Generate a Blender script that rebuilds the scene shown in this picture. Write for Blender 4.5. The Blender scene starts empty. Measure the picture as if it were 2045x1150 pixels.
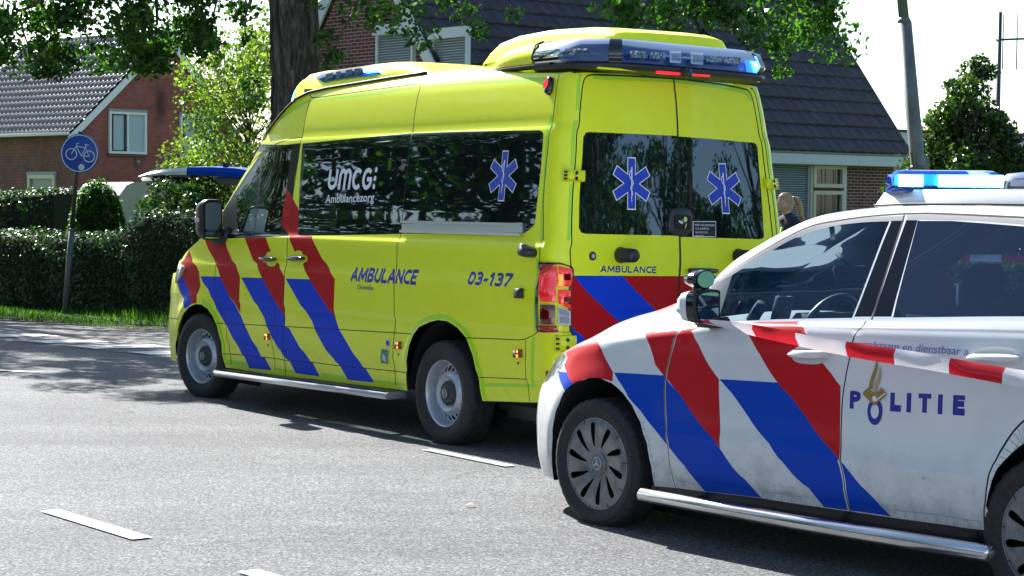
import bpy, math, random, zlib
import numpy as np
from mathutils import Vector, Matrix
from mathutils.geometry import delaunay_2d_cdt, tessellate_polygon
random.seed(7); RNG = np.random.default_rng(7)
SC = bpy.context.scene; COL = SC.collection
# ------------------------------------------------------------------ camera
cam = bpy.data.cameras.new('camera'); cam.sensor_width = 36; cam.lens = 36*3920/2045
cam.clip_start = .1; cam.clip_end = 4000
co = bpy.data.objects.new('camera', cam); COL.objects.link(co); SC.camera = co
_pit = math.atan(168/3920)
co.matrix_world = (Matrix.Translation((0, 0, 1.592)) @ Matrix.Rotation(math.pi/2-_pit, 4, 'X')
                   @ Matrix.Rotation(.008, 4, 'Z'))
# ------------------------------------------------------------------ sky and sun
SUN_EL = math.radians(39.0); SUN_AZ = math.atan2(-.495, .869)      # direction towards the sun, from +Y towards +X
w = bpy.data.worlds.new('World'); SC.world = w; w.use_nodes = True
nt = w.node_tree; bg = nt.nodes['Background']
sky = nt.nodes.new('ShaderNodeTexSky'); sky.sky_type = 'NISHITA'; sky.sun_disc = False
sky.sun_elevation = SUN_EL; sky.sun_rotation = SUN_AZ
sky.air_density = 1.0; sky.dust_density = .7; sky.ozone_density = 1.0
nt.links.new(sky.outputs[0], bg.inputs[0]); bg.inputs[1].default_value = .084
sl = bpy.data.lights.new('sun', 'SUN'); sl.energy = 5; sl.angle = math.radians(.53); sl.color = (1, .97, .93)
so = bpy.data.objects.new('sun', sl); COL.objects.link(so)
_d = Vector((math.sin(SUN_AZ)*math.cos(SUN_EL), math.cos(SUN_AZ)*math.cos(SUN_EL), math.sin(SUN_EL)))
so.rotation_euler = _d.to_track_quat('Z', 'Y').to_euler(); so.location = (-20, 30, 40)
SC.view_settings.view_transform = 'Standard'; SC.view_settings.look = 'None'
SC.view_settings.exposure = 1.47; SC.view_settings.gamma = 1; SC.view_settings.use_curve_mapping = False
SC.render.engine = 'CYCLES'
# ------------------------------------------------------------------ small helpers
def tag(o, label=None, cat=None, group=None, kind=None):
    if label: o['label'] = label
    if cat: o['category'] = cat
    if group: o['group'] = group
    if kind: o['kind'] = kind
    return o
def empty(name, loc=(0, 0, 0), rz=0, parent=None):
    o = bpy.data.objects.new(name, None); COL.objects.link(o); o.location = loc; o.rotation_euler = (0, 0, rz)
    o.empty_display_size = .2
    if parent: o.parent = parent
    return o
class MB:
    """collects faces and links them as ONE mesh object"""
    def __init__(s): s.v = []; s.f = []; s.m = []; s.mats = []; s.sm = []
    def mi(s, m):
        if m not in s.mats: s.mats.append(m)
        return s.mats.index(m)
    def add(s, vs, fs, m, smooth=False):
        b = len(s.v); s.v += [tuple(map(float, p)) for p in vs]; k = s.mi(m)
        for f in fs: s.f.append([b+i for i in f]); s.m.append(k); s.sm.append(smooth)
        return s
    def box(s, c, d, m, R=None, bev=0):
        x, y, z = [q/2 for q in d]
        if bev <= 0:
            vs = [(i*x, j*y, k*z) for i in (-1, 1) for j in (-1, 1) for k in (-1, 1)]
            fs = [(0, 1, 3, 2), (4, 6, 7, 5), (0, 4, 5, 1), (2, 3, 7, 6), (0, 2, 6, 4), (1, 5, 7, 3)]
            vs = [Vector(v) for v in vs]
        else:
            b = min(bev, x*.9, y*.9, z*.9); vs = []; 
            for k, zz in ((0, -z), (1, -z+b), (2, z-b), (3, z)):
                e = b if k in (0, 3) else 0
                for (px, py) in ((x-b, y-e), (x-e, y-b), (x-e, -y+b), (x-b, -y+e), (-x+b, -y+e), (-x+e, -y+b), (-x+e, y-b), (-x+b, y-e)):
                    if k in (0, 3): px = math.copysign(x-b, px); py = math.copysign(y-b, py)
                    vs.append(Vector((px, py, zz)))
            fs = [tuple(range(7, -1, -1)), tuple(range(24, 32))]
            fs = [(0, 2, 4, 6)[::-1], (24, 26, 28, 30)]
            for k in range(3):
                for i in range(8): j = (i+1) % 8; fs.append((k*8+i, k*8+j, k*8+8+j, k*8+8+i)[::-1])
        if R is not None: vs = [R @ v for v in vs]
        c = Vector(c); s.add([v+c for v in vs], fs, m, bev > 0); return s
    def tube(s, pts, r, m, n=8, cap=True):
        pts = [Vector(p) for p in pts]; rs = r if isinstance(r, (list, tuple)) else [r]*len(pts)
        vs = []; fs = []; up = None
        for i, p in enumerate(pts):
            t = (pts[min(i+1, len(pts)-1)]-pts[max(i-1, 0)]).normalized()
            if up is None: up = Vector((0, 0, 1)) if abs(t.z) < .9 else Vector((1, 0, 0))
            a = t.cross(up).normalized(); b = a.cross(t).normalized(); up = b
            for k in range(n):
                q = 2*math.pi*k/n; vs.append(p+(a*math.cos(q)+b*math.sin(q))*rs[i])
        for i in range(len(pts)-1):
            for k in range(n): j = (k+1) % n; fs.append((i*n+k, i*n+j, i*n+n+j, i*n+n+k))
        if cap: fs.append(tuple(range(n-1, -1, -1))); fs.append(tuple(range((len(pts)-1)*n, len(pts)*n)))
        s.add(vs, fs, m, True); return s
    def lathe(s, prof, m, n=48, c=(0, 0, 0), R=None):
        """prof: (radius, y) ; axis = Y"""
        vs = []; fs = []; c = Vector(c)
        for (r, y) in prof:
            for k in range(n): q = 2*math.pi*k/n; vs.append(Vector((r*math.cos(q), y, r*math.sin(q))))
        for i in range(len(prof)-1):
            for k in range(n): j = (k+1) % n; fs.append((i*n+k, i*n+n+k, i*n+n+j, i*n+j))
        if R is not None: vs = [R @ v for v in vs]
        s.add([v+c for v in vs], fs, m, True); return s
    def prism(s, poly, a, b, m, ax='y', R=None, c=(0, 0, 0)):
        """poly in the plane across axis ax, extruded from a to b"""
        tri = tessellate_polygon([[Vector((p[0], p[1], 0)) for p in poly]]); n = len(poly)
        def mk(p, h): return {'y': (p[0], h, p[1]), 'z': (p[0], p[1], h), 'x': (h, p[0], p[1])}[ax]
        vs = [Vector(mk(p, a)) for p in poly]+[Vector(mk(p, b)) for p in poly]
        fs = [tuple(t) for t in tri]+[tuple(i+n for i in t)[::-1] for t in tri]+[(i, (i+1) % n, n+(i+1) % n, n+i) for i in range(n)]
        if R is not None: vs = [R @ v for v in vs]
        c = Vector(c); s.add([v+c for v in vs], fs, m); return s
    def grid(s, pts, m, smooth=True, flip=False):
        r = len(pts); q = len(pts[0]); vs = [p for row in pts for p in row]
        fs = [(i*q+j, i*q+j+1, i*q+q+j+1, i*q+q+j) for i in range(r-1) for j in range(q-1)]
        if flip: fs = [f[::-1] for f in fs]
        s.add(vs, fs, m, smooth); return s
    def build(s, name, parent=None, label=None, auto=None):
        me = bpy.data.meshes.new(name); me.from_pydata(s.v, [], s.f)
        for m in s.mats: me.materials.append(m)
        me.polygons.foreach_set('material_index', s.m); me.polygons.foreach_set('use_smooth', s.sm)
        me.validate(); me.update()
        if auto: me.set_sharp_from_angle(angle=math.radians(auto))
        o = bpy.data.objects.new(name, me); COL.objects.link(o)
        if parent: o.parent = parent
        if label: o['label'] = label
        return o
# ------------------------------------------------------------------ materials
def mat(name, col=(.5, .5, .5), rough=.5, metal=0, coat=0, emit=None, es=0, trans=0, alpha=1, ior=1.5, spec=.5, crough=.03):
    m = bpy.data.materials.new(name); m.use_nodes = True; b = m.node_tree.nodes['Principled BSDF']
    I = b.inputs; I['Base Color'].default_value = (*col, 1); I['Roughness'].default_value = rough; I['Metallic'].default_value = metal
    I['Coat Weight'].default_value = coat; I['Coat Roughness'].default_value = crough; I['IOR'].default_value = ior
    I['Transmission Weight'].default_value = trans; I['Specular IOR Level'].default_value = spec
    if emit: I['Emission Color'].default_value = (*emit, 1); I['Emission Strength'].default_value = es
    m.diffuse_color = (*col, 1)
    return m
class N:
    """tiny node helper"""
    def __init__(s, m): s.t = m.node_tree; s.b = s.t.nodes['Principled BSDF']
    def n(s, ty, **k):
        q = s.t.nodes.new('ShaderNode'+ty)
        for a, v in k.items():
            if a.startswith('i_'): q.inputs[a[2:].replace('_', ' ')].default_value = v
            else: setattr(q, a, v)
        return q
    def l(s, a, b): s.t.links.new(a, b)
    def coord(s, kind='Object', scale=None):
        c = s.n('TexCoord'); o = c.outputs[kind]
        if scale is not None:
            mp = s.n('Mapping'); mp.inputs['Scale'].default_value = scale; s.l(o, mp.inputs[0]); o = mp.outputs[0]
        return o
    def noise(s, co, sc, det=4, rough=.55, dist=0):
        q = s.n('TexNoise'); q.inputs['Scale'].default_value = sc; q.inputs['Detail'].default_value = det
        q.inputs['Roughness'].default_value = rough; q.inputs['Distortion'].default_value = dist; s.l(co, q.inputs['Vector']); return q.outputs['Fac']
    def ramp(s, f, stops):
        q = s.n('ValToRGB'); e = q.color_ramp.elements
        while len(e) > 1: e.remove(e[-1])
        e[0].position = stops[0][0]; e[0].color = (*stops[0][1], 1)
        for p, c in stops[1:]: x = e.new(p); x.color = (*c, 1)
        s.l(f, q.inputs[0]); return q.outputs[0]
    def mix(s, f, a, b, ty='MIX'):
        q = s.n('MixRGB', blend_type=ty)
        for i, x in ((0, f), (1, a), (2, b)):
            if hasattr(x, 'links') or hasattr(x, 'is_linked'): s.l(x, q.inputs[i])
            else: q.inputs[i].default_value = x if i == 0 else (*x, 1)
        return q.outputs[0]
    def bump(s, h, st=.3, d=.01, nrm=None):
        q = s.n('Bump'); q.inputs['Strength'].default_value = st; q.inputs['Distance'].default_value = d; s.l(h, q.inputs['Height'])
        if nrm is not None: s.l(nrm, q.inputs['Normal'])
        return q.outputs[0]
def car_paint(name, col, rough=.35, coat=.8, dirt=None, wave=.0015, spec=.5):
    m = mat(name, col, rough, coat=coat, spec=spec); k = N(m); co_ = k.coord()
    # very slight panel waviness so that reflections wobble the way pressed sheet does
    h = k.noise(co_, 2.6, 2, .5); nb = k.bump(h, 1.0, wave*3)
    k.l(nb, k.b.inputs['Coat Normal'])
    f = k.noise(co_, 9, 3); c = k.mix(.10, col, k.ramp(f, [(.3, tuple(x*.72 for x in col)), (.7, tuple(min(1, x*1.15) for x in col))]))
    if dirt:
        sep = k.n('SeparateXYZ'); k.l(co_, sep.inputs[0])
        mr = k.n('MapRange'); mr.inputs['From Min'].default_value = .62; mr.inputs['From Max'].default_value = .25
        k.l(sep.outputs[2], mr.inputs[0]); g = k.noise(co_, 14, 6, .7); g2 = k.ramp(g, [(.42, (0, 0, 0)), (.72, (1, 1, 1))])
        mu = k.n('Math', operation='MULTIPLY'); k.l(mr.outputs[0], mu.inputs[0]); k.l(g2, mu.inputs[1])
        ad = k.n('Math', operation='MULTIPLY_ADD'); k.l(mr.outputs[0], ad.inputs[0]); ad.inputs[1].default_value = .35; k.l(mu.outputs[0], ad.inputs[2]); 
        sc_ = k.n('Math', operation='MULTIPLY', use_clamp=True); k.l(ad.outputs[0], sc_.inputs[0]); sc_.inputs[1].default_value = dirt
        c = k.mix(sc_.outputs[0], c, (.20, .19, .165))
        sp = k.noise(co_, 60, 2, .5); spr = k.ramp(sp, [(.70, (0, 0, 0)), (.74, (1, 1, 1))])
        m3 = k.n('Math', operation='MULTIPLY'); k.l(spr, m3.inputs[0]); k.l(mr.outputs[0], m3.inputs[1])
        c = k.mix(m3.outputs[0], c, (.08, .075, .07))
    k.l(c, k.b.inputs['Base Color'])
    return m
M = {}
M['yellow'] = car_paint('ambulance_yellow', (.80, .88, .003), .42, .28, dirt=.16)
M['red'] = car_paint('ambulance_red', (.46, .001, .006), .6, .10, spec=.16)
M['blue'] = car_paint('ambulance_blue', (.000, .050, .60), .6, .08, spec=.12)
M['tape'] = car_paint('reflective_green', (.40, .76, .015), .5, .1)
M['cwhite'] = car_paint('police_white', (.72, .74, .75), .35, .8, dirt=.55)
M['cred'] = car_paint('police_red', (.52, .002, .010), .55, .18, spec=.22)
M['cblue'] = car_paint('police_blue', (.000, .055, .46), .6, .10, spec=.14)
M['bluetxt'] = mat('letter_blue', (.012, .02, .28), .45)
M['whitetxt'] = mat('letter_white', (.8, .83, .86), .5)
M['seam'] = mat('panel_gap', (.012, .012, .010), .8)
M['black'] = mat('black_plastic', (.018, .019, .021), .42)
M['blackgloss'] = mat('black_gloss_trim', (.012, .013, .015), .12, coat=.5)
M['blackmatt'] = mat('dark_cavity', (.006, .006, .006), .95)
M['rubber'] = mat('rubber_seal', (.012, .012, .012), .6)
M['tyre'] = mat('tyre_rubber', (.022, .022, .023), .75)
_k = N(M['tyre']); _f = _k.noise(_k.coord(), 40, 4); _k.l(_k.ramp(_f, [(.3, (.016, .016, .017)), (.75, (.035, .034, .033))]), _k.b.inputs['Base Color'])
M['steel'] = mat('silver_wheel', (.52, .55, .60), .38, .55)
M['hub'] = mat('dark_hub_cap', (.045, .05, .055), .4)
M['cover'] = mat('grey_wheel_cover', (.24, .245, .25), .36, .45)
_k = N(M['cover']); _f = _k.noise(_k.coord(), 12, 5, .65)
_k.l(_k.ramp(_f, [(.32, (.13, .13, .135)), (.55, (.24, .245, .25)), (.75, (.34, .345, .35))]), _k.b.inputs['Base Color'])
M['alu'] = mat('aluminium', (.62, .65, .68), .32, .9)
M['chrome'] = mat('polished_steel_tube', (.62, .62, .62), .18, 1)
_k = N(M['chrome']); _f = _k.noise(_k.coord(scale=(.25, 1, 1)), 9, 5, .6)
_k.l(_k.ramp(_f, [(.30, (.48, .47, .45)), (.6, (.66, .67, .68))]), _k.b.inputs['Base Color'])
_k.l(_k.ramp(_f, [(.3, (.30,)*3), (.65, (.15,)*3)]), _k.b.inputs['Roughness'])
M['mirror'] = mat('mirror_glass', (.75, .8, .82), .02, 1)
def tinted(name, col=(.006, .008, .010), wave=.004, sc=2.2, ior=1.6):
    m = mat(name, col, .015, ior=ior, spec=.6); k = N(m); c = k.coord()
    h = k.noise(c, sc, 2, .5, .6); k.l(k.bump(h, 1, wave), k.b.inputs['Normal']); return m
M['tint'] = tinted('privacy_glass', wave=.0013, sc=1.4, ior=1.85); M['tint'].node_tree.nodes['Principled BSDF'].inputs['Specular Tint'].default_value = (.62, .80, 1, 1)
def clear(name, col, mixf=.12, wave=.001, tint=None, ior=1.5):
    """thin see-through pane: transparent + mirror reflection by fresnel"""
    m = bpy.data.materials.new(name); m.use_nodes = True; t = m.node_tree; t.nodes.remove(t.nodes['Principled BSDF'])
    out = t.nodes['Material Output']; tr = t.nodes.new('ShaderNodeBsdfTransparent'); tr.inputs[0].default_value = (*col, 1)
    gl = t.nodes.new('ShaderNodeBsdfGlossy'); gl.inputs['Roughness'].default_value = .02
    df = t.nodes.new('ShaderNodeBsdfDiffuse'); df.inputs[0].default_value = (*(tint or (.3, .35, .4)), 1)
    fr = t.nodes.new('ShaderNodeFresnel'); fr.inputs[0].default_value = ior
    mx = t.nodes.new('ShaderNodeMixShader'); mx.inputs[0].default_value = mixf; t.links.new(tr.outputs[0], mx.inputs[1]); t.links.new(df.outputs[0], mx.inputs[2])
    m2 = t.nodes.new('ShaderNodeMixShader'); t.links.new(fr.outputs[0], m2.inputs[0]); t.links.new(mx.outputs[0], m2.inputs[1]); t.links.new(gl.outputs[0], m2.inputs[2])
    t.links.new(m2.outputs[0], out.inputs[0])
    return m
M['cabglass'] = clear('cab_glass', (.27, .35, .34), .02, tint=(.05, .08, .09))
M['carglass'] = clear('door_glass', (.70, .90, 1.0), .055, tint=(.02, .15, .42), ior=1.27)
M['carwind'] = clear('windscreen_glass', (.88, .94, .97), .01, tint=(.1, .2, .3), ior=1.3)
M['carglass_dark'] = clear('privacy_car_glass', (.08, .12, .20), .30, tint=(.012, .035, .11))
def lens(name, col, rough=.05, emit=None, es=0): return mat(name, col, rough, coat=1, emit=emit, es=es)
M['redlens'] = lens('red_lens', (.42, .004, .012)); M['redlens_dark'] = lens('dark_red_lens', (.12, .002, .006))
M['redlens_lit'] = lens('red_lens_bright', (.62, .012, .02), emit=(1, .02, .03), es=.10)
M['amberlens'] = lens('lit_orange_lens', (.70, .02, .008), emit=(1, .04, .01), es=.12)
M['orangelens'] = lens('lit_amber_lens', (.8, .12, .01), emit=(1, .20, .01), es=.7)
M['greylens'] = lens('clear_reverse_lens', (.30, .32, .35)); M['whitelens'] = lens('white_lens_frame', (.7, .72, .74))
M['ledred'] = mat('red_light_strip', (.8, .01, .02), .3, emit=(1, .01, .03), es=.7)
M['ledamber'] = mat('amber_light_dot', (.8, .2, .02), .3, emit=(1, .25, .02), es=1.3)
M['markerbody'] = lens('amber_marker', (.22, .03, .006), .15)
M['ledblue'] = mat('blue_flash_light', (.02, .15, .9), .3, emit=(.03, .22, 1), es=30)
M['ledcyan'] = mat('white_blue_flash_light', (.3, .7, .9), .3, emit=(.10, .50, 1), es=9)
M['bluelens'] = mat('blue_dome_dark', (.010, .045, .16), .06, coat=1)
M['bluedome'] = clear('blue_dome', (.72, .86, 1.0), .06, tint=(.05, .18, .55), ior=1.28)
M['cleardome'] = clear('clear_dome', (.84, .9, .97), .07, tint=(.5, .58, .68), ior=1.35)
M['ledwhite'] = mat('led_cluster', (.72, .74, .76), .25, .5)
_k = N(M['ledwhite']); _v = _k.n('TexVoronoi'); _v.inputs['Scale'].default_value = 55; _k.l(_k.coord(), _v.inputs['Vector'])
_k.l(_k.ramp(_v.outputs['Distance'], [(.2, (.85, .87, .9)), (.55, (.16, .17, .19))]), _k.b.inputs['Base Color'])
M['grey'] = mat('grey_plastic', (.18, .19, .20), .5)
M['tapeedge'] = mat('tape_outline', (.34, .35, .35), .6)
M['doorframe'] = mat('door_frame_black', (.008, .009, .010), .2, spec=.2)
M['pillar'] = mat('pillar_black', (.006, .009, .017), .12, spec=.16)
M['navyled'] = mat('dark_led_block', (.03, .05, .09), .2)
M['ledlit'] = mat('lit_blue_dome', (.05, .2, .8), .3, emit=(.04, .25, 1), es=4.5)
M['greytrim'] = mat('grey_matt_trim', (.10, .11, .125), .38)
M['green'] = mat('green_sticker', (.01, .22, .08), .4)
# ---- body surfaces shared by the tracing tool and the scene script
import numpy as np
def _ip(x,xs,ys): return np.interp(x,xs,ys)
def _sm(t): t=np.clip(t,0,1); return t*t*(3-2*t)
def _pchip(xs,ys):
    xs=np.array(xs,float); ys=np.array(ys,float); h=np.diff(xs); d=np.diff(ys)/h; m=np.zeros(len(xs))
    m[0]=d[0]; m[-1]=d[-1]
    for i in range(1,len(xs)-1):
        if d[i-1]*d[i]>0:
            w1=2*h[i]+h[i-1]; w2=h[i]+2*h[i-1]; m[i]=(w1+w2)/(w1/d[i-1]+w2/d[i])
    def f(x):
        x=np.clip(np.asarray(x,float),xs[0],xs[-1]); k=np.clip(np.searchsorted(xs,x)-1,0,len(xs)-2)
        t=(x-xs[k])/h[k]; a=(1+2*t)*(1-t)**2; b=t*(1-t)**2; c=t*t*(3-2*t); e=t*t*(t-1)
        return a*ys[k]+b*h[k]*m[k]+c*ys[k+1]+e*h[k]*m[k+1]
    return f
_VW=_pchip([.2,.32,.40,.47,.52,.75,.79,.83,1.00,1.09,1.12,1.17,1.30,1.325,1.347,1.37,1.60,1.90,2.055,2.078,2.15,2.30,2.38,2.43,2.5],
           [.95,.965,.972,.975,.992,1.0,1.0,1.012,1.012,1.006,.992,.987,.982,.980,.962,.955,.93,.897,.880,.867,.856,.826,.803,.775,.70])
_VT=_pchip([3.4,3.8,4.0,4.2,4.35,4.48,4.56,4.62,4.66],[0,.006,.02,.065,.13,.235,.36,.55,.93])
VAN_TILT=.018
def van_P(a,z,side=1):
    a=np.asarray(a,float); z=np.asarray(z,float)
    W=_VW(z)
    dx=np.interp(z,[.3,.45,.6,.8,.95,1.05,1.15,1.3],[.14,.14,.10,.05,.0,-.06,-.09,-.10])
    W=W-np.where(a>3.4,_VT(a-dx),0)-.13*_sm((a-2.3)/1.6)*_sm((z-1.30)/.75)
    # wheel arch flares
    for wx in (0.,3.64):
        r=np.hypot(a-wx,z-.34)
        W=W+.022*np.exp(-((r-.44)/.07)**2)*(z<1.2)
    r_=.13; xr=-1.27+.10*np.clip((z-1.15)/1.2,0,1.2)-.015*_sm((1.0-z)/.2)
    a0=-.6; a1=-1.10; a2=-1.35; a3=-3.05
    x=np.where(a>a0,a,a0+(a-a0)*((xr+r_)-a0)/(a1-a0)); y=W+0*a
    th=np.clip((a1-a)/(a1-a2),0,1)*np.pi/2
    inc=a<a1
    x=np.where(inc,xr+r_-r_*np.sin(th),x); y=np.where(inc,W-r_+r_*np.cos(th),y)
    re=a<a2; Yh=W-r_
    tt=1-(a2-a)/.85
    yr=Yh*tt
    x=np.where(re,xr-.02*(1-tt*tt),x); y=np.where(re,yr,y)
    y=y*side
    return np.stack([x,y,z-VAN_TILT*(.95-y)],-1)
# police car : control lines over stations
_CU=[-.84,-.6,0,.8,1.4,1.9,2.2,2.6,2.9,3.1,3.27,3.39,3.49,3.56,3.585]
_CL=[ # rows (y,z) per station ; lines bottom->top
 ([.70,.80,.84,.845,.845,.845,.845,.84,.83,.80,.74,.64,.47,.20,0],[.30,.26,.27,.26,.24,.23,.22,.20,.18,.17,.17,.17,.18,.19,.19]),
 ([.74,.84,.878,.885,.885,.885,.88,.88,.868,.835,.775,.665,.48,.21,0],[.45,.42,.40,.38,.36,.35,.34,.33,.32,.31,.30,.30,.30,.30,.30]),
 ([.76,.86,.893,.893,.893,.893,.89,.888,.875,.845,.785,.675,.49,.22,0],[.62,.60,.58,.56,.55,.54,.53,.52,.50,.49,.48,.47,.46,.45,.45]),
 ([.74,.86,.893,.888,.886,.886,.885,.883,.865,.825,.76,.65,.46,.20,0],[.85,.85,.84,.81,.78,.76,.74,.72,.69,.66,.63,.61,.60,.59,.58]),
 ([.70,.84,.872,.876,.876,.875,.87,.862,.815,.745,.665,.55,.40,.18,0],[1.09,1.09,1.085,1.06,1.04,1.02,.985,.925,.875,.825,.775,.72,.68,.66,.65]),
 ([.68,.81,.845,.85,.85,.845,.81,.76,.70,.64,.565,.46,.33,.15,0],[1.17,1.17,1.16,1.125,1.095,1.06,1.035,.985,.925,.87,.815,.755,.71,.685,.675]),
 ([.60,.62,.643,.643,.66,.755,.70,.62,.57,.52,.46,.38,.27,.12,0],[1.44,1.50,1.548,1.556,1.513,1.285,1.145,1.045,.98,.897,.84,.78,.735,.705,.695]),
 ([.50,.54,.57,.575,.585,.64,.56,.48,.44,.40,.35,.29,.2,.09,0],[1.52,1.55,1.59,1.60,1.563,1.37,1.215,1.08,1.01,.935,.858,.795,.748,.715,.70]),
 ([.25,.27,.29,.29,.29,.32,.28,.24,.22,.2,.17,.14,.1,.04,0],[1.53,1.56,1.595,1.615,1.59,1.405,1.245,1.09,1.02,.95,.875,.81,.758,.722,.705]),
 ([0]*15,[1.53,1.56,1.595,1.62,1.595,1.415,1.25,1.095,1.025,.955,.88,.815,.762,.725,.706])]
_cy=[_pchip(_CU,l[0]) for l in _CL]; _cz=[_pchip(_CU,l[1]) for l in _CL]
def car_P(u,v):
    """v in 0..9 : line index, linear-ish smooth between"""
    u=np.asarray(u,float); v=np.asarray(v,float); u,v=np.broadcast_arrays(u,v)
    Y=np.stack([f(u) for f in _cy],-1); Z=np.stack([f(u) for f in _cz],-1)
    n=Y.shape[-1]; k=np.clip(np.floor(v).astype(int),0,n-2); t=v-k
    def g(A,j): return np.take_along_axis(A,np.clip(j,0,n-1)[...,None],-1)[...,0]
    def cr(A):
        p0,p1,p2,p3=g(A,k-1),g(A,k),g(A,k+1),g(A,k+2)
        m1=.5*(p2-p0)*.7; m2=.5*(p3-p1)*.7
        return (2*t**3-3*t*t+1)*p1+(t**3-2*t*t+t)*m1+(-2*t**3+3*t*t)*p2+(t**3-t*t)*m2
    y=cr(Y); z=cr(Z)
    x=u+0*y
    y=y+np.where(v<4.5,.010*np.exp(-((v-3.87)/.16)**2),0)*np.interp(u,[2.4,2.9],[1,.4])+np.where(v<4,.007*np.exp(-((z-.50-.03*(2-u)*.3)/.03)**2),0)*_sm((2.6-u)/.3)*_sm((u-.1)/.4)
    # hood front / bumper slope
    for wx in (0.,2.70):
        r=np.hypot(x-wx,z-.315); y=y+np.where(v<4.5,.012*np.exp(-((r-.41)/.06)**2),0)
    return np.stack([x,np.maximum(y,0),z],-1)
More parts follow.
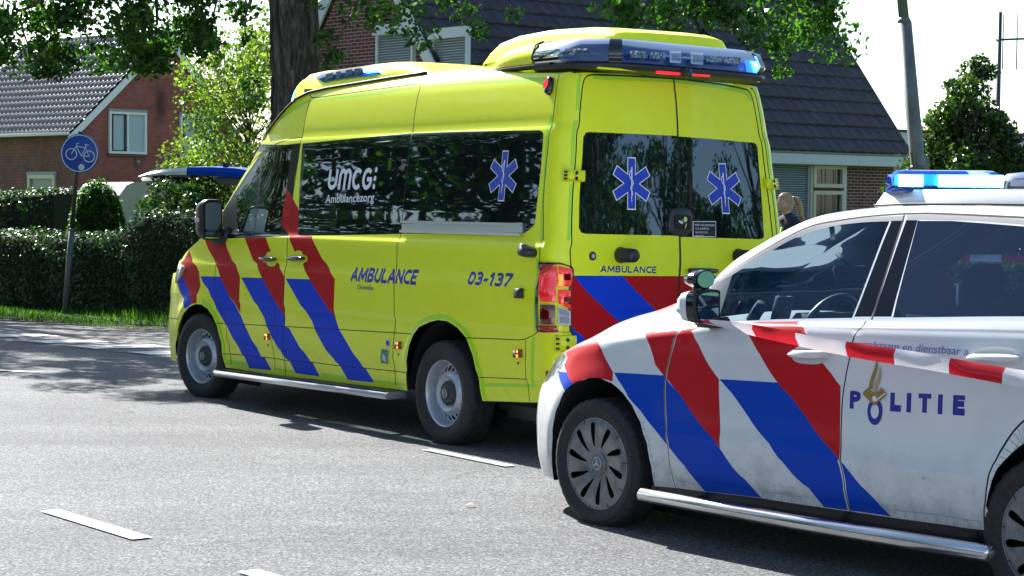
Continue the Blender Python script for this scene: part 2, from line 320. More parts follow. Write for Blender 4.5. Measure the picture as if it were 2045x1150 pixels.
VD={
'top':[(4.089,0.996),(4.048,1.093),(3.905,1.175),(3.714,1.249),(3.583,1.3),(3.461,1.392),(3.306,1.55),(3.135,1.763),(2.907,1.965),(2.726,2.122),(2.593,2.211),(2.438,2.306),(2.305,2.376),(2.153,2.417),(1.891,2.44),(1.49,2.458),(1.046,2.479),(0.623,2.493),(0.322,2.488),(-0.101,2.472),(-0.564,2.434),(-1.102,2.403),(-1.2,2.412),(-1.225,2.404),(-1.35,2.43),(-1.443,2.434),(-1.443,2.434),(-1.796,2.443),(-2.203,2.445),(-2.665,2.433),(-3.058,2.418),(-3.092,2.397)],
'archF':[(4.169,0.239),(4.147,0.325),(4.052,0.452),(3.957,0.585),(3.872,0.668),(3.756,0.729),(3.621,0.76),(3.509,0.76),(3.406,0.734),(3.317,0.681),(3.247,0.608),(3.205,0.519),(3.196,0.39),(3.182,0.337),(3.162,0.281)],
'archR':[(0.403,0.305),(0.418,0.427),(0.383,0.53),(0.343,0.632),(0.29,0.712),(0.222,0.765),(0.085,0.805),(-0.031,0.824),(-0.131,0.822),(-0.237,0.784),(-0.339,0.723),(-0.411,0.622),(-0.46,0.502),(-0.471,0.407),(-0.49,0.323)],
'bottomF':[(4.401,0.25),(4.162,0.235)],
'bottomM':[(3.164,0.275),(2.678,0.276),(2.201,0.282),(1.809,0.292),(1.32,0.3),(0.723,0.311),(0.407,0.319)],
'bottomR':[(-0.49,0.328),(-0.954,0.363),(-1.047,0.372)],
'red1':[(3.838,1.186),(3.987,1.079),(3.848,1.053),(3.916,0.976),(3.75,0.858),(3.695,0.758),(3.603,0.766),(3.594,0.835),(3.549,0.907),(3.579,1.021),(3.629,1.067),(3.721,1.098)],
'blue1':[(3.916,0.976),(4.031,0.911),(3.958,0.85),(3.875,0.793),(3.878,0.755),(3.831,0.709),(3.695,0.758),(3.75,0.858)],
'red2':[(3.549,1.299),(3.465,1.208),(3.315,1.11),(3.24,1.061),(3.194,0.997),(3.049,0.865),(2.853,0.713),(2.868,0.745),(2.849,1.006),(2.935,1.099),(3.021,1.125),(3.121,1.216),(3.174,1.295)],
'blue2a':[(3.552,0.988),(3.499,0.935),(3.405,0.887),(3.276,0.739),(3.132,0.63),(3.112,0.613),(3.109,0.616),(2.89,0.396),(2.856,0.387),(2.789,0.303),(2.79,0.297),(2.414,0.31),(2.506,0.398),(2.569,0.405),(2.792,0.634),(2.808,0.649),(2.856,0.704),(3.049,0.865),(3.194,0.997)],
'red3':[(2.833,1.312),(2.677,1.142),(2.592,1.113),(2.483,1.011),(2.275,0.842),(2.127,0.721),(2.136,0.754),(2.121,1.03),(2.25,1.126),(2.383,1.207),(2.432,1.259),(2.483,1.321)],
'blue3':[(2.833,1.004),(2.466,0.705),(2.434,0.648),(2.218,0.439),(2.158,0.412),(2.115,0.404),(2.03,0.316),(1.661,0.319),(1.757,0.417),(1.789,0.422),(1.911,0.511),(2.072,0.653),(2.137,0.66),(2.127,0.721),(2.275,0.842),(2.483,1.011)],
'blue4':[(2.107,1.021),(1.874,0.833),(1.721,0.724),(1.679,0.663),(1.53,0.526),(1.416,0.445),(1.355,0.423),(1.254,0.328),(0.883,0.337),(0.991,0.429),(1.03,0.437),(1.262,0.636),(1.321,0.684),(1.366,0.751),(1.742,1.028)],
'red4':[(2.195,1.646),(2.214,1.532),(2.142,1.431),(2.108,1.328),(2.104,1.313),(2.024,1.232),(1.978,1.186),(1.887,1.137),(1.736,1.028),(1.742,1.028),(1.366,0.751),(1.383,0.789),(1.367,1.042),(1.521,1.145),(1.6,1.185),(1.782,1.345),(1.78,1.345),(1.998,1.343),(2.022,1.358),(2.044,1.541)],
'redp':[(2.269,1.7),(2.303,1.423),(2.108,1.328),(2.003,1.337),(2.045,1.542)],
'glassDoor':[(3.148,1.663),(3.048,1.754),(2.959,1.824),(2.766,1.947),(2.682,1.975),(4.583,2.082),(2.431,2.012),(2.235,2.022),(2.269,1.696),(2.305,1.431),(2.295,1.34),(2.976,1.323)],
'blackDoor':[(3.33,1.506),(3.197,1.663),(3.034,1.808),(2.82,1.956),(2.686,1.993),(4.57,2.099),(2.368,2.027),(2.107,2.035),(2.152,1.779),(2.164,1.523),(2.134,1.338),(2.27,1.331),(3.111,1.301),(3.198,1.295),(3.244,1.307)],
'glass2':[(2.083,2.032),(1.794,2.04),(1.196,2.056),(0.551,2.072),(0.556,1.801),(0.56,1.381),(1.97,1.341),(2.012,1.348),(2.027,1.362),(2.044,1.541),(2.075,1.814)],
'glass3':[(0.547,2.071),(-0.032,2.068),(-0.975,2.051),(-1.011,2.043),(-1.029,2.022),(-1.017,1.778),(-0.988,1.473),(-0.96,1.447),(-0.889,1.411),(0.566,1.382),(0.567,1.71)],
'rail':[(0.553,1.449),(-0.869,1.474),(-0.881,1.413),(0.531,1.386)],
'raildark':[(0.583,1.449),(0.55,1.449),(0.531,1.386),(0.568,1.382)],
'sFender':[(3.26,1.289),(3.304,1.217),(3.313,1.117),(3.246,1.08),(3.291,0.984),(3.298,0.884),(3.198,0.789),(3.102,0.661),(3.124,0.605),(3.101,0.396),(3.082,0.381),(3.092,0.299)],
'sDoorRear':[(2.106,2.372),(2.114,2.263),(2.12,2.145),(2.126,2.08),(2.109,2.003),(2.147,1.794),(2.157,1.53),(2.128,1.335),(2.132,1.234),(2.153,1.181),(2.118,1.146),(2.122,1.026),(2.146,0.732),(2.125,0.702),(2.166,0.648),(2.208,0.419),(2.177,0.4),(2.196,0.288)],
'sFlap':[(2.121,0.989),(2.22,0.949),(2.264,0.926),(2.286,0.883),(2.308,0.787),(2.286,0.704),(2.333,0.638),(2.38,0.423),(2.341,0.399),(2.362,0.313)],
'sDoorTop':[(2.125,2.079),(2.239,2.075),(2.366,2.06),(2.527,2.035),(2.688,2),(2.879,1.941),(3.055,1.849)],
'sRoofDoor':[(2.134,2.4),(2.106,2.372),(1.286,2.396),(0.569,2.417),(0.652,2.478)],
'sSlideRear':[(0.569,2.417),(0.568,2.271),(0.562,2.079),(0.548,2.073),(0.563,1.801),(0.565,1.451),(0.564,1.336),(0.571,1.257),(0.56,1.198),(0.552,1.012),(0.55,0.816),(0.539,0.768),(0.573,0.692),(0.609,0.477),(0.585,0.439),(0.602,0.379),(0.595,0.335)],
'sHorF':[(4.385,0.609),(3.962,0.62)],
'sHorM':[(3.268,0.624),(3.128,0.629),(2.582,0.646),(2.133,0.66),(1.744,0.671),(1.321,0.684),(0.573,0.705),(0.327,0.71)],
'sSill':[(3.184,0.385),(2.891,0.394),(2.574,0.401),(2.291,0.406),(2.159,0.401),(1.79,0.417),(1.418,0.419),(0.594,0.439),(0.408,0.443)],
'sHorR':[(-0.336,0.725),(-0.645,0.738),(-0.952,0.749),(-1.082,0.815)],
'sRearLow':[(-0.952,0.749),(-0.943,0.504),(-0.957,0.365)],
'sRearSill':[(-0.464,0.478),(-0.944,0.507)],
'sCorner':[(-1.102,2.403),(-1.113,2.173),(-1.074,1.851),(-1.062,1.633),(-1.087,1.308),(-1.073,1.233),(-1.08,0.826)],
'sDoorL':[(-1.657,2.407),(-1.371,2.401),(-1.331,2.39),(-1.318,2.369),(-1.321,2.308),(-1.327,2.174),(-1.327,1.982),(-1.323,1.809),(-1.315,1.725),(-1.315,1.406),(-1.341,1.313),(-1.337,1.219),(-1.357,1.196),(-1.359,0.799)],
'sDoorT':[(-1.39,2.399),(-1.72,2.408),(-2.196,2.414),(-2.65,2.404),(-2.941,2.387),(-3.025,2.374),(-3.051,2.344),(-3.055,2.249),(-3.043,2.014),(-3.04,1.842),(-3.056,1.706),(-3.006,1.396),(-2.961,1.134),(-2.945,0.871)],
'sDoorC':[(-2.196,2.414),(-2.204,2.333),(-2.215,2.212),(-2.214,2.056),(-2.209,1.817),(-2.195,1.416),(-2.191,1.411),(-2.191,1.232),(-2.174,1.16),(-2.171,1.06),(-2.162,0.879)],
'glassL':[(-1.403,2.038),(-1.429,2.043),(-1.724,2.046),(-2.212,2.049),(-2.207,1.817),(-2.196,1.416),(-1.812,1.415),(-1.432,1.416),(-1.395,1.423),(-1.375,1.451),(-1.372,1.663),(-1.384,2.01)],
'glassR':[(-2.212,2.046),(-2.545,2.042),(-2.951,2.034),(-2.976,2.026),(-2.985,2.005),(-2.973,1.738),(-2.953,1.43),(-2.939,1.408),(-2.909,1.403),(-2.194,1.409),(-2.204,1.75)],
'ledbox':[(-2.117,1.575),(-2.138,1.591),(-2.271,1.591),(-2.295,1.571),(-2.307,1.535),(-2.289,1.414),(-2.086,1.415),(-2.101,1.531)],
'ledlens':[(-2.14,1.539),(-2.155,1.545),(-2.268,1.545),(-2.279,1.535),(-2.272,1.459),(-2.257,1.454),(-2.146,1.457),(-2.134,1.464)],
'rearblue':[(-1.357,1.16),(-1.727,1.159),(-1.983,0.951),(-1.7,0.884)],
'rearred0':[(-1.357,1.16),(-1.7,0.884),(-1.983,0.951),(-1.727,1.159),(-2.172,1.157),(-2.174,1.031),(-2.165,0.777),(-1.361,0.787)],
'rearblue2':[(-1.374,0.86),(-1.447,0.786),(-1.447,0.739),(-1.359,0.741)],
'rearredR':[(-2.176,1.157),(-2.431,1.154),(-2.523,1.156),(-2.947,1.173),(-2.937,0.871),(-2.169,0.931)],
'tail':[(-1.082,1.237),(-1.26,1.236),(-1.34,1.216),(-1.357,1.202),(-1.36,0.814),(-1.266,0.817),(-1.083,0.815),(-1.08,0.845),(-1.083,1.114)],
'tailTop':[(-1.094,1.223),(-1.239,1.227),(-1.145,1.178),(-1.087,1.154)],
'tailL':[(-1.089,1.153),(-1.162,1.18),(-1.237,1.215),(-1.251,1),(-1.139,0.996)],
'tailR1':[(-1.246,1.215),(-1.342,1.199),(-1.347,1.094),(-1.26,1.09)],
'tailRd':[(-1.281,1.169),(-1.329,1.167),(-1.33,1.131),(-1.285,1.131)],
'tailR2':[(-1.263,1.073),(-1.353,1.07),(-1.356,0.957),(-1.3,0.977),(-1.267,0.991)],
'tailRd2':[(-1.303,1.029),(-1.353,1.03),(-1.354,0.98),(-1.308,1.003)],
'tailOr':[(-1.244,1.166),(-1.273,1.163),(-1.288,1.093),(-1.26,1.093)],
'tailLow':[(-1.139,0.979),(-1.246,0.979),(-1.235,0.863),(-1.127,0.86)],
'tailBot':[(-1.104,0.852),(-1.246,0.854),(-1.26,0.82),(-1.107,0.823)],
'tailWh':[(-1.265,0.972),(-1.354,0.942),(-1.348,0.855),(-1.259,0.859)],
'hingeT':[(-1.233,1.795),(-1.25,1.802),(-1.381,1.798),(-1.379,1.753),(-1.368,1.732),(-1.241,1.738)],
'hingeB':[(-1.251,0.796),(-1.384,0.793),(-1.384,0.778),(-1.258,0.723),(-1.228,0.719)],
'hingeR':[(-3.028,1.784),(-3.13,1.79),(-3.116,1.721),(-3.016,1.718)],
'tapeTop':[(2.097,2.357),(1.274,2.382),(0.567,2.403),(0.563,2.387),(1.258,2.354),(2.091,2.347)],
'tapeTopA':[(2.532,2.241),(2.341,2.314),(2.11,2.367),(2.111,2.346),(2.291,2.296),(2.523,2.22)],
'tapeTop2':[(0.569,2.42),(-0.137,2.413),(-0.596,2.4),(-0.96,2.386),(-0.969,2.357),(-0.616,2.371),(-0.162,2.379),(0.539,2.385)],
'tapeCorner':[(-1.064,2.143),(-1.102,2.142),(-1.095,1.952),(-1.062,1.633),(-1.087,1.308),(-1.057,1.307),(-1.04,1.524),(-1.055,1.851)],
'tapeCornerL':[(-1.044,1.268),(-1.073,1.242),(-1.073,0.825),(-1.042,0.805),(-1.052,1.05)],
'tapeCL2':[(-1.009,0.766),(-1.044,0.778),(-1.016,0.464),(-0.988,0.462)],
'tapeBot':[(-0.514,0.446),(-0.933,0.478),(-1.022,0.485),(-1.016,0.463),(-0.508,0.421)],
'tapeSill1':[(3.15,0.343),(2.84,0.343),(2.788,0.306),(3.165,0.298)],
'tapeSill2':[(2.358,0.334),(2.082,0.334),(2.03,0.316),(2.362,0.313)],
'tapeSill3':[(1.647,0.347),(1.312,0.349),(1.295,0.326),(1.63,0.321)],
'tapeSill4':[(0.88,0.357),(0.418,0.369),(0.413,0.35),(0.873,0.337)],
'lineTop':[(-1.272,2.399),(-1.294,2.399),(-1.311,2.174),(-1.288,2.173)],
'tapeDoor':[(-1.266,2.398),(-1.294,2.399),(-1.319,2.174),(-1.291,2.173)],
'tapeDoor2':[(-1.282,2.111),(-1.315,2.112),(-1.313,1.825),(-1.284,1.827)],
'tapeDoor3':[(-1.283,1.717),(-1.312,1.718),(-1.313,1.374),(-1.283,1.373)],
'tapeDoorTop':[(-1.392,2.395),(-1.721,2.405),(-2.191,2.412),(-2.189,2.388),(-1.729,2.376),(-1.402,2.372)],
'tapeDoorTop2':[(-2.205,2.41),(-2.649,2.401),(-2.94,2.384),(-3.03,2.363),(-3.039,2.326),(-3.005,2.302),(-2.964,2.351),(-2.64,2.378),(-2.208,2.386)],
'handle1':[(2.527,1.169),(2.269,1.176),(2.26,1.145),(2.51,1.133)],
'handle1pad':[(2.537,1.16),(2.476,1.178),(2.455,1.207),(2.406,1.217),(2.356,1.207),(2.341,1.181),(2.269,1.178),(2.252,1.139),(2.295,1.13),(2.305,1.109),(2.361,1.1),(2.43,1.11),(2.452,1.129),(2.521,1.134)],
'handle2':[(2.077,1.187),(1.827,1.196),(1.817,1.161),(2.064,1.15)],
'handle2pad':[(2.083,1.178),(2.026,1.195),(2.011,1.226),(1.957,1.236),(1.904,1.229),(1.885,1.201),(1.821,1.2),(1.808,1.158),(1.864,1.148),(1.881,1.127),(1.936,1.118),(1.995,1.128),(2.007,1.146),(2.073,1.15)],
'mark1':[(2.454,0.589),(2.376,0.593),(2.381,0.544),(2.459,0.539)],
'mark2':[(0.552,0.647),(0.472,0.65),(0.47,0.599),(0.554,0.596)],
'mark3':[(-0.84,0.685),(-0.92,0.691),(-0.919,0.64),(-0.839,0.633)],
'dot1':[(2.431,0.51),(2.412,0.512),(2.425,0.496),(2.444,0.494)],
'dot2':[(0.522,0.565),(0.505,0.566),(0.506,0.551),(0.523,0.55)],
'dot3':[(-0.871,0.609),(-0.887,0.61),(-0.887,0.596),(-0.871,0.594)],
'green':[(0.735,0.586),(0.638,0.588),(0.631,0.575),(0.667,0.483),(0.77,0.48),(0.766,0.494)],
'greenfeather':[(0.724,0.537),(0.693,0.566),(0.662,0.533),(0.677,0.5),(0.704,0.505),(0.728,0.524)],
'socket':[(-0.884,1.065),(-0.95,1.07),(-0.955,1.008),(-0.889,1.006)],
'cornerbump':[(-0.957,1.298),(-0.968,1.321),(-1.01,1.329),(-1.051,1.314),(-1.056,1.278),(-1.022,1.26),(-0.977,1.266)],
'marklamp':[(-1.018,2.377),(-1.041,2.379),(-1.059,2.365),(-1.072,2.296),(-1.04,2.264),(-1.013,2.271),(-0.988,2.312),(-0.99,2.349)],
'marklampred':[(-1.005,2.341),(-1.041,2.339),(-1.044,2.311),(-1.008,2.313)],
'tail2':[(-1.052,0.585),(-1.098,0.589),(-1.095,0.54),(-1.049,0.536)],
'lockrear':[(-1.479,1.279),(-1.488,1.298),(-1.504,1.303),(-1.522,1.296),(-1.527,1.28),(-1.52,1.262),(-1.503,1.256),(-1.486,1.262)],
'camdome':[(-1.66,1.29),(-1.669,1.314),(-1.705,1.32),(-1.765,1.318),(-1.794,1.3),(-1.786,1.273),(-1.734,1.264),(-1.693,1.253),(-1.666,1.263)],
'rhandle':[(-2.236,1.197),(-2.246,1.212),(-2.473,1.209),(-2.483,1.191),(-2.471,1.177),(-2.244,1.179)],
'rhandlepad':[(-2.297,1.211),(-2.318,1.244),(-2.361,1.256),(-2.408,1.248),(-2.433,1.212),(-2.432,1.176),(-2.393,1.154),(-2.336,1.15),(-2.304,1.165)],
'camdome2':[(-2.644,1.294),(-2.666,1.316),(-2.709,1.313),(-2.705,1.265),(-2.652,1.264)],
'sticker':[(-2.31,1.51),(-2.517,1.513),(-2.507,1.412),(-2.301,1.411)],
'stickerin':[(-2.316,1.506),(-2.512,1.508),(-2.502,1.416),(-2.308,1.416)],
'mirbase':[(3.3,1.442)],
'board':[(3.379,0.219),(3.275,0.195),(0.66,0.257),(0.447,0.266)],
'headlamp':[(3.993,1.075),(3.848,1.053),(3.917,0.979),(4.019,0.915),(4.056,0.91),(4.057,0.967)],
'bottomlip':[(3.161,0.292),(2.673,0.295),(2.197,0.301),(1.805,0.31),(1.317,0.317),(0.72,0.33),(0.41,0.338)],
'shoulder':[(2.45,1.303),(1.794,1.321),(1.793,1.317),(2.449,1.298)],
'T_amb':[(1.133,1.034),(0.285,1.042),(1.098,1.138)],
'T_dren':[(1.035,0.985),(0.821,0.986),(1.036,1.016)],
'T_num':[(-0.35,1.067),(-0.803,1.069),(-0.335,1.157)],
'T_umcg':[(1.645,1.692),(0.983,1.707),(1.652,1.83)],
'T_az':[(1.645,1.587),(0.959,1.603),(1.638,1.647)],
'T_arear':[(-1.566,1.181),(-1.987,1.177),(-1.567,1.224)],
'star1':[(-0.608,1.767),(-0.618,1.931),(-0.607,1.608)],
'star2':[(-1.792,1.735),(-1.792,1.899),(-1.801,1.571)],
'star3':[(-2.613,1.727),(-2.628,1.889),(-2.601,1.562)],
}
CD={
'archF':[(3.037,0.143),(3.063,0.266),(3.062,1.025),(3.054,1.651),(3.02,2.257),(2.949,2.738),(2.849,3.036),(2.729,3.14),(2.652,3.124),(2.564,2.981),(2.477,2.742),(2.404,2.485),(2.343,2.144),(2.296,1.61),(2.27,1.009),(2.278,0.337)],
'archR':[(0.264,0.279),(0.24,0.986),(0.217,1.575),(0.167,2.072),(0.103,2.34),(-0.024,2.712),(-0.158,2.676),(-0.251,2.383),(-0.31,1.504),(-0.291,0)],
'bottom':[(3.062,0.184),(2.279,0.296),(2.134,0.313),(1.937,0.311),(1.57,0.37),(1.324,0.343),(0.81,0.265),(0.323,0.296),(0.264,0.279)],
'qwin':[(2.273,4.146),(2.292,4.346),(2.337,5.128),(2.34,5.581),(2.253,5.746),(2.198,5.469),(2.102,5.124),(2.085,4.557),(2.107,4.073),(2.257,4.077)],
'qwinblack':[(2.286,4.457),(2.32,5.081),(2.319,5.511),(2.28,5.709),(2.254,5.76),(2.188,5.459),(2.087,5.136),(1.999,4.965),(1.896,4.832),(1.891,4.294),(2.087,4.426),(2.257,4.413)],
'qwintrim':[(2.272,4.117),(2.295,4.35),(2.341,5.162),(2.341,5.627),(2.284,5.859),(2.249,5.751),(2.275,5.678),(2.314,5.485),(2.317,5.058),(2.286,4.457),(2.087,4.426),(1.891,4.294),(1.745,4.881),(1.344,4.965),(1.33,4.686),(1.724,4.172),(1.972,4.05),(2.087,4.07),(2.169,4.007),(2.246,4.028)],
'belttrim':[(1.875,4.892),(1.562,4.963),(1.05,4.997),(0.67,5.015),(0.662,4.882),(0.965,4.914),(1.549,4.687),(1.851,4.159)],
'doorglass':[(1.874,5.087),(1.866,5.516),(1.861,5.81),(1.783,5.838),(1.682,5.846),(1.588,5.881),(1.491,5.898),(1.393,5.913),(1.29,5.933),(1.168,5.932),(1.01,5.915),(1.044,5.002),(1.522,4.97),(1.755,4.923)],
'frametrim':[(1.985,6.02),(1.874,5.956),(1.747,5.961),(1.612,5.969),(1.505,5.977),(1.402,6.005),(1.299,6.026),(1.178,6.031),(0.941,6.012),(0.936,5.914),(1.011,5.918),(1.169,5.936),(1.291,5.936),(1.393,5.917),(1.492,5.902),(1.588,5.885),(1.682,5.85),(1.783,5.843),(1.861,5.81),(1.959,5.842)],
'mirtri':[(1.97,5.869),(1.866,5.823),(1.869,5.535),(1.874,5.087),(1.877,4.929),(1.905,5.042),(1.924,5.422)],
'bpillar':[(1.011,5.918),(0.936,5.914),(0.942,5.012),(1.046,5.002)],
'bpillar2':[(0.925,5.921),(0.862,5.917),(0.832,5.013),(0.935,5.012)],
'bgap':[(0.947,6.013),(0.933,6.011),(0.925,5.921),(0.935,5.012),(0.943,5.012),(0.936,5.914)],
'rearglass':[(0.861,5.914),(0.846,5.905),(0.68,5.91),(0.303,5.858),(0.066,5.802),(-0.061,5.057),(0.822,5.014)],
'bgap2':[(0.862,5.917),(0.845,5.914),(0.822,5.014),(0.832,5.013)],
'frametrim2':[(0.935,6.029),(0.805,6.034),(0.594,6.024),(0.315,5.961),(0.09,5.896),(0.079,5.813),(0.305,5.878),(0.583,5.916),(0.848,5.92),(0.919,5.924)],
'redA':[(3.163,4.182),(3.143,4.364),(2.905,4.282),(2.746,4.217),(2.698,3.938),(2.637,3.565),(2.563,3.25),(2.555,3.023),(2.647,3.115),(2.717,3.141),(2.789,3.102),(2.869,2.977),(2.916,3.147),(3.029,3.543),(3.009,3.694),(3.049,3.873)],
'blueA':[(3.086,3.418),(2.967,3.329),(2.916,3.147),(2.869,2.977),(2.931,2.755),(2.973,2.914)],
'redB':[(2.498,5.149),(2.543,6.141),(2.568,6.545),(2.448,6.636),(2.429,6.636),(2.359,6.636),(2.096,4.91),(2.284,5.859),(2.369,6.636),(2.29,6.636),(2.25,6.636),(1.971,5.317),(1.915,4.234),(2.012,3.965),(1.988,3.783),(1.94,3.537),(1.899,3.377),(1.823,3.139),(1.82,2.876),(1.819,2.811),(1.802,2.193),(1.8,1.644),(1.836,1.821),(2.004,2.457),(2.165,3.095),(2.261,3.382),(2.328,3.896),(2.483,5.081)],
'blueB':[(2.555,3.245),(2.2,3.2),(2.182,3.146),(2.113,2.845),(2.165,3.095),(2.004,2.457),(1.836,1.821),(1.774,1.504),(1.645,0.929),(1.565,0.384),(1.937,0.322),(1.969,0.57),(2.049,1.165),(2.151,1.553),(2.172,1.631),(2.261,2.018),(2.344,2.376),(2.431,2.632)],
'redC':[(1.664,4.299),(1.643,3.902),(1.598,3.649),(1.529,3.397),(1.452,3.133),(1.428,3.041),(1.278,2.528),(1.155,2.068),(1.064,1.696),(1.076,3.106),(1.132,3.306),(1.187,3.456),(1.291,3.958),(1.328,4.609),(1.523,4.189),(1.615,4.708)],
'blueC':[(1.818,3.14),(1.452,3.133),(1.428,3.041),(1.278,2.528),(1.155,2.068),(1.065,1.707),(1.04,1.611),(0.917,1.046),(0.81,0.314),(1.188,0.348),(1.256,0.933),(1.416,1.55),(1.433,1.6),(1.488,1.891),(1.618,2.4),(1.812,3.112)],
'sFender':[(2.089,4.111),(2.096,3.831),(2.144,3.662),(2.175,3.497),(2.192,3.317),(2.197,3.084),(2.196,2.837),(2.182,2.635),(2.162,1.881),(2.157,1.41),(2.136,0.779),(2.136,0.312)],
'sDoor':[(0.965,4.914),(0.973,4.241),(1.002,3.788),(1.058,3.338),(1.071,3.107),(1.061,2.218),(1.065,1.714),(1.045,1.258),(1.038,0.291)],
'sRear':[(0.105,2.687),(0.161,2.502),(0.238,2.132),(0.283,1.634),(0.305,0.928),(0.321,0.299)],
'crease':[(2.324,3.895),(2.161,3.898),(2,3.856),(1.648,3.867)],
'lamp':[(3.285,3.178),(3.282,3.455),(3.272,3.636),(3.252,3.909),(3.213,4.091),(3.139,4.109),(3.026,3.773),(3.011,3.611),(3.038,3.469),(3.122,3.299),(3.197,3.205)],
'handleF':[(1.373,3.53),(1.352,3.651),(1.302,3.712),(1.215,3.69),(1.136,3.669),(1.131,3.601),(1.151,3.522),(1.198,3.442),(1.29,3.443),(1.35,3.469)],
'handleFgrip':[(1.368,3.556),(1.347,3.611),(1.292,3.628),(1.216,3.629),(1.139,3.641),(1.133,3.588),(1.156,3.521),(1.21,3.504),(1.302,3.51),(1.351,3.519)],
'handleR':[(0.371,3.703),(0.315,3.771),(0.227,3.806),(0.154,3.756),(0.125,3.684),(0.133,3.588),(0.184,3.521),(0.259,3.496),(0.326,3.533),(0.382,3.572)],
'handleRgrip':[(0.384,3.594),(0.36,3.66),(0.283,3.669),(0.208,3.679),(0.129,3.651),(0.133,3.588),(0.164,3.547),(0.228,3.545),(0.294,3.573),(0.359,3.544)],
'tapeR':[(0.318,0.301),(0.294,0.936),(0.274,1.594),(0.228,2.114),(0.155,2.475),(0.103,2.643),(0.103,2.355),(0.167,2.072),(0.214,1.576),(0.24,0.986),(0.268,0.275)],
'sillblk':[(2.108,0.575),(1.962,0.53),(1.945,0.332),(2.134,0.325)],
'sillblk2':[(1.551,0.582),(1.312,0.602),(1.322,0.382),(1.561,0.378)],
'sillblk3':[(0.775,0.536),(0.335,0.552),(0.337,0.32),(0.796,0.304)],
'T_pol':[(1.016,2.678),(0.403,2.69),(1.02,3.026)],
'emb':[(0.879,3.405),(0.943,2.978),(0.815,2.947),(0.876,2.693)],
'T_wad':[(0.876,3.675),(0.391,3.625),(0.873,3.822)],
'dropcorn':[(3.302,3),(3.302,2.091),(3.302,1.455)],
}
# ------------------------------------------------------------------ unrolled body panels
def pip(X, Y, poly):
    p = np.array(poly); x0, y0 = p[:, 0], p[:, 1]; x1, y1 = np.roll(x0, -1), np.roll(y0, -1)
    r = np.zeros(len(X), bool); b = (X >= x0.min()) & (X <= x0.max()) & (Y >= y0.min()) & (Y <= y0.max())
    i = np.where(b)[0]
    if len(i) == 0: return r
    c = np.zeros(len(i), int)
    for a0, b0, a1, b1 in zip(x0, y0, x1, y1):
        if b0 == b1: continue
        q = ((b0 > Y[i]) != (b1 > Y[i])) & (X[i] < (a1-a0)*(Y[i]-b0)/(b1-b0)+a0); c += q
    r[i] = c % 2 == 1
    return r
def dens(poly, step, closed=True):
    o = []; n = len(poly)
    for i in range(n if closed else n-1):
        a, b = poly[i], poly[(i+1) % n]; d = math.hypot(b[0]-a[0], b[1]-a[1]); k = max(1, int(math.ceil(d/step)))
        o += [(a[0]+(b[0]-a[0])*j/k, a[1]+(b[1]-a[1])*j/k) for j in range(k)]
    if not closed: o.append(tuple(poly[-1]))
    return o
def smooth_line(p, it=1):
    for _ in range(it):
        q = [p[0]]
        for i in range(len(p)-1):
            a, b = p[i], p[i+1]; q += [(a[0]*.75+b[0]*.25, a[1]*.75+b[1]*.25), (a[0]*.25+b[0]*.75, a[1]*.25+b[1]*.75)]
        p = q+[p[-1]]
    return p
def strip(line, w, sv=1.):
    p = np.array([(a, b*sv) for a, b in line]); t = np.gradient(p, axis=0); t /= np.linalg.norm(t, axis=1)[:, None]+1e-9
    n = np.stack([-t[:, 1], t[:, 0]], 1)*w/2; L = p+n; R_ = p-n
    return [(a, b/sv) for a, b in list(L)+list(R_[::-1])]
def chart_normals(P, A, Z, e=2e-3, flip=1):
    du = P(A+e, Z)-P(A-e, Z); dv = P(A, Z+e)-P(A, Z-e); n = np.cross(dv, du)*flip; n /= np.linalg.norm(n, axis=1)[:, None]+1e-12
    return n
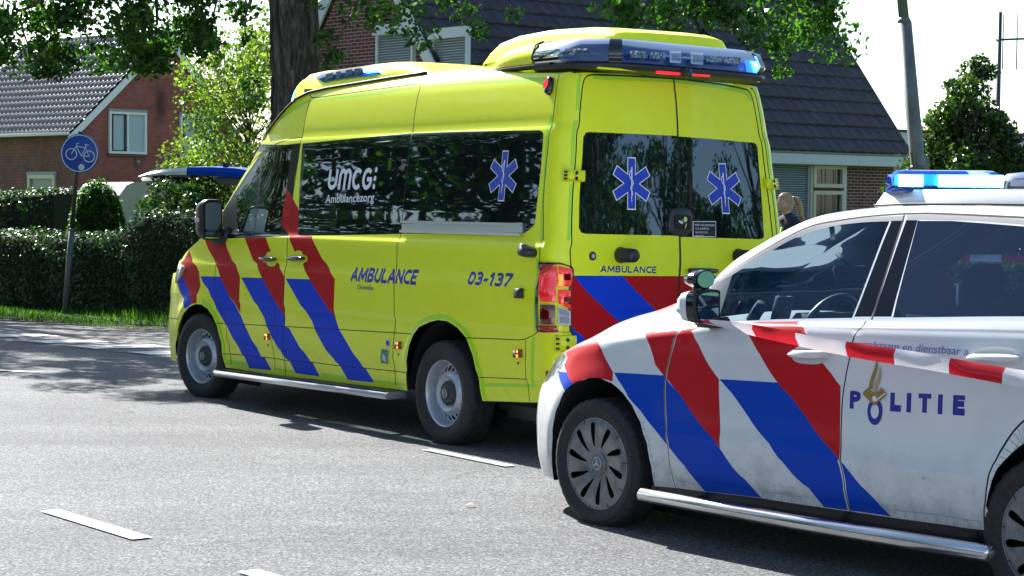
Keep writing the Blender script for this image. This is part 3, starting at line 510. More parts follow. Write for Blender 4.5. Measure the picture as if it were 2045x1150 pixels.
class Chart:
    def __init__(s, P, outline, cuts, layers, step=.05, sv=1., flip=1):
        """layers: (poly, part or None, material or None) ; later ones win"""
        s.P = P; s.sv = sv; s.flip = flip; V_ = []; E_ = []
        def ring(poly, closed=True):
            q = dens([(a, b*sv) for a, b in poly], step); b0 = len(V_); V_.extend(q); n = len(q)
            E_.extend((b0+i, b0+(i+1) % n) for i in range(n))
        ring(outline)
        for c in cuts: ring(c)
        for l in layers: ring(l[0])
        ol = [(a, b*sv) for a, b in outline]; o = np.array(ol)
        gx, gy = np.meshgrid(np.arange(o[:, 0].min()+step/2, o[:, 0].max(), step), np.arange(o[:, 1].min()+step/2, o[:, 1].max(), step))
        gx, gy = gx.ravel(), gy.ravel(); k = pip(gx, gy, ol); V_ += list(zip(gx[k], gy[k]))
        r = delaunay_2d_cdt([Vector((float(a), float(b))) for a, b in V_], E_, [], 0, 2e-5)
        s.v = np.array([(p.x, p.y/sv) for p in r[0]]); f = np.array([list(t) for t in r[2]])
        c = s.v[f].mean(1); X, Y = c[:, 0], c[:, 1]
        keep = pip(X, Y, outline)
        for q in cuts: keep &= ~pip(X, Y, q)
        s.f = f[keep]; X, Y = X[keep], Y[keep]
        s.part = np.array(['body']*len(X), dtype=object); s.mat = np.array([None]*len(X), dtype=object)
        for poly, pa, ma in layers:
            q = pip(X, Y, poly)
            if pa: s.part[q] = pa
            if ma: s.mat[q] = ma
    def build(s, part, default, name, parent, xf=None, off=0., label=None, mirror=False, sel=None, only=False):
        k = s.part == part
        if sel is not None: k &= sel(s.v[s.f].mean(1))
        f = s.f[k]; ids, inv = np.unique(f, return_inverse=True); f = inv.reshape(f.shape)
        A, Z = s.v[ids, 0], s.v[ids, 1]; p = s.P(A, Z); n = chart_normals(s.P, A, Z, flip=s.flip)
        p = p+n*off
        if mirror: p = p*np.array([1, -1, 1]); n = n*np.array([1, -1, 1]); f = f[:, ::-1]
        if xf is not None: p = xf(p)
        # wind faces with the outward normal
        fn = np.cross(p[f[:, 1]]-p[f[:, 0]], p[f[:, 2]]-p[f[:, 0]]); bad = (fn*n[f[:, 0]]).sum(1) < 0; f[bad] = f[bad][:, ::-1]
        me = bpy.data.meshes.new(name); me.from_pydata(p.tolist(), [], f.tolist()); ms = []
        mi = []
        for m in s.mat[k]:
            m = default if only else (m or default)
            if m not in ms: ms.append(m); me.materials.append(M[m])
            mi.append(ms.index(m))
        me.polygons.foreach_set('material_index', mi); me.polygons.foreach_set('use_smooth', [True]*len(f)); me.update()
        me.normals_split_custom_set_from_vertices(n.tolist())
        o = bpy.data.objects.new(name, me); COL.objects.link(o); o.parent = parent
        if label: o['label'] = label
        return o
def on_chart(P, poly, off, m, mb, h=0., flip=1, xf=None, step=.05, bevel=0.):
    """a flat patch (h=0) or a raised pad of height h lying on the panel"""
    poly = dens(poly, step); tri = tessellate_polygon([[Vector((p[0], p[1], 0)) for p in poly]]); A = np.array([p[0] for p in poly]); Z = np.array([p[1] for p in poly])
    n = chart_normals(P, A, Z, flip=flip); p = P(A, Z); N_ = len(poly)
    f = lambda q: xf(q) if xf else q
    if h <= 0:
        mb.add(f(p+n*off), [tuple(t) for t in tri], m); return
    ca, cz = A.mean(), Z.mean(); 
    if bevel > 0:
        A2, Z2 = ca+(A-ca)*(1-bevel), cz+(Z-cz)*(1-bevel); top = P(A2, Z2)+n*(off+h); mid = p+n*(off+h*.6)
        vs = list(f(p+n*off))+list(f(mid))+list(f(top))
        fs = [(i, (i+1) % N_, N_+(i+1) % N_, N_+i) for i in range(N_)]+[(N_+i, N_+(i+1) % N_, 2*N_+(i+1) % N_, 2*N_+i) for i in range(N_)]+[tuple(2*N_+i for i in t) for t in tri]
        mb.add(vs, fs, m, True); return
    vs = list(f(p+n*off))+list(f(p+n*(off+h)))
    mb.add(vs, [(i, (i+1) % N_, N_+(i+1) % N_, N_+i) for i in range(N_)]+[tuple(N_+i for i in t) for t in tri], m)
def glyphs(txt, shear=0., bold=0., space=1.):
    """letter outlines as (verts, faces) in units of cap height"""
    cu = bpy.data.curves.new('lettering', 'FONT'); cu.body = txt; cu.size = 1; cu.offset = bold; cu.shear = shear
    cu.space_character = space; cu.resolution_u = 3; cu.fill_mode = 'FRONT'; cu.dimensions = '2D'
    o = bpy.data.objects.new('lettering', cu); COL.objects.link(o); dg = bpy.context.evaluated_depsgraph_get()
    me = bpy.data.meshes.new_from_object(o.evaluated_get(dg)); v = np.array([(q.co.x, q.co.y) for q in me.vertices]); f = [list(p.vertices) for p in me.polygons]
    bpy.data.objects.remove(o); bpy.data.curves.remove(cu); bpy.data.meshes.remove(me)
    return v, f
GL = {'A': (.62, [[(0, 0), (.31, 1)], [(.62, 0), (.31, 1)], [(.11, .30), (.51, .30)]]), 'M': (.80, [[(0, 0), (.07, 1)], [(.80, 0), (.73, 1)], [(.07, 1), (.40, .18)], [(.73, 1), (.40, .18)]]),
      'B': (.52, [[(0, 0), (0, 1)], [(0, 1), (.28, 1), (.44, .93), (.46, .76), (.40, .60), (.24, .54), (0, .54)], [(0, .54), (.28, .54), (.48, .46), (.51, .27), (.46, .08), (.28, 0), (0, 0)]]),
      'U': (.56, [[(0, 1), (0, .30), (.05, .10), (.17, .01), (.28, 0), (.39, .01), (.51, .10), (.56, .30), (.56, 1)]]), 'L': (.44, [[(0, 1), (0, 0)], [(0, .0), (.44, .0)]]), 'N': (.58, [[(0, 0), (0, 1)], [(0, 1), (.58, 0)], [(.58, 0), (.58, 1)]]),
      'C': (.54, [[(.54, .94), (.40, 1), (.28, .99), (.12, .90), (.03, .72), (0, .5), (.03, .28), (.12, .10), (.28, .01), (.40, 0), (.54, .05)]]), 'E': (.44, [[(0, 0), (0, 1)], [(0, 1), (.44, 1)], [(0, .52), (.40, .52)], [(0, 0), (.44, 0)]]),
      '0': (.52, [[(.26, 1), (.10, .93), (.02, .72), (0, .5), (.02, .28), (.10, .07), (.26, 0), (.42, .07), (.50, .28), (.52, .5), (.50, .72), (.42, .93), (.26, 1)]]),
      '3': (.48, [[(.02, .93), (.18, 1), (.32, .98), (.43, .88), (.43, .70), (.34, .58), (.14, .54)], [(.14, .54), (.34, .50), (.47, .38), (.47, .18), (.36, .04), (.20, 0), (0, .06)]]), '-': (.28, [[(0, .40), (.28, .40)]]), '1': (.36, [[(.22, 0), (.22, 1)], [(.24, .98), (.02, .80)]]), '7': (.50, [[(0, 1), (.50, 1)], [(.50, 1), (.14, 0)]])}
def strokes_on(P, txt, a0, a1, zc, m, name, parent, th=.17, shear=.12, gap=.26, off=.0075):
    tot = sum(GL[c][0] for c in txt)+gap*(len(txt)-1); W_ = a1[0]-a0[0]; H_ = zc-a0[1]; x = 0; mb = MB(); e = 0; sx = W_/tot; t_ = th*H_
    for c in txt:
        w, ss = GL[c]
        for s in ss:
            s = smooth_line(s, 1) if len(s) > 3 else s; pts = [(a0[0]+(x+px)*sx+W_/abs(W_)*shear*py*H_, a0[1]+(a1[1]-a0[1])*(x+px)/tot+(py*(1-th)+th/2)*H_) for px, py in s]
            if len(pts) == 2:      # square the ends a little
                d = np.array(pts[1])-np.array(pts[0]); d = d/np.linalg.norm(d)*t_*.42; pts = [tuple(np.array(pts[0])-d), tuple(np.array(pts[1])+d)]
            e += 1; on_chart(P, strip(pts, t_), off+.00012*e, m, mb, step=.06)
        x += w+gap
    return mb.build(name, parent)
def stroke_layers(txt, a0, a1, zc, mt, part=None, th=.17, shear=.12, gap=.26, sv=1.):
    """the same letters as flush regions of a panel"""
    tot = sum(GL[c][0] for c in txt)+gap*(len(txt)-1); W_ = a1[0]-a0[0]; H_ = (zc-a0[1])*sv; x = 0; sx = W_/tot; t_ = th*H_; out = []
    for c in txt:
        w, ss = GL[c]
        for s in ss:
            s = smooth_line(s, 1) if len(s) > 3 else s; pts = [(a0[0]+(x+px)*sx+W_/abs(W_)*shear*py*H_, a0[1]*sv+(a1[1]-a0[1])*sv*(x+px)/tot+(py*(1-th)+th/2)*H_) for px, py in s]
            if len(s) == 2 or (abs(s[0][0]-s[-1][0])+abs(s[0][1]-s[-1][1])) > .05:
                d0 = np.array(pts[1])-np.array(pts[0]); d1 = np.array(pts[-1])-np.array(pts[-2]); d0 = d0/np.linalg.norm(d0)*t_*.42; d1 = d1/np.linalg.norm(d1)*t_*.42; pts[0] = tuple(np.array(pts[0])-d0); pts[-1] = tuple(np.array(pts[-1])+d1)
            else:
                pts = pts[:-1]; p = np.array(pts); t = np.roll(p, -1, 0)-np.roll(p, 1, 0); t /= np.linalg.norm(t, axis=1)[:, None]; n = np.stack([-t[:, 1], t[:, 0]], 1)*t_/2
                L_ = list(p+n); R_ = list(p-n); poly = L_+[L_[0]]+[R_[0]]+R_[::-1]; out.append(([(a, b/sv) for a, b in poly], part, mt)); continue
            out.append(([(a, b/sv) for a, b in strip(pts, t_)], part, mt))
        x += w+gap
    return out
GL['P'] = (.50, [[(0, 0), (0, 1)], [(0, 1), (.26, 1), (.44, .92), (.48, .74), (.44, .57), (.26, .48), (0, .48)]]); GL['I'] = (.0, [[(0, 0), (0, 1)]]); GL['T'] = (.50, [[(0, 1), (.50, 1)], [(.25, 0), (.25, 1)]])
def relax(line, it=2):
    p = [np.array(q, float) for q in dens(line, .08, closed=False)]
    for _ in range(it): p = [p[0]]+[(p[i-1]+2*p[i]+p[i+1])/4 for i in range(1, len(p)-1)]+[p[-1]]
    return [tuple(q) for q in p]
def text_on(P, txt, a0, a1, cap, m, name, parent, shear=0., bold=0., off=.006, flip=1, xf=None, space=1., ref=None):
    """baseline from chart point a0 to a1; cap = chart point at the top of the first letter"""
    v, f = glyphs(txt, shear, bold, space); caph = (v[:, 1].max() if ref is None else glyphs(ref, 0, bold)[0][:, 1].max())
    x0, x1 = v[:, 0].min(), v[:, 0].max(); a0, a1, cap = map(np.array, (a0, a1, cap)); e = a1-a0; up = np.array([0, cap[1]-a0[1]])
    u = (v[:, 0]-x0)/(x1-x0); t = v[:, 1]/caph; q = a0+u[:, None]*e+t[:, None]*up
    n = chart_normals(P, q[:, 0], q[:, 1], flip=flip); p = P(q[:, 0], q[:, 1])+n*off
    if xf: p = xf(p)
    mb = MB(); mb.add(p, f, m); o = mb.build(name, parent)
    return o
# ------------------------------------------------------------------ wheels
def disc_with_holes(mb, m, r0, r1, holes, yf, n=64, flip=False):
    """flat ring r0..r1 in XZ with holes cut out, lifted to y = yf(radius)"""
    V_ = []; E_ = []
    def ring(pts):
        b = len(V_); V_.extend(pts); E_.extend((b+i, b+(i+1) % len(pts)) for i in range(len(pts)))
    out = [(r1*math.cos(2*math.pi*i/n), r1*math.sin(2*math.pi*i/n)) for i in range(n)]; ring(out)
    inn = None
    if r0 > 0: inn = [(r0*math.cos(2*math.pi*i/n), r0*math.sin(2*math.pi*i/n)) for i in range(n)]; ring(inn)
    for h in holes: ring(h)
    k = int((r1-r0)/.02)+1
    for j in range(1, k):
        r = r0+(r1-r0)*j/k
        V_ += [(r*math.cos(2*math.pi*(i+.5*(j % 2))/n), r*math.sin(2*math.pi*(i+.5*(j % 2))/n)) for i in range(n)]
    r = delaunay_2d_cdt([Vector(p) for p in V_], E_, [], 0, 1e-5)
    v = np.array([(p.x, p.y) for p in r[0]]); f = np.array([list(t) for t in r[2]]); c = v[f].mean(1)
    keep = pip(c[:, 0], c[:, 1], out)
    if inn: keep &= ~pip(c[:, 0], c[:, 1], inn)
    for h in holes: keep &= ~pip(c[:, 0], c[:, 1], h)
    f = f[keep]; rad = np.hypot(v[:, 0], v[:, 1])
    vs = [(a, yf(q), b) for (a, b), q in zip(v, rad)]
    mb.add(vs, [tuple(t)[::-1] for t in f], m, True)
def tyre_mesh(R, rb, hw, zc):
    """returns a builder: tyre with shoulder blocks and tread grooves, flattened where it stands"""
    mb = MB(); n = 144
    prof = [(rb-.004, hw*.72, 0), (rb+.006, hw*.86, 0), (rb+.02, hw*.93, 0), ((rb+R)/2-.01, hw*1.04, 0), ((rb+R)/2-.004, hw*1.055, 0), ((rb+R)/2+.014, hw*1.04, 0), (R-.034, hw*1.0, 0), (R-.030, hw*.985, 0), (R-.016, hw*.93, .5), (R-.004, hw*.82, 1),
            (R, hw*.66, 1), (R, hw*.44, 1), (R-.008, hw*.42, 0), (R-.008, hw*.36, 0), (R, hw*.34, 1), (R, hw*.06, 0), (R-.008, hw*.04, 0)]
    prof = prof+[(r, -y, g) for r, y, g in prof[::-1]]
    vs = []; fs = []
    for (r, y, g) in prof:
        for k in range(n):
            q = 2*math.pi*k/n; rr = r-(.007*g if k % 4 == 0 else 0); z = rr*math.sin(q); x = rr*math.cos(q)
            yy = y
            if z < -zc: yy = y*(1+.06*min(1, (-zc-z)/.01)); z = -zc
            vs.append((x, yy, z))
    for i in range(len(prof)-1):
        for k in range(n): j = (k+1) % n; fs.append((i*n+k, i*n+n+k, i*n+n+j, i*n+j))
    mb.add(vs, fs, M['tyre'], True); return mb
def ell(cx, cz, a, b, n=12, rot=0):
    return [(cx+a*math.cos(q)*math.cos(rot)-b*math.sin(q)*math.sin(rot), cz+a*math.cos(q)*math.sin(rot)+b*math.sin(q)*math.cos(rot)) for q in [2*math.pi*i/n for i in range(n)]]
def steel_wheel(parent, x, y, zc, side, steer=0):
    e = empty('wheel', (x, y*side, zc), (0 if side > 0 else math.pi)+steer, parent)
    tyre_mesh(.352, .219, .108, zc).build('tyre', e, auto=40)
    mb = MB(); S = M['steel']
    mb.lathe([(.222, .082), (.2225, .09), (.219, .092), (.214, .088), (.210, .07), (.207, .040), (.203, .022), (.198, .012), (.194, -.05)][::-1], S, 64)
    mb.lathe([(.2235, .080), (.2245, .086)][::-1], S, 64)
    holes = [ell(.168*math.cos(q), .168*math.sin(q), .0205, .0165, 14, q) for q in [2*math.pi*(i+.5)/20 for i in range(20)]]
    def yf(r): return float(np.interp(r, [.08, .10, .116, .128, .138, .146, .185, .197], [.045, .05, .066, .068, .060, .036, .012, .016]))
    disc_with_holes(mb, S, .080, .197, holes, yf, 80)
    mb.build('rim', e, auto=50)
    mb = MB(); mb.lathe([(.19, -.03), (.0, -.03)], M['blackmatt'], 32); mb.build('dark_backing_disc', e)  # plain near-black disc, darkens the view through the rim holes
    mb = MB(); mb.lathe([(.083, .045), (.083, .058), (.078, .064), (.055, .068), (.04, .070), (.038, .078), (.034, .081), (.0001, .082)][::-1], M['hub'], 48)
    for i in range(12):
        q = 2*math.pi*i/12; mb.box((.060*math.cos(q), .0672, .060*math.sin(q)), (.032, .002, .003), M['blackmatt'], Matrix.Rotation(-q, 3, 'Y'))
    for p in ([(-.017, .022), (-.006, -.004), (.0, .009), (.006, -.004), (.017, .022)], [(-.024, .008), (-.012, -.022), (.0, .002), (.012, -.022), (.024, .008)]):
        mb.tube([(a, .083, b) for a, b in p], .0024, M['alu'], 5)
    mb.tube([(.029*math.cos(q), .0825, .029*math.sin(q)) for q in [2*math.pi*i/24 for i in range(25)]], .002, M['alu'], 5)
    mb.build('hub_cap', e, auto=50)
    return e
def cover_wheel(parent, x, y, zc, side, rot=0.1):
    e = empty('wheel', (x, y*side, zc), (0 if side > 0 else math.pi), parent)
    tyre_mesh(.324, .222, .100, zc).build('tyre', e, auto=40)
    mb = MB(); mb.lathe([(.234, .074), (.232, .084), (.226, .086), (.222, .078)][::-1], M['steel'], 64)
    mb.lathe([(.222, .03), (.0, .01)][::-1], M['blackmatt'], 32); mb.build('rim', e, auto=50)
    mb = MB(); holes = []
    for i in range(10):
        q = 2*math.pi*i/10+rot; h = []
        for s_, side_ in ((1, 1), (-1, -1)):
            rr = np.linspace(.085, .205, 9); rr = rr if side_ > 0 else rr[::-1]
            for r in rr:
                t = (r-.085)/.12; wd = .0035+.0135*math.sin(min(1, t*1.05)*math.pi*.5)*(1 if t < .86 else 1-(t-.86)*3.0)
                tw = .16*math.sin(t*1.6)-.05
                a = q+tw+side_*wd/r
                h.append((r*math.cos(a), r*math.sin(a)))
        holes.append(h)
    def yf(r): return float(np.interp(r, [0, .05, .07, .10, .15, .2, .225, .235], [.075, .075, .072, .083, .092, .094, .088, .078]))
    disc_with_holes(mb, M['cover'], 0, .235, holes, yf, 100)
    for i in range(10):   # fine recessed line in each blade's outer edge
        q = 2*math.pi*(i+.5)/10+rot+.10
        mb.tube([(r*math.cos(q), yf(r)-.001, r*math.sin(q)) for r in (.205, .215, .225, .232)], .0022, M['blackmatt'], 5)
    mb.build('wheel_cover', e, auto=35)
    mb = MB(); mb.lathe([(.060, .072), (.060, .080), (.054, .083), (.050, .079), (.044, .080), (.0001, .081)][::-1], M['cover'], 48)
    mb.lathe([(.043, .0805), (.041, .0845), (.039, .0805)][::-1], M['grey'], 40)
    for i in range(3):
        q = math.pi/2+2*math.pi*i/3; mb.add([(.031*math.cos(q), .084, .031*math.sin(q)), (.007*math.cos(q+1.05), .084, .007*math.sin(q+1.05)), (0, .088, 0), (.007*math.cos(q-1.05), .084, .007*math.sin(q-1.05))], [(0, 1, 2), (0, 2, 3)], M['alu'])
    mb.tube([(.031*math.cos(q), .083, .031*math.sin(q)) for q in [2*math.pi*i/24 for i in range(25)]], .0018, M['alu'], 5)
    mb.build('centre_cap', e, auto=40)
    return e
# ------------------------------------------------------------------ ambulance
def build_ambulance():
    D = VD; amb = empty('ambulance', (.3423, 13.494, 0), math.radians(124.837))
    tag(amb, 'yellow high-roof ambulance van with red and blue diagonal stripes standing on the road', 'ambulance')
    P = van_P
    nose = [(4.66, .26), (4.66, .86), (4.55, .93), (4.32, .985)]
    top = [p for p in D['top'] if p[0] > -1.30]+[(-1.35, 2.41), (-1.8, 2.42), (-2.2, 2.425), (-2.6, 2.42), (-3.05, 2.41)]
    bot = [(-3.05, .40), (-1.35, .40)]+D['bottomR'][::-1]+[(.0, .25)]+D['bottomM'][::-1]+[(3.6, .25), (4.2, .25)]
    out = nose+top+bot
    cuts = [D['archF'][2:]+[(3.17, .15), (4.10, .15), (4.10, .38)], D['archR'][1:]+[(-.49, .15), (.42, .15)]]
    cuts[0] = [(4.085, .40)]+cuts[0][:-1]
    fd = D['sFender'][:-1]+[(2.6, .405)]+D['sDoorRear'][4:][::-1][1:]+D['sDoorTop'][:-1]+[D['blackDoor'][1], D['blackDoor'][0]]
    sdr = D['sDoorRear']; ssr = D['sSlideRear']
    sd = sdr[:-1]+[(1.5, .40)]+ssr[:-1][::-1]+[D['sRoofDoor'][2]]
    ra = D['sDoorL']+[(-1.36, .45), (-2.165, .45)]+D['sDoorC'][::-1]
    rb = D['sDoorC']+[(-2.165, .45), (-2.95, .45)]+D['sDoorT'][::-1][:-2]
    L = [([(-1.35, .2), (-1.35, 2.6), (-3.2, 2.6), (-3.2, .2)], None, None),
         (fd, 'front_door', None), (sd, 'sliding_door', None), (ra, 'rear_door_near', None), (rb, 'rear_door_far', None)]
    for k in ('bottomlip',): L.append((D[k], None, 'yellow'))
    for k in ('red1', 'red2', 'red3', 'red4'): L.append((D[k], None, 'red'))
    for k in ('blue1', 'blue2a', 'blue3', 'blue4'): L.append((D[k], None, 'blue'))
    # rear chevrons
    zt = 1.160
    def rbd(x0, w=.37, z0=.45): dz = zt-z0; return [(x0, zt), (x0-w, zt), (x0-w-dz*.83, z0), (x0-dz*.83, z0)]
    L.append(([(-1.358, zt), (-3.06, zt), (-3.06, .62), (-1.358, .62)], None, 'red'))
    b1 = D['rearblue']; sl = (b1[0][0]-b1[3][0])/(b1[0][1]-b1[3][1]); w1 = b1[0][0]-b1[1][0]
    for s in (-.60, 0, 1.02):
        x0 = b1[0][0]-s; z0 = .62; q = [(x0, zt), (x0-w1, zt), (x0-w1-(zt-z0)*sl, z0), (x0-(zt-z0)*sl, z0)]
        q = [(min(-1.3585, max(-3.059, a)), b) for a, b in q]
        if s == -.60:
            q = [(-1.3585, D['rearblue2'][0][1]), (D['rearblue2'][1][0]-.16, z0), (-1.3585, z0)]
        L.append((q, None, 'blue'))
    # reflective tape
    for k in ('tapeTop', 'tapeTopA', 'tapeTop2', 'tapeCorner', 'tapeCornerL', 'tapeCL2', 'tapeBot', 'tapeSill1', 'tapeSill2', 'tapeSill3', 'tapeSill4', 'tapeDoorTop', 'tapeDoorTop2', 'tapeDoor', 'tapeDoor2', 'tapeDoor3'):
        L.append((D[k], None, 'tape'))
    def arc(wx, r0, r1, t0, t1, n=26): 
        q = [math.radians(t0+(t1-t0)*i/n) for i in range(n+1)]
        return [(wx+r0*math.cos(a), .36+r0*math.sin(a)*1.04) for a in q]+[(wx+r1*math.cos(a), .36+r1*math.sin(a)*1.04) for a in q[::-1]]
    aR = D['archR']; cx = sum(p[0] for p in aR[3:12])/9
    def off_arch(line, c, d): return [(p[0]+d*(p[0]-c[0])/math.hypot(p[0]-c[0], p[1]-c[1]), p[1]+d*(p[1]-c[1])/math.hypot(p[0]-c[0], p[1]-c[1])) for p in line]
    li = off_arch(D['archR'][2:], (-.03, .36), .008); lo = off_arch(D['archR'][2:], (-.03, .36), .042); L.append((li+lo[::-1], None, 'tape'))
    li = off_arch(D['archF'][7:14], (3.62, .33), .008); lo = off_arch(D['archF'][7:14], (3.62, .33), .045); L.append((li+lo[::-1], None, 'tape'))
    for k in (D['handle1pad'], D['handle2pad']): L.append((smooth_line(k+[k[0]], 2)[:-1], None, 'yellow'))
    for zc_ in (.445, .52, .79, .83, 1.09, 1.12, 1.17, 1.325, 1.347, 1.37, 2.055, 2.078): L.append(([(-1.08, zc_-.001), (4.2, zc_-.001), (4.2, zc_+.001), (-1.08, zc_+.001)], None, None))
    # glass areas and black frames
    L.append((D['blackDoor'], None, 'doorframe'))
    pill = [(D['blackDoor'][7][0]-.01, D['blackDoor'][7][1])]+[D['glass2'][0], D['glass2'][10], D['glass2'][9], D['glass2'][7]]
    L.append((D['redp'], None, 'red'))
    L += [(D['glassDoor'], 'door_glass', 'cabglass'), (D['glass2'], 'slide_glass', 'tint'), (D['glass3'], 'rear_side_glass', 'tint')]
    gd = D['glassDoor']; dvx = gd[11][0]*.62+gd[10][0]*.38; L.append((strip([gd[3], (dvx, gd[11][1])], .030), 'front_door', 'doorframe'))
    # red corner at the pillar and black strip left of sliding glass
    g2 = D['glass2']
    L.append(([g2[0], (g2[0][0]-.05, g2[0][1]), (g2[9][0]-.022, g2[9][1]+.02), g2[9]], 'sliding_door', 'blackgloss'))
    L.append((D['red4'][:4]+[D['red4'][-1], D['red4'][-2], D['red4'][-3]], 'sliding_door', 'red'))
    L += [(D['glassL'], 'glass_near', 'tint'), (D['glassR'], 'glass_far', 'tint')]
    # lettering, flush with the paint
    for tx, k_ in (('AMBULANCE', 'T_amb'), ('03-137', 'T_num'), ('AMBULANCE', 'T_arear')):
        q0, q1, cp = D[k_]; L += stroke_layers(tx, q0, q1, cp[1], 'bluetxt', th=.235 if k_ != 'T_arear' else .22, shear=.12 if k_ == 'T_arear' else .05)
    a0, a1, cp = D['T_umcg']; W_ = a1[0]-a0[0]; H_ = cp[1]-a0[1]; th = .031
    def Q(i, u, v): return (a0[0]+(W_/4.45)*(i+u*.86)-v*.012, a0[1]+v*H_)
    def arcp(i, cu, cv, ru, rv, t0, t1, n=14): return [Q(i, cu+ru*math.cos(math.radians(t0+(t1-t0)*k/n)), cv+rv*math.sin(math.radians(t0+(t1-t0)*k/n))) for k in range(n+1)]
    for ln in ([Q(0, .10, 1)]+arcp(0, .5, .38, .40, .32, 180, 360)+[Q(0, .90, 1)], [Q(1.08, .06, -.02), Q(1.08, .06, .62)]+arcp(1.08, .34, .66, .28, .28, 180, 0)[1:]+[Q(1.08, .62, -.02)], [Q(1.08, .62, .60)]+arcp(1.08, .90, .66, .28, .28, 180, 0)[1:]+[Q(1.08, 1.18, -.02)],
               arcp(2.36, .5, .5, .42, .45, 48, 312, 20), arcp(3.30, .5, .5, .42, .45, 48, 345, 22)+[Q(3.30, .92, .48), Q(3.30, .50, .48)]):
        for p0, p1 in zip(ln[:-1], ln[1:]):
            d = np.array(p1)-np.array(p0); nd = np.linalg.norm(d)
            if nd > 1e-4: d = d/nd*.004; L.append((strip([tuple(np.array(p0)-d), tuple(np.array(p1)+d)], th), None, 'whitetxt'))
    for v in (.10, .52, .96): c = Q(4.34, .10, v); L.append((ell(c[0], c[1], .017, .019, 14), None, 'whitetxt'))
    # seams
    sv = {'sFender': .008, 'sDoorRear': .010, 'sFlap': .007, 'sDoorTop': .008, 'sRoofDoor': .008, 'sSlideRear': .009, 'sHorF': .006, 'sHorM': .006, 'sSill': .006, 'sHorR': .006,
          'sRearLow': .006, 'sRearSill': .005, 'sCorner': .008, 'sDoorL': .011, 'sDoorC': .016}
    for k, wd in sv.items(): L.append((strip(relax(D[k], 3 if k in ('sFender', 'sSlideRear', 'sHorM', 'sDoorRear') else 1), wd), None, 'seam'))
    dt = [p for p in D['sDoorT'] if p[0] > -3.03][:-3]+[(-3.035, 2.30), (-3.035, .5)]
    L.append((strip([(max(a, -3.04), b) for a, b in smooth_line(dt, 1)], .011), None, 'seam'))
    L.append((strip([(g2[0][0]+.012, g2[0][1]), (g2[9][0]+.01, g2[9][1]-.0)], .008), None, 'tape'))
    ch = Chart(P, out, cuts, L, step=.05)
    Pm = lambda a, z: van_P(a, z, -1)
    body = ch.build('body', 'yellow', 'body', amb)
    fdo = ch.build('front_door', 'yellow', 'front_door', amb); sdo = ch.build('sliding_door', 'yellow', 'sliding_door', amb)
    ch.build('door_glass', 'cabglass', 'window', fdo); gl2 = ch.build('slide_glass', 'tint', 'window', sdo)
    gl3 = ch.build('rear_side_glass', 'tint', 'side_window', amb)
    rda = ch.build('rear_door_near', 'yellow', 'rear_door', amb); rdb = ch.build('rear_door_far', 'yellow', 'rear_door', amb)
    ch.build('glass_near', 'tint', 'window', rda); ch.build('glass_far', 'tint', 'window', rdb)
    # the other flank: same panels mirrored
    for pa, nm, dm in (('body', 'body', 'yellow'), ('front_door', 'front_door', 'yellow'), ('sliding_door', 'sliding_door', 'yellow'), ('rear_door_near', 'body', 'yellow')):
        c0 = ch.P; ch.P = Pm; ch.flip = -1
        o = ch.build(pa, dm, nm, amb, sel=lambda c: c[:, 0] > -1.3501)
        if pa == 'front_door': ch.build('door_glass', 'cabglass', 'window', o)
        if pa == 'sliding_door': ch.build('slide_glass', 'tint', 'window', o)
        ch.P = c0; ch.flip = 1
    ch.P = Pm; ch.flip = -1; ch.build('rear_side_glass', 'tint', 'side_window', amb); ch.P = P; ch.flip = 1
    # roof, windscreen, bonnet and front : swept across from flank to flank
    edge = [(4.66, .26), (4.66, .5), (4.66, .86), (4.55, .93), (4.32, .985)]+[p for p in D['top'] if p[0] > -1.11]
    edge = dens(edge, .09, closed=False); rows = []; mats = []
    for a, z in edge:
        b = P(np.array([a]), np.array([z]))[0]; bp = P(np.array([a]), np.array([z]), -1)[0]
        h = float(np.interp(z, [.3, .9, 1.0, 1.3, 1.9, 2.4, 2.5], [0, .02, .05, .03, .03, .075, .07])); bu = float(np.interp(a, [2.0, 2.6, 3.1, 3.6, 4.1, 4.3, 4.5, 4.66], [0, .10, .20, .26, .30, .22, .1, .03]))
        row = []
        for i in range(25):
            s = math.cos(math.pi*i/24); y = b[1]*s; u = 1-abs(s)**2.6; row.append((b[0]+bu*(1-s*s), y, (b[2]+(bp[2]-b[2])*(1-s)/2)+h*u))
        rows.append(row)
    roof = MB(); wsc = MB(); fr = MB()
    ks = [i for i, (a, z) in enumerate(edge) if z > 1.28][0]; ke = [i for i, (a, z) in enumerate(edge) if z > 2.14][0]
    roof.grid(rows[ke:], M['yellow']); fr.grid(rows[:ks+1], M['yellow'])
    for c0, c1, mm in ((0, 2, 'yellow'), (22, 25, 'yellow')): fr.grid([r[c0:c1+1] for r in rows[ks:ke+1]], M['yellow'])
    wsc.grid([r[2:23] for r in rows[ks:ke+1]], M['cabglass'])
    roof.build('roof', amb); fr.build('bonnet', amb); wsc.build('windscreen', amb)
    cap = MB(); last = rows[-1]; n = len(last); a_ = []
    for i in range(n):
        s = math.cos(math.pi*i/24); a_.append(P(np.array([-1.35-.85*(1-s)]), np.array([2.405]))[0])
    cap.grid([last, [tuple((np.array(p)*.5+q*.5)+np.array([0, 0, .012])) for p, q in zip(last, a_)], a_], M['yellow']); cap.build('roof_rear', amb)
    # lower front grille, rear bumper, floor, wheel housings
    mb = MB(); mb.box((1.6, 0, .36), (5.6, 1.70, .10), M['blackmatt']); mb.box((4.66, 0, .62), (.03, .8, .22), M['black']); mb.box((4.665, 0, .36), (.03, .9, .12), M['black'])
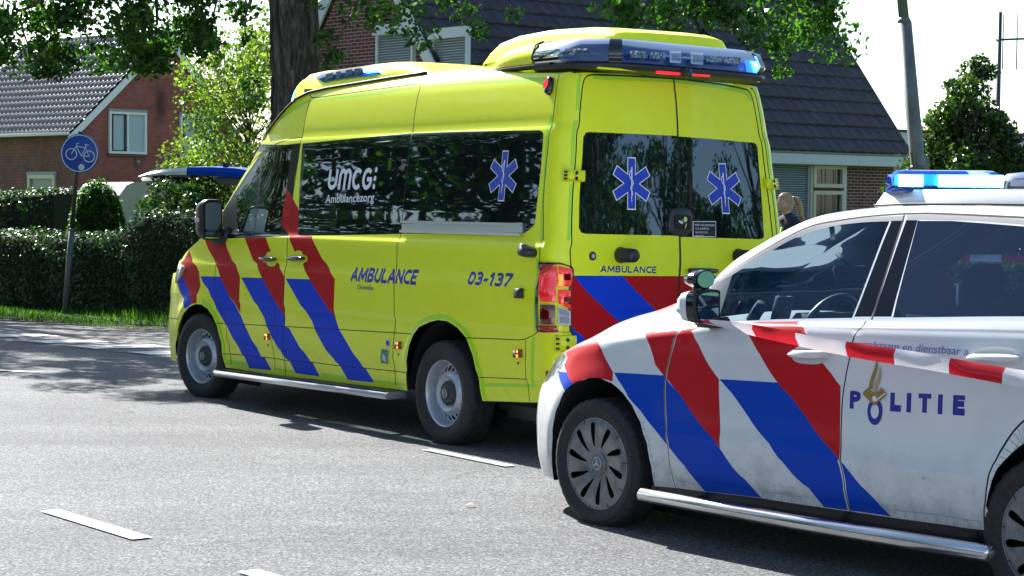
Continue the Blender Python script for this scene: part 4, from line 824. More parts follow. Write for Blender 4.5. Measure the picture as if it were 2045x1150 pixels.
    for wx in (0, 3.64):
        for sg in (1, -1):
            pts = []
            for y in (.62, .955):
                pts.append([(wx+.455*math.cos(math.pi*i/16)-(.02 if wx == 0 else 0), y*sg, .34+.475*math.sin(math.pi*i/16)) for i in range(17)])
            mb.grid(pts, M['blackmatt']); q = [(wx+.455*math.cos(math.pi*i/16)-(.02 if wx == 0 else 0), .62*sg, .34+.475*math.sin(math.pi*i/16)) for i in range(17)]
            mb.add(q, [tuple(range(17))], M['blackmatt'])
            mb.box((wx, sg*.66, .36), (.9, .02, .5), M['blackmatt'])
    mb.box((-.85, 0, .36), (.8, 1.6, .06), M['blackmatt']); mb.box((-.75, .75, .31), (.75, .05, .10), M['black']); mb.tube([(0, .8, .34), (0, -.8, .34)], .06, M['blackmatt'])
    mb.tube([(-.9, .6, .26), (-1.25, .6, .26)], .04, M['grey']); mb.box((-.62, .5, .28), (.35, .5, .14), M['black'])
    mb.build('underbody', amb)
    mb = MB(); mb.box((-1.26, 0, .42), (.10, 1.72, .16), M['black'], bev=.03); mb.build('rear_bumper', amb)
    # cab interior
    mb = MB(); I_ = mat('cab_interior', (.05, .055, .06), .7)
    mb.box((2.28, 0, 1.5), (.05, 1.5, 1.9), I_); mb.box((3.2, 0, .62), (1.8, 1.7, .05), I_)
    mb.box((3.62, 0, 1.16), (.5, 1.55, .26), I_, bev=.08); mb.build('cab_interior', amb)
    for sy in (.42, -.42):
        mb = MB(); mb.box((2.75, sy, .98), (.5, .5, .16), I_, bev=.05); mb.box((2.50, sy, 1.32), (.13, .48, .62), I_, Matrix.Rotation(-.15, 3, 'Y'), bev=.05); mb.box((2.44, sy, 1.74), (.09, .26, .18), I_, bev=.04); mb.build('seat', amb)
    mb = MB(); Rm = Matrix.Rotation(math.radians(-28), 3, 'Y')
    mb.tube([Vector((3.28, .42, 1.28))+Rm @ Vector((0, .2*math.cos(q), .2*math.sin(q))) for q in [2*math.pi*i/28 for i in range(29)]], .016, M['grey'], 8); mb.tube([(3.28, .42, 1.28), (3.5, .42, 1.15)], .03, M['black']); mb.build('steering_wheel', amb)
    # window rail, handles, lamps
    mb = MB(); r_ = D['rail']; on_chart(P, r_, .001, M['alu'], mb, h=.012)
    r1 = [(a, b) for a, b in r_]; zlo = min(b for a, b in r_); zhi = max(b for a, b in r_); x0 = r_[1][0]; x1 = r_[0][0]
    for zz in (zlo+.012, zhi-.012): on_chart(P, [(x1, zz-.009), (x0, zz-.009), (x0, zz+.009), (x1, zz+.009)], .013, M['alu'], mb, h=.010)
    mb.build('window_rail', amb)
    for k, pr in (('handle1', fdo), ('handle2', sdo)):
        mb = MB(); q = smooth_line(D[k]+[D[k][0]], 1)[:-1]; c = np.array(q).mean(0)
        on_chart(P, q, .018, M['blackgloss'], mb, h=.028, bevel=.2)
        on_chart(P, [(c[0]+.07, c[1]-.012), (c[0]+.045, c[1]-.012), (c[0]+.045, c[1]+.012), (c[0]+.07, c[1]+.012)], 0, M['black'], mb, h=.03)
        on_chart(P, [(c[0]-.045, c[1]-.012), (c[0]-.07, c[1]-.012), (c[0]-.07, c[1]+.012), (c[0]-.045, c[1]+.012)], 0, M['black'], mb, h=.03)
        mb.build('door_handle', pr)
    for k, dk in (('mark1', 'dot1'), ('mark2', 'dot2'), ('mark3', 'dot3')):
        mb = MB(); on_chart(P, D[k], .0, M['markerbody'], mb, h=.014, bevel=.1); c = np.array(D[k]).mean(0)
        for dz in (-.014, .014): on_chart(P, ell(c[0]-.008, c[1]+dz, .009, .010, 10), .0165, M['ledamber'], mb)
        mb.build('marker_lamp', amb)
    for k in ('dot1', 'dot2', 'dot3'): mb = MB(); on_chart(P, D[k], .002, M['blackmatt'], mb); mb.build('drain_hole', amb)
    mb = MB(); on_chart(P, smooth_line(D['green']+[D['green'][0]], 1)[:-1], .004, M['whitetxt'], mb, step=.03); c = np.array(D['green']).mean(0)
    on_chart(P, [((a-c[0])*.86+c[0], (b-c[1])*.92+c[1]) for a, b in D['green']], .0075, M['green'], mb, step=.03)
    for i in range(4): on_chart(P, [(c[0]+.020-.010*i, c[1]-.022-.004*i), (c[0]+.014-.010*i, c[1]-.026-.004*i), (c[0]+.010-.010*i, c[1]+.014-.002*i), (c[0]+.016-.010*i, c[1]+.022-.004*i)], .0095, M['whitetxt'], mb)
    on_chart(P, ell(c[0]-.055, c[1]+.095, .026, .026, 18), .005, M['whitetxt'], mb); on_chart(P, ell(c[0]-.055, c[1]+.095, .020, .020, 18), .0075, M['blue'], mb)
    mb.build('sticker', amb)
    mb = MB(); on_chart(P, D['socket'], 0, M['black'], mb, h=.03, bevel=.12); mb.build('power_socket', amb)
    def dome(poly, h, m, nm, par, off=0.):
        mb = MB(); q = smooth_line(poly+[poly[0]], 2)[:-1]; on_chart(P, q, off, m, mb, h=h, bevel=.25); return mb.build(nm, par)
    dome(D['cornerbump'], .09, M['black'], 'corner_camera', amb)
    cc = np.array(D['camdome']).mean(0)
    for s in (0, -1):
        a_c = cc[0] if s == 0 else -4.40-cc[0]; mb = MB()
        o_ = P(np.array([a_c]), np.array([cc[1]]))[0]; Rz = Matrix.Rotation(-math.pi/2, 3, 'Z')
        mb.lathe([(.0001, .15), (.034, .148), (.042, .135), (.046, .03), (.052, .0)], M['black'], 24, c=(o_[0], o_[1], o_[2]), R=Matrix.Rotation(math.pi/2, 3, 'Z')); mb.build('door_buffer', rda if s == 0 else rdb)
    mb = MB(); c = np.array(D['lockrear']).mean(0); on_chart(P, ell(c[0], c[1], .024, .027, 24), 0, M['black'], mb, h=.008); on_chart(P, ell(c[0], c[1], .013, .014, 20), .008, M['alu'], mb, h=.004); mb.build('lock', rda)
    h_ = D['rhandle']; q = smooth_line(D['rhandlepad']+[D['rhandlepad'][0]], 2)[:-1]
    mb = MB(); on_chart(P, q, .001, M['yellow'], mb, h=.006, bevel=.12); on_chart(P, smooth_line(h_+[h_[0]], 1)[:-1], .012, M['blackgloss'], mb, h=.035, bevel=.2); mb.build('door_handle', rdb)
    # hinges
    def hinge(poly, par, side=1):
        mb = MB(); PP = P if side > 0 else Pm; on_chart(PP, poly, .004, M['yellow'], mb, h=.028, bevel=.06, flip=side)
        a0, a1 = max(p[0] for p in poly), min(p[0] for p in poly); z0, z1 = min(p[1] for p in poly), max(p[1] for p in poly); zc = (z0+z1)/2; w_ = a0-a1
        for dz in (.24, -.24): on_chart(PP, ell(a0-w_*.55, zc+dz*(z1-z0)*1., .010, .012, 12), .034, M['blackmatt'], mb, flip=side)
        for dz in (-.3, 0, .3): on_chart(PP, [(a0-.01, zc+dz*(z1-z0)-.006), (a0-.03, zc+dz*(z1-z0)-.006), (a0-.03, zc+dz*(z1-z0)+.006), (a0-.01, zc+dz*(z1-z0)+.006)], .033, M['seam'], mb, h=.004, flip=side)
        mb.build('hinge', par)
    ht = [(-1.205, 1.72), (-1.345, 1.72), (-1.345, 1.80), (-1.205, 1.80)]
    c = np.array(D['hingeT']); ht = [(c[:, 0].max(), c[:, 1].min()), (c[:, 0].min()-.012, c[:, 1].min()), (c[:, 0].min()-.012, c[:, 1].max()), (c[:, 0].max(), c[:, 1].max())]
    hinge(ht, rda); hinge(ht, rdb, -1)
    c = np.array([D['hingeB'][0], D['hingeB'][1], D['hingeB'][3], D['hingeB'][4]]); z1 = max(p[1] for p in D['hingeB']); hb = [(-1.225, z1-.10), (-1.375, z1-.10), (-1.375, z1), (-1.225, z1)]
    hinge(hb, rda); hinge(hb, rdb, -1)
    # tail lamps
    def tl(side):
        PP = P if side > 0 else Pm; t = empty('tail_lamp', (0, 0, 0), 0, amb); lm = MB()
        on_chart(PP, D['tail'], .001, M['blackgloss'], lm, h=.012, flip=side); lm.build('housing', t)
        for ks, mt, nm in ((('tailL',), 'redlens_lit', 'red_lens'), (('tailTop',), 'redlens', 'red_lens'), (('tailBot',), 'redlens', 'red_lens'), (('tailLow',), 'redlens_dark', 'red_lens'), (('tailR1', 'tailR2'), 'amberlens', 'indicator_lens'), (('tailWh',), 'whitelens', 'reverse_lens')):
            lm = MB()
            for kk in ks: on_chart(PP, D[kk], .013, M[mt], lm, h=.006, flip=side, bevel=.04)
            if nm == 'indicator_lens':
                on_chart(PP, D['tailOr'], .0195, M['orangelens'], lm, flip=side)
                for kk in ('tailRd', 'tailRd2'): on_chart(PP, D[kk], .0205, M['redlens_dark'], lm, flip=side)
            if nm == 'reverse_lens':
                q = D['tailWh']; cc_ = np.array(q).mean(0)
                for s0, s1 in ((.08, .50), (.56, .94)):
                    lo = lambda t, e: (q[3][0]*(1-e)+q[2][0]*e, q[3][1]+(q[0][1]*(1-e)+q[1][1]*e-q[3][1])*t)
                    on_chart(PP, [lo(s0, .12), lo(s0, .90), lo(s1, .90), lo(s1, .12)], .0205, M['greylens'], lm, flip=side)
            lm.build(nm, t)
    tl(1); tl(-1)
    mb = MB(); on_chart(P, [(-1.15, .515), (-1.24, .515), (-1.24, .575), (-1.15, .575)], .001, M['redlens_dark'], mb, h=.006); mb.build('reflector', amb)
    # high marker lamp
    mk = D['marklamp']; mb = MB(); on_chart(P, smooth_line(mk+[mk[0]], 1)[:-1], 0, M['blackgloss'], mb, h=.035, bevel=.2); c = np.array(mk).mean(0)
    on_chart(P, ell(c[0], c[1]+.005, .022, .028, 4+8), .037, M['ledred'], mb)
    mb.build('marker_lamp', amb)
    # head lamp
    mb = MB(); on_chart(P, D['headlamp'], .001, M['greylens'], mb, h=.012, bevel=.05); mb.build('head_lamp', amb)
    # camera unit and sticker in the rear glass
    mb = MB(); q = smooth_line(D['ledbox']+[D['ledbox'][0]], 1)[:-1]; on_chart(P, q, .001, M['black'], mb, h=.012, bevel=.05)
    on_chart(P, smooth_line(D['ledlens']+[D['ledlens'][0]], 1)[:-1], .0135, M['blackgloss'], mb, h=.01)
    c = np.array(D['ledlens']).mean(0); cols = [(.62, .66, .68), (.55, .68, .12), (.05, .3, .6), (.7, .35, .2)]
    for i, (dx, dz, a, b) in enumerate(((.02, .0, .022, .008), (-.02, .018, .016, .018), (.005, .008, .012, .006), (-.02, -.022, .006, .020))):
        on_chart(P, ell(c[0]+dx, c[1]+dz, a, b, 10, .4), .0245+.0006*i, mat('screen_picture', cols[i], .4), mb)
    mb.build('door_latch_unit', rda)
    stk = D['sticker']; mb = MB(); on_chart(P, stk, .002, M['whitetxt'], mb); on_chart(P, D['stickerin'], .003, M['blackgloss'], mb); so_ = mb.build('sticker', rdb)
    sx0, sx1 = D['stickerin'][0][0], D['stickerin'][1][0]; sz = D['stickerin'][0][1]
    for i, tx in enumerate(('DENKT U AAN ONZE PRIVACY?', 'A.U.B. KLOPPEN EN', 'WACHTEN TOT WE', 'OPEN DOEN!')):
        wdt = (sx1-sx0)*(.9, .62, .55, .38)[i]; z_ = sz-.026-.0235*i; a = sx0+(sx1-sx0)*.05
        text_on(P, tx, (a, z_), (a+wdt, z_), (a, z_+.013), M['whitetxt'], 'lettering', so_, off=.0045)
    # lettering and emblems
    def T(txt, k, par, m='bluetxt', **kw):
        a0, a1, cp = D[k]; text_on(P, txt, a0, a1, (a0[0], cp[1]), M[m], 'lettering', par, **kw)
    T('Drenthe', 'T_dren', sdo, bold=.004, off=.004)
    T('Ambulancezorg', 'T_az', gl2, 'whitetxt', bold=.012, ref='A', off=.004)
    # star of life
    def star(k, par, w_=.5):
        c = D[k][0]; h = (D[k][1][1]-D[k][2][1])/2; cz = (D[k][1][1]+D[k][2][1])/2; cx = c[0]
        def st(R_, hw):
            pts = []
            for i in range(6):
                q = math.radians(90-60*i); d = (math.cos(q), math.sin(q)); p = (-d[1], d[0])
                inner = hw/math.tan(math.radians(30)); q2 = q-math.radians(30)
                pts += [(R_*d[0]+hw*p[0], R_*d[1]+hw*p[1]), (R_*d[0]-hw*p[0], R_*d[1]-hw*p[1]), (hw*2*math.cos(q2), hw*2*math.sin(q2))]
            return [(cx-a, cz+b) for a, b in pts]
        mb = MB(); on_chart(P, st(h, h*.215), .0025, M['whitetxt'], mb, step=.2); on_chart(P, st(h*.955, h*.180), .0035, mat('emblem_blue', (.006, .045, .45), .4), mb, step=.2)
        rod = [(-.028, .62), (.034, .62), (.020, -.45), (.006, -.72), (-.004, -.72), (-.016, -.45)]
        on_chart(P, [(cx-a*h, cz+b*h) for a, b in rod], .0045, M['whitetxt'], mb, step=.2)
        sn = [(.01, .44), (-.07, .50), (-.12, .40), (-.12, .28), (-.06, .18), (.05, .10), (.08, .02), (.05, -.06), (-.04, -.12), (-.065, -.18), (-.04, -.25), (.02, -.30), (.055, -.36), (.03, -.44), (-.02, -.50), (-.035, -.56), (0, -.62), (.02, -.68)]
        sn = smooth_line(sn, 2); p = np.array([(cx-a*h, cz+b*h) for a, b in sn]); t = np.gradient(p, axis=0); t /= np.linalg.norm(t, axis=1)[:, None]; n_ = np.stack([-t[:, 1], t[:, 0]], 1)
        wd = (np.linspace(.042, .018, len(p))*h/2)[:, None]; poly = [tuple(q) for q in p+n_*wd]+[tuple(q) for q in (p-n_*wd)[::-1]]
        on_chart(P, poly, .0055, M['whitetxt'], mb, step=.5); mb.build('emblem', par)
    star('star1', gl3); star('star2', rda); star('star3', rdb)
    # wheels
    steel_wheel(amb, 0, .872, .335, 1); steel_wheel(amb, 0, .872, .335, -1)
    steel_wheel(amb, 3.64, .875, .335, 1, math.radians(8)); steel_wheel(amb, 3.64, .875, .335, -1, math.radians(8))
    # running board
    mb = MB(); mb.box((1.80, 1.03, .262), (2.62, .17, .045), M['alu'], Matrix.Rotation(math.radians(.9), 3, 'Y'), bev=.012)
    mb.box((1.80, 1.02, .2865), (2.56, .11, .006), M['black'], Matrix.Rotation(math.radians(.9), 3, 'Y'))
    mb.box((3.11, 1.03, .243), (.05, .165, .05), M['grey'], bev=.015); mb.box((.49, 1.03, .285), (.05, .165, .05), M['grey'], bev=.015)
    for x in (.9, 2.0, 2.9): mb.box((x, .93, .25), (.05, .2, .04), M['black'])
    mb.build('running_board', amb)
    # mirror
    mr = empty('side_mirror', (0, 0, 0), 0, amb); mb = MB(); c = Vector((3.09, 1.125, 1.448)); Rm = Matrix.Rotation(math.radians(14), 3, 'Z')
    def rr(w_, h_, r, n=6): return [(sx*(w_/2-r)+r*math.cos(q), sz*(h_/2-r)+r*math.sin(q)) for sx, sz, q0 in ((1, 1, 0), (-1, 1, 90), (-1, -1, 180), (1, -1, 270)) for q in [math.radians(q0+90*i/n) for i in range(n+1)]]
    prof = [(0, 1.0, .000), (.012, 1.03, 0), (.05, 1.0, 0), (.11, .86, 0), (.14, .62, 0), (.15, .2, 0)]
    base = rr(.192, .315, .06); vs = []; n = len(base)
    for d, s_, _ in prof: vs += [c+Rm @ Vector((d, p[0]*s_, p[1]*s_)) for p in base]
    fs = [(i*n+k, i*n+(k+1) % n, i*n+n+(k+1) % n, i*n+n+k) for i in range(len(prof)-1) for k in range(n)]+[tuple(range((len(prof)-1)*n, len(prof)*n))]
    mb.add(vs, fs, M['black'], True)
    fr_ = [c+Rm @ Vector((0, p[0]*.88, p[1]*.93)) for p in base]; mb.add([vs[i] for i in range(n)]+fr_, [(k, n+k, n+(k+1) % n, (k+1) % n) for k in range(n)], M['black'])
    mb.add([v+Rm @ Vector((.012, 0, 0)) for v in fr_], [tuple(range(n))], M['blackgloss'])
    mb.box(c+Rm @ Vector((.07, -.09, -.10)), (.10, .10, .12), M['black'], bev=.03); mb.box((3.24, .96, 1.32), (.22, .16, .14), M['black'], Matrix.Rotation(.4, 3, 'Z'), bev=.04)
    mb.box(c+Rm @ Vector((.055, .118, .0)), (.06, .008, .035), M['whitelens'])
    mb.build('mirror_housing', mr, auto=50)
    g = MB(); pts = [(p[0]*.84, p[1]) for p in base]; 
    up = [(max(-.080, min(.080, p[0])), .026+p[1]*.70) for p in base]; lo = [(max(-.080, min(.080, p[0])), -.118+p[1]*.17) for p in base]
    for q in (up, lo): g.add([c+Rm @ Vector((-.003+.0, a, b)) for a, b in q], [tuple(range(n))], M['mirror'])
    g.build('mirror_glass', mr)
    mb = MB(); mb.box((3.13, -1.13, 1.42), (.12, .22, .36), M['black'], bev=.05); mb.box((3.2, -1.0, 1.3), (.16, .2, .1), M['black'], bev=.03); mb.build('side_mirror', amb)
    # ---------- rear light bar
    lb = empty('light_bar', (0, 0, 0), 0, amb)
    pl = [(-.07, .60), (-.12, .675), (-.22, .725), (-.38, .765), (-.56, .785), (-.75, .80), (-.95, .805), (-1.12, .80), (-1.20, .765), (-1.33, .635), (-1.365, .56), (-1.385, .35), (-1.39, 0)]
    full = pl+[(x, -y) for x, y in pl[:-1][::-1]]; nP = len(full); ctr = np.array([-.62, 0])
    def tz(y): return -VAN_TILT*(.95-y)
    def ring(prof_f, i0, i1):
        R_ = []
        for i in range(i0, i1+1):
            x, y = full[i]; d = ctr-np.array([x, y]); d = d/np.hypot(*d); row = []
            for ins, z in prof_f(i): row.append((x+d[0]*ins, y+d[1]*ins, z+tz(y)+.012))
            R_.append(row)
        return R_
    def topz(i):
        j = i if i < len(pl) else nP-1-i; return float(np.interp(pl[j][0], [-1.39, -1.2, -.75, -.56, -.38, -.22, -.12, -.07], [2.592, 2.60, 2.605, 2.598, 2.580, 2.548, 2.505, 2.475]))
    gi = 5; ga = 9; gb = 10
    fy = lambda i: [(.035, 2.452), (.0, 2.468), (.008, (2.468+topz(i))/2), (.035, topz(i)-.012), (.10, topz(i)+.004), (.30, topz(i)+.02), (.55, topz(i)+.025)]
    mb = MB(); mb.grid(ring(fy, 0, gi), M['yellow']); mb.grid(ring(fy, nP-1-gi, nP-1), M['yellow'])
    top_ = lambda i: [(.10, topz(i)+.004), (.30, topz(i)+.02), (.55, topz(i)+.025), (.75, topz(i)+.026)]
    mb.grid(ring(top_, 0, nP-1), M['yellow']); mb.build('fairing', lb)
    blk = lambda i: [(.20, 2.40), (.06, 2.412), (.015, 2.425), (.004, 2.450), (.03, 2.458)]
    mb = MB(); mb.grid(ring(blk, gi, nP-1-gi), M['black']); bs = lambda i: [(.05, 2.435), (.0, 2.445), (-.004, 2.457), (.02, 2.47)]
    mb.grid(ring(bs, 0, gi+1), M['rubber']); mb.grid(ring(bs, nP-2-gi, nP-1), M['rubber'])
    dv = lambda i: [(.02, 2.45), (-.006, 2.505), (.03, 2.588), (.11, 2.612)]
    for i0, i1 in ((ga, gb), (nP-1-gb, nP-1-ga)): mb.grid(ring(dv, i0, i1), M['blackgloss'])
    for i in (gi, nP-1-gi):
        x, y = full[i]; q = ring(lambda k: [(.03, 2.455), (-.003, 2.50), (.03, 2.588), (.10, 2.612)], i, i)[0]; mb.tube(q, .006, M['black'], 6)
    mb.build('housing', lb)
    gl = lambda i: [(.02, 2.456), (-.002, 2.505), (.020, 2.55), (.045, 2.585), (.10, 2.609)]
    dome_m = (('cleardome', gi, ga), ('bluedome', gb, nP-1-gb), ('cleardome', nP-1-ga, nP-1-gi))
    for mm, i0, i1 in dome_m: mb = MB(); mb.grid(ring(gl, i0, i1), M[mm]); mb.build('dome', lb)
    inn = lambda i: [(.05, 2.458), (.055, 2.50), (.085, 2.585)]
    mb = MB(); mb.grid(ring(inn, gi, nP-1-gi), M['bluelens']); mb.grid(ring(lambda i: [(.004, 2.461), (.06, 2.462)], gi, nP-1-gi), mat('blue_base', (.02, .09, .45), .3)); mb.build('reflector_base', lb)
    # led clusters in the centre (rear facing) and corners
    for y0, y1 in ((.50, .37), (.345, .225), (-.115, -.235), (-.26, -.40)):
        mb = MB(); mb.box((-1.366, (y0+y1)/2, 2.522+tz(0)+.012), (.012, abs(y1-y0), .042), M['ledwhite']); mb.build('led_module', lb)
    for y0, y1 in ((.185, .095), (.015, -.085)):
        mb = MB(); mb.box((-1.366, (y0+y1)/2, 2.520+tz(0)+.012), (.012, abs(y1-y0), .075), M['whitelens'], bev=.004); mb.box((-1.373, (y0+y1)/2, 2.520+tz(0)+.012), (.006, abs(y1-y0)*.8, .045), M['greylens'], bev=.002); mb.build('flood_lamp', lb)
    for sg in (1, -1):
        mb = MB(); lit = sg < 0; m_ = 'ledblue' if lit else 'ledwhite'
        for k in range(3): 
            t = k*.055; mb.lathe([(.0001, .02), (.020, .018), (.024, 0)], M['ledwhite'], 16, c=(-1.10-.035*k, sg*(.735-.035*k), 2.522+tz(sg*.7)+.012), R=Matrix.Rotation(math.radians(60 if sg > 0 else 120), 3, 'Z'))
        mb.build('led_module', lb); mb = MB(); mb.box((-1.12, sg*.715, 2.535+tz(sg*.7)+.012), (.14, .14, .012), M['ledwhite'], Matrix.Rotation(math.radians(-45*sg), 3, 'Z'))
        mb.build('led_plate', lb)
    mb = MB(); mb.box((-1.235, -.655, 2.530+tz(-.6)+.012), (.02, .17, .062), M['ledblue'], Matrix.Rotation(math.radians(45), 3, 'Z')); mb.box((-1.243, -.668, 2.535+tz(-.6)+.012), (.02, .08, .045), M['ledcyan'], Matrix.Rotation(math.radians(45), 3, 'Z')); mb.build('blue_lamp', lb)
    mb = MB(); mb.grid(ring(lambda i: [(.014, 2.474), (.010, 2.505), (.034, 2.570)], nP-1-10, nP-1-7), M['ledlit']); mb.build('blue_lamp', lb)
    for y0, y1 in ((.285, .10), (.04, -.145)): mb = MB(); mb.box((-1.36, (y0+y1)/2, 2.432+tz(0)), (.012, abs(y1-y0), .018), M['ledred']); mb.build('brake_light', lb)
    for y0, y1 in ((.74, .36), (-.22, -.66)): mb = MB(); mb.box((-1.335+.10*(abs(y1) > .5), (y0+y1)/2, 2.428+tz((y0+y1)/2)), (.012, abs(y1-y0), .012), M['yellow'], Matrix.Rotation(math.radians(-6 if y0 < 0 else 6), 3, 'Z')); mb.build('trim', lb)
    mb = MB(); mb.box((-1.375, .07, 2.425), (.09, .055, .045), M['black'], bev=.01); mb.box((-1.41, .07, 2.415), (.04, .05, .05), M['blackgloss'], Matrix.Rotation(.5, 3, 'Y'), bev=.01); mb.build('rear_camera', lb)
    # roof unit
    mb = MB(); rows = []
    for x, zt, yh in ((.50, 2.565, .30), (.35, 2.635, .40), (.15, 2.69, .45), (-.1, 2.722, .47), (-.45, 2.735, .48), (-.85, 2.722, .48), (-1.05, 2.70, .475), (-1.14, 2.672, .47), (-1.165, 2.62, .465)):
        rows.append([(x, yh*1.0+.03, 2.55), (x, yh, zt-.05), (x, yh-.03, zt-.012), (x, yh-.10, zt)]+[(x, yh*s, zt+.006) for s in (.4, 0, -.4)]+[(x, -yh+.10, zt), (x, -yh+.03, zt-.012), (x, -yh, zt-.05), (x, -yh-.03, 2.55)])
    mb.grid(rows, M['yellow']); mb.add(rows[-1], [tuple(range(len(rows[-1])))], M['yellow']); mb.build('roof_unit', amb, auto=35)
    # ---------- front light pod
    fp = empty('front_light_pod', (0, 0, 0), 0, amb); rows = []
    st = [(.62, 2.495, 2.50, .66), (.70, 2.495, 2.535, .66), (.85, 2.495, 2.575, .665), (1.05, 2.49, 2.603, .67), (1.25, 2.482, 2.612, .67), (1.55, 2.475, 2.612, .665), (1.9, 2.455, 2.605, .66), (2.12, 2.43, 2.600, .655), (2.3, 2.39, 2.605, .64), (2.5, 2.34, 2.600, .61), (2.68, 2.30, 2.575, .56), (2.84, 2.27, 2.49, .50), (2.96, 2.25, 2.40, .44), (3.03, 2.245, 2.33, .36)]
    for x, zb, zt, yh in st:
        bx = float(np.interp(x, [2.3, 2.7, 3.03], [.715, .66, .50])) if x > 2.3 else .715
        h = zt-zb; row = [(x, bx, zb), (x, bx-.006, zb+h*.18), (x, (bx+yh)/2, zb+h*.72), (x, yh-.02, zt-.018*min(1, h*10)), (x, yh-.09, zt)]
        row += [(x, yh*s, zt+.01*(1-s*s)) for s in (.6, .3, 0)]
        row = row+[(a, -b, c) for a, b, c in row[:-1][::-1]]; row = [(a, b, c+tz(b)) for a, b, c in row]; rows.append(row)
    mb = MB(); mb.grid(rows, M['yellow']); mb.add(rows[-1], [tuple(range(len(rows[-1])))], M['yellow']); mb.build('fairing', fp, auto=60)
    mb = MB()
    for sg in (1, -1):
        q = [rows[i][0 if sg > 0 else -1] for i in range(len(rows))]; mb.tube([(a, b+.004*sg, c-.006) for a, b, c in q], .010, M['rubber'], 6)
    q = [tuple(P(np.array([a]), np.array([z]))[0]+np.array([0, .010, .004])) for a, z in dens([p for p in D['top'] if .6 < p[0] < 2.75], .12, closed=False)]; mb.tube(q, .010, M['rubber'], 6)
    mb.build('seal', fp)
    def side_pt(x, t, sg, off):
        i = max(0, min(len(st)-2, [k for k in range(len(st)) if st[k][0] <= x][-1])); f = (x-st[i][0])/(st[i+1][0]-st[i][0])
        a = np.array(rows[i]); b = np.array(rows[i+1]); r = a*(1-f)+b*f; r = r if sg > 0 else r[::-1]; k = t; j = int(k); p = r[j]*(1-(k-j))+r[j+1]*(k-j); return (p[0], p[1]+sg*off, p[2]+off*.5)
    for sg in (1, -1):
        g = MB(); xs = np.linspace(1.27, 2.12, 10)
        def tb(x, lo): return (1.05+.22*(x-1.27)/.85 if lo else 2.12)
        g.grid([[side_pt(x+.05*(k-1), tb(x, 1)+(tb(x, 0)-tb(x, 1))*k/4, sg, .008) for k in range(5)] for x in xs], M['bluelens']); g.grid([[side_pt(x+.10, 2.15+.65*k/2, sg, .009) for k in range(3)] for x in xs], M['whitelens']); g.build('dome', fp)
        g = MB()
        for x0, x1, mm in ((1.31, 1.47, 'ledblue'), (1.30, 1.36, 'ledcyan'), (1.50, 1.60, 'navyled'), (1.63, 1.73, 'navyled'), (1.80, 1.87, 'navyled'), (1.92, 2.03, 'navyled')):
            o_ = .020+.003*(mm == 'ledcyan'); c0 = [side_pt(x0, 1.40, sg, o_), side_pt(x1, 1.40, sg, o_), side_pt(x1+.02, 1.92, sg, o_), side_pt(x0+.02, 1.92, sg, o_)]; g.add(c0, [(0, 1, 2, 3)], M[mm])
        g.build('led_module', fp)
        g = MB(); g.grid([[side_pt(x, 1.2+1.5*k/3, sg, .008) for k in range(4)] for x in np.linspace(2.72, 3.0, 6)], M['ledblue']); g.grid([[side_pt(x, 1.1+1.8*k/3, sg, .005) for k in range(4)] for x in np.linspace(2.66, 3.02, 6)], M['cleardome']); g.build('blue_lamp', fp)
    return amb
AMB = build_ambulance()
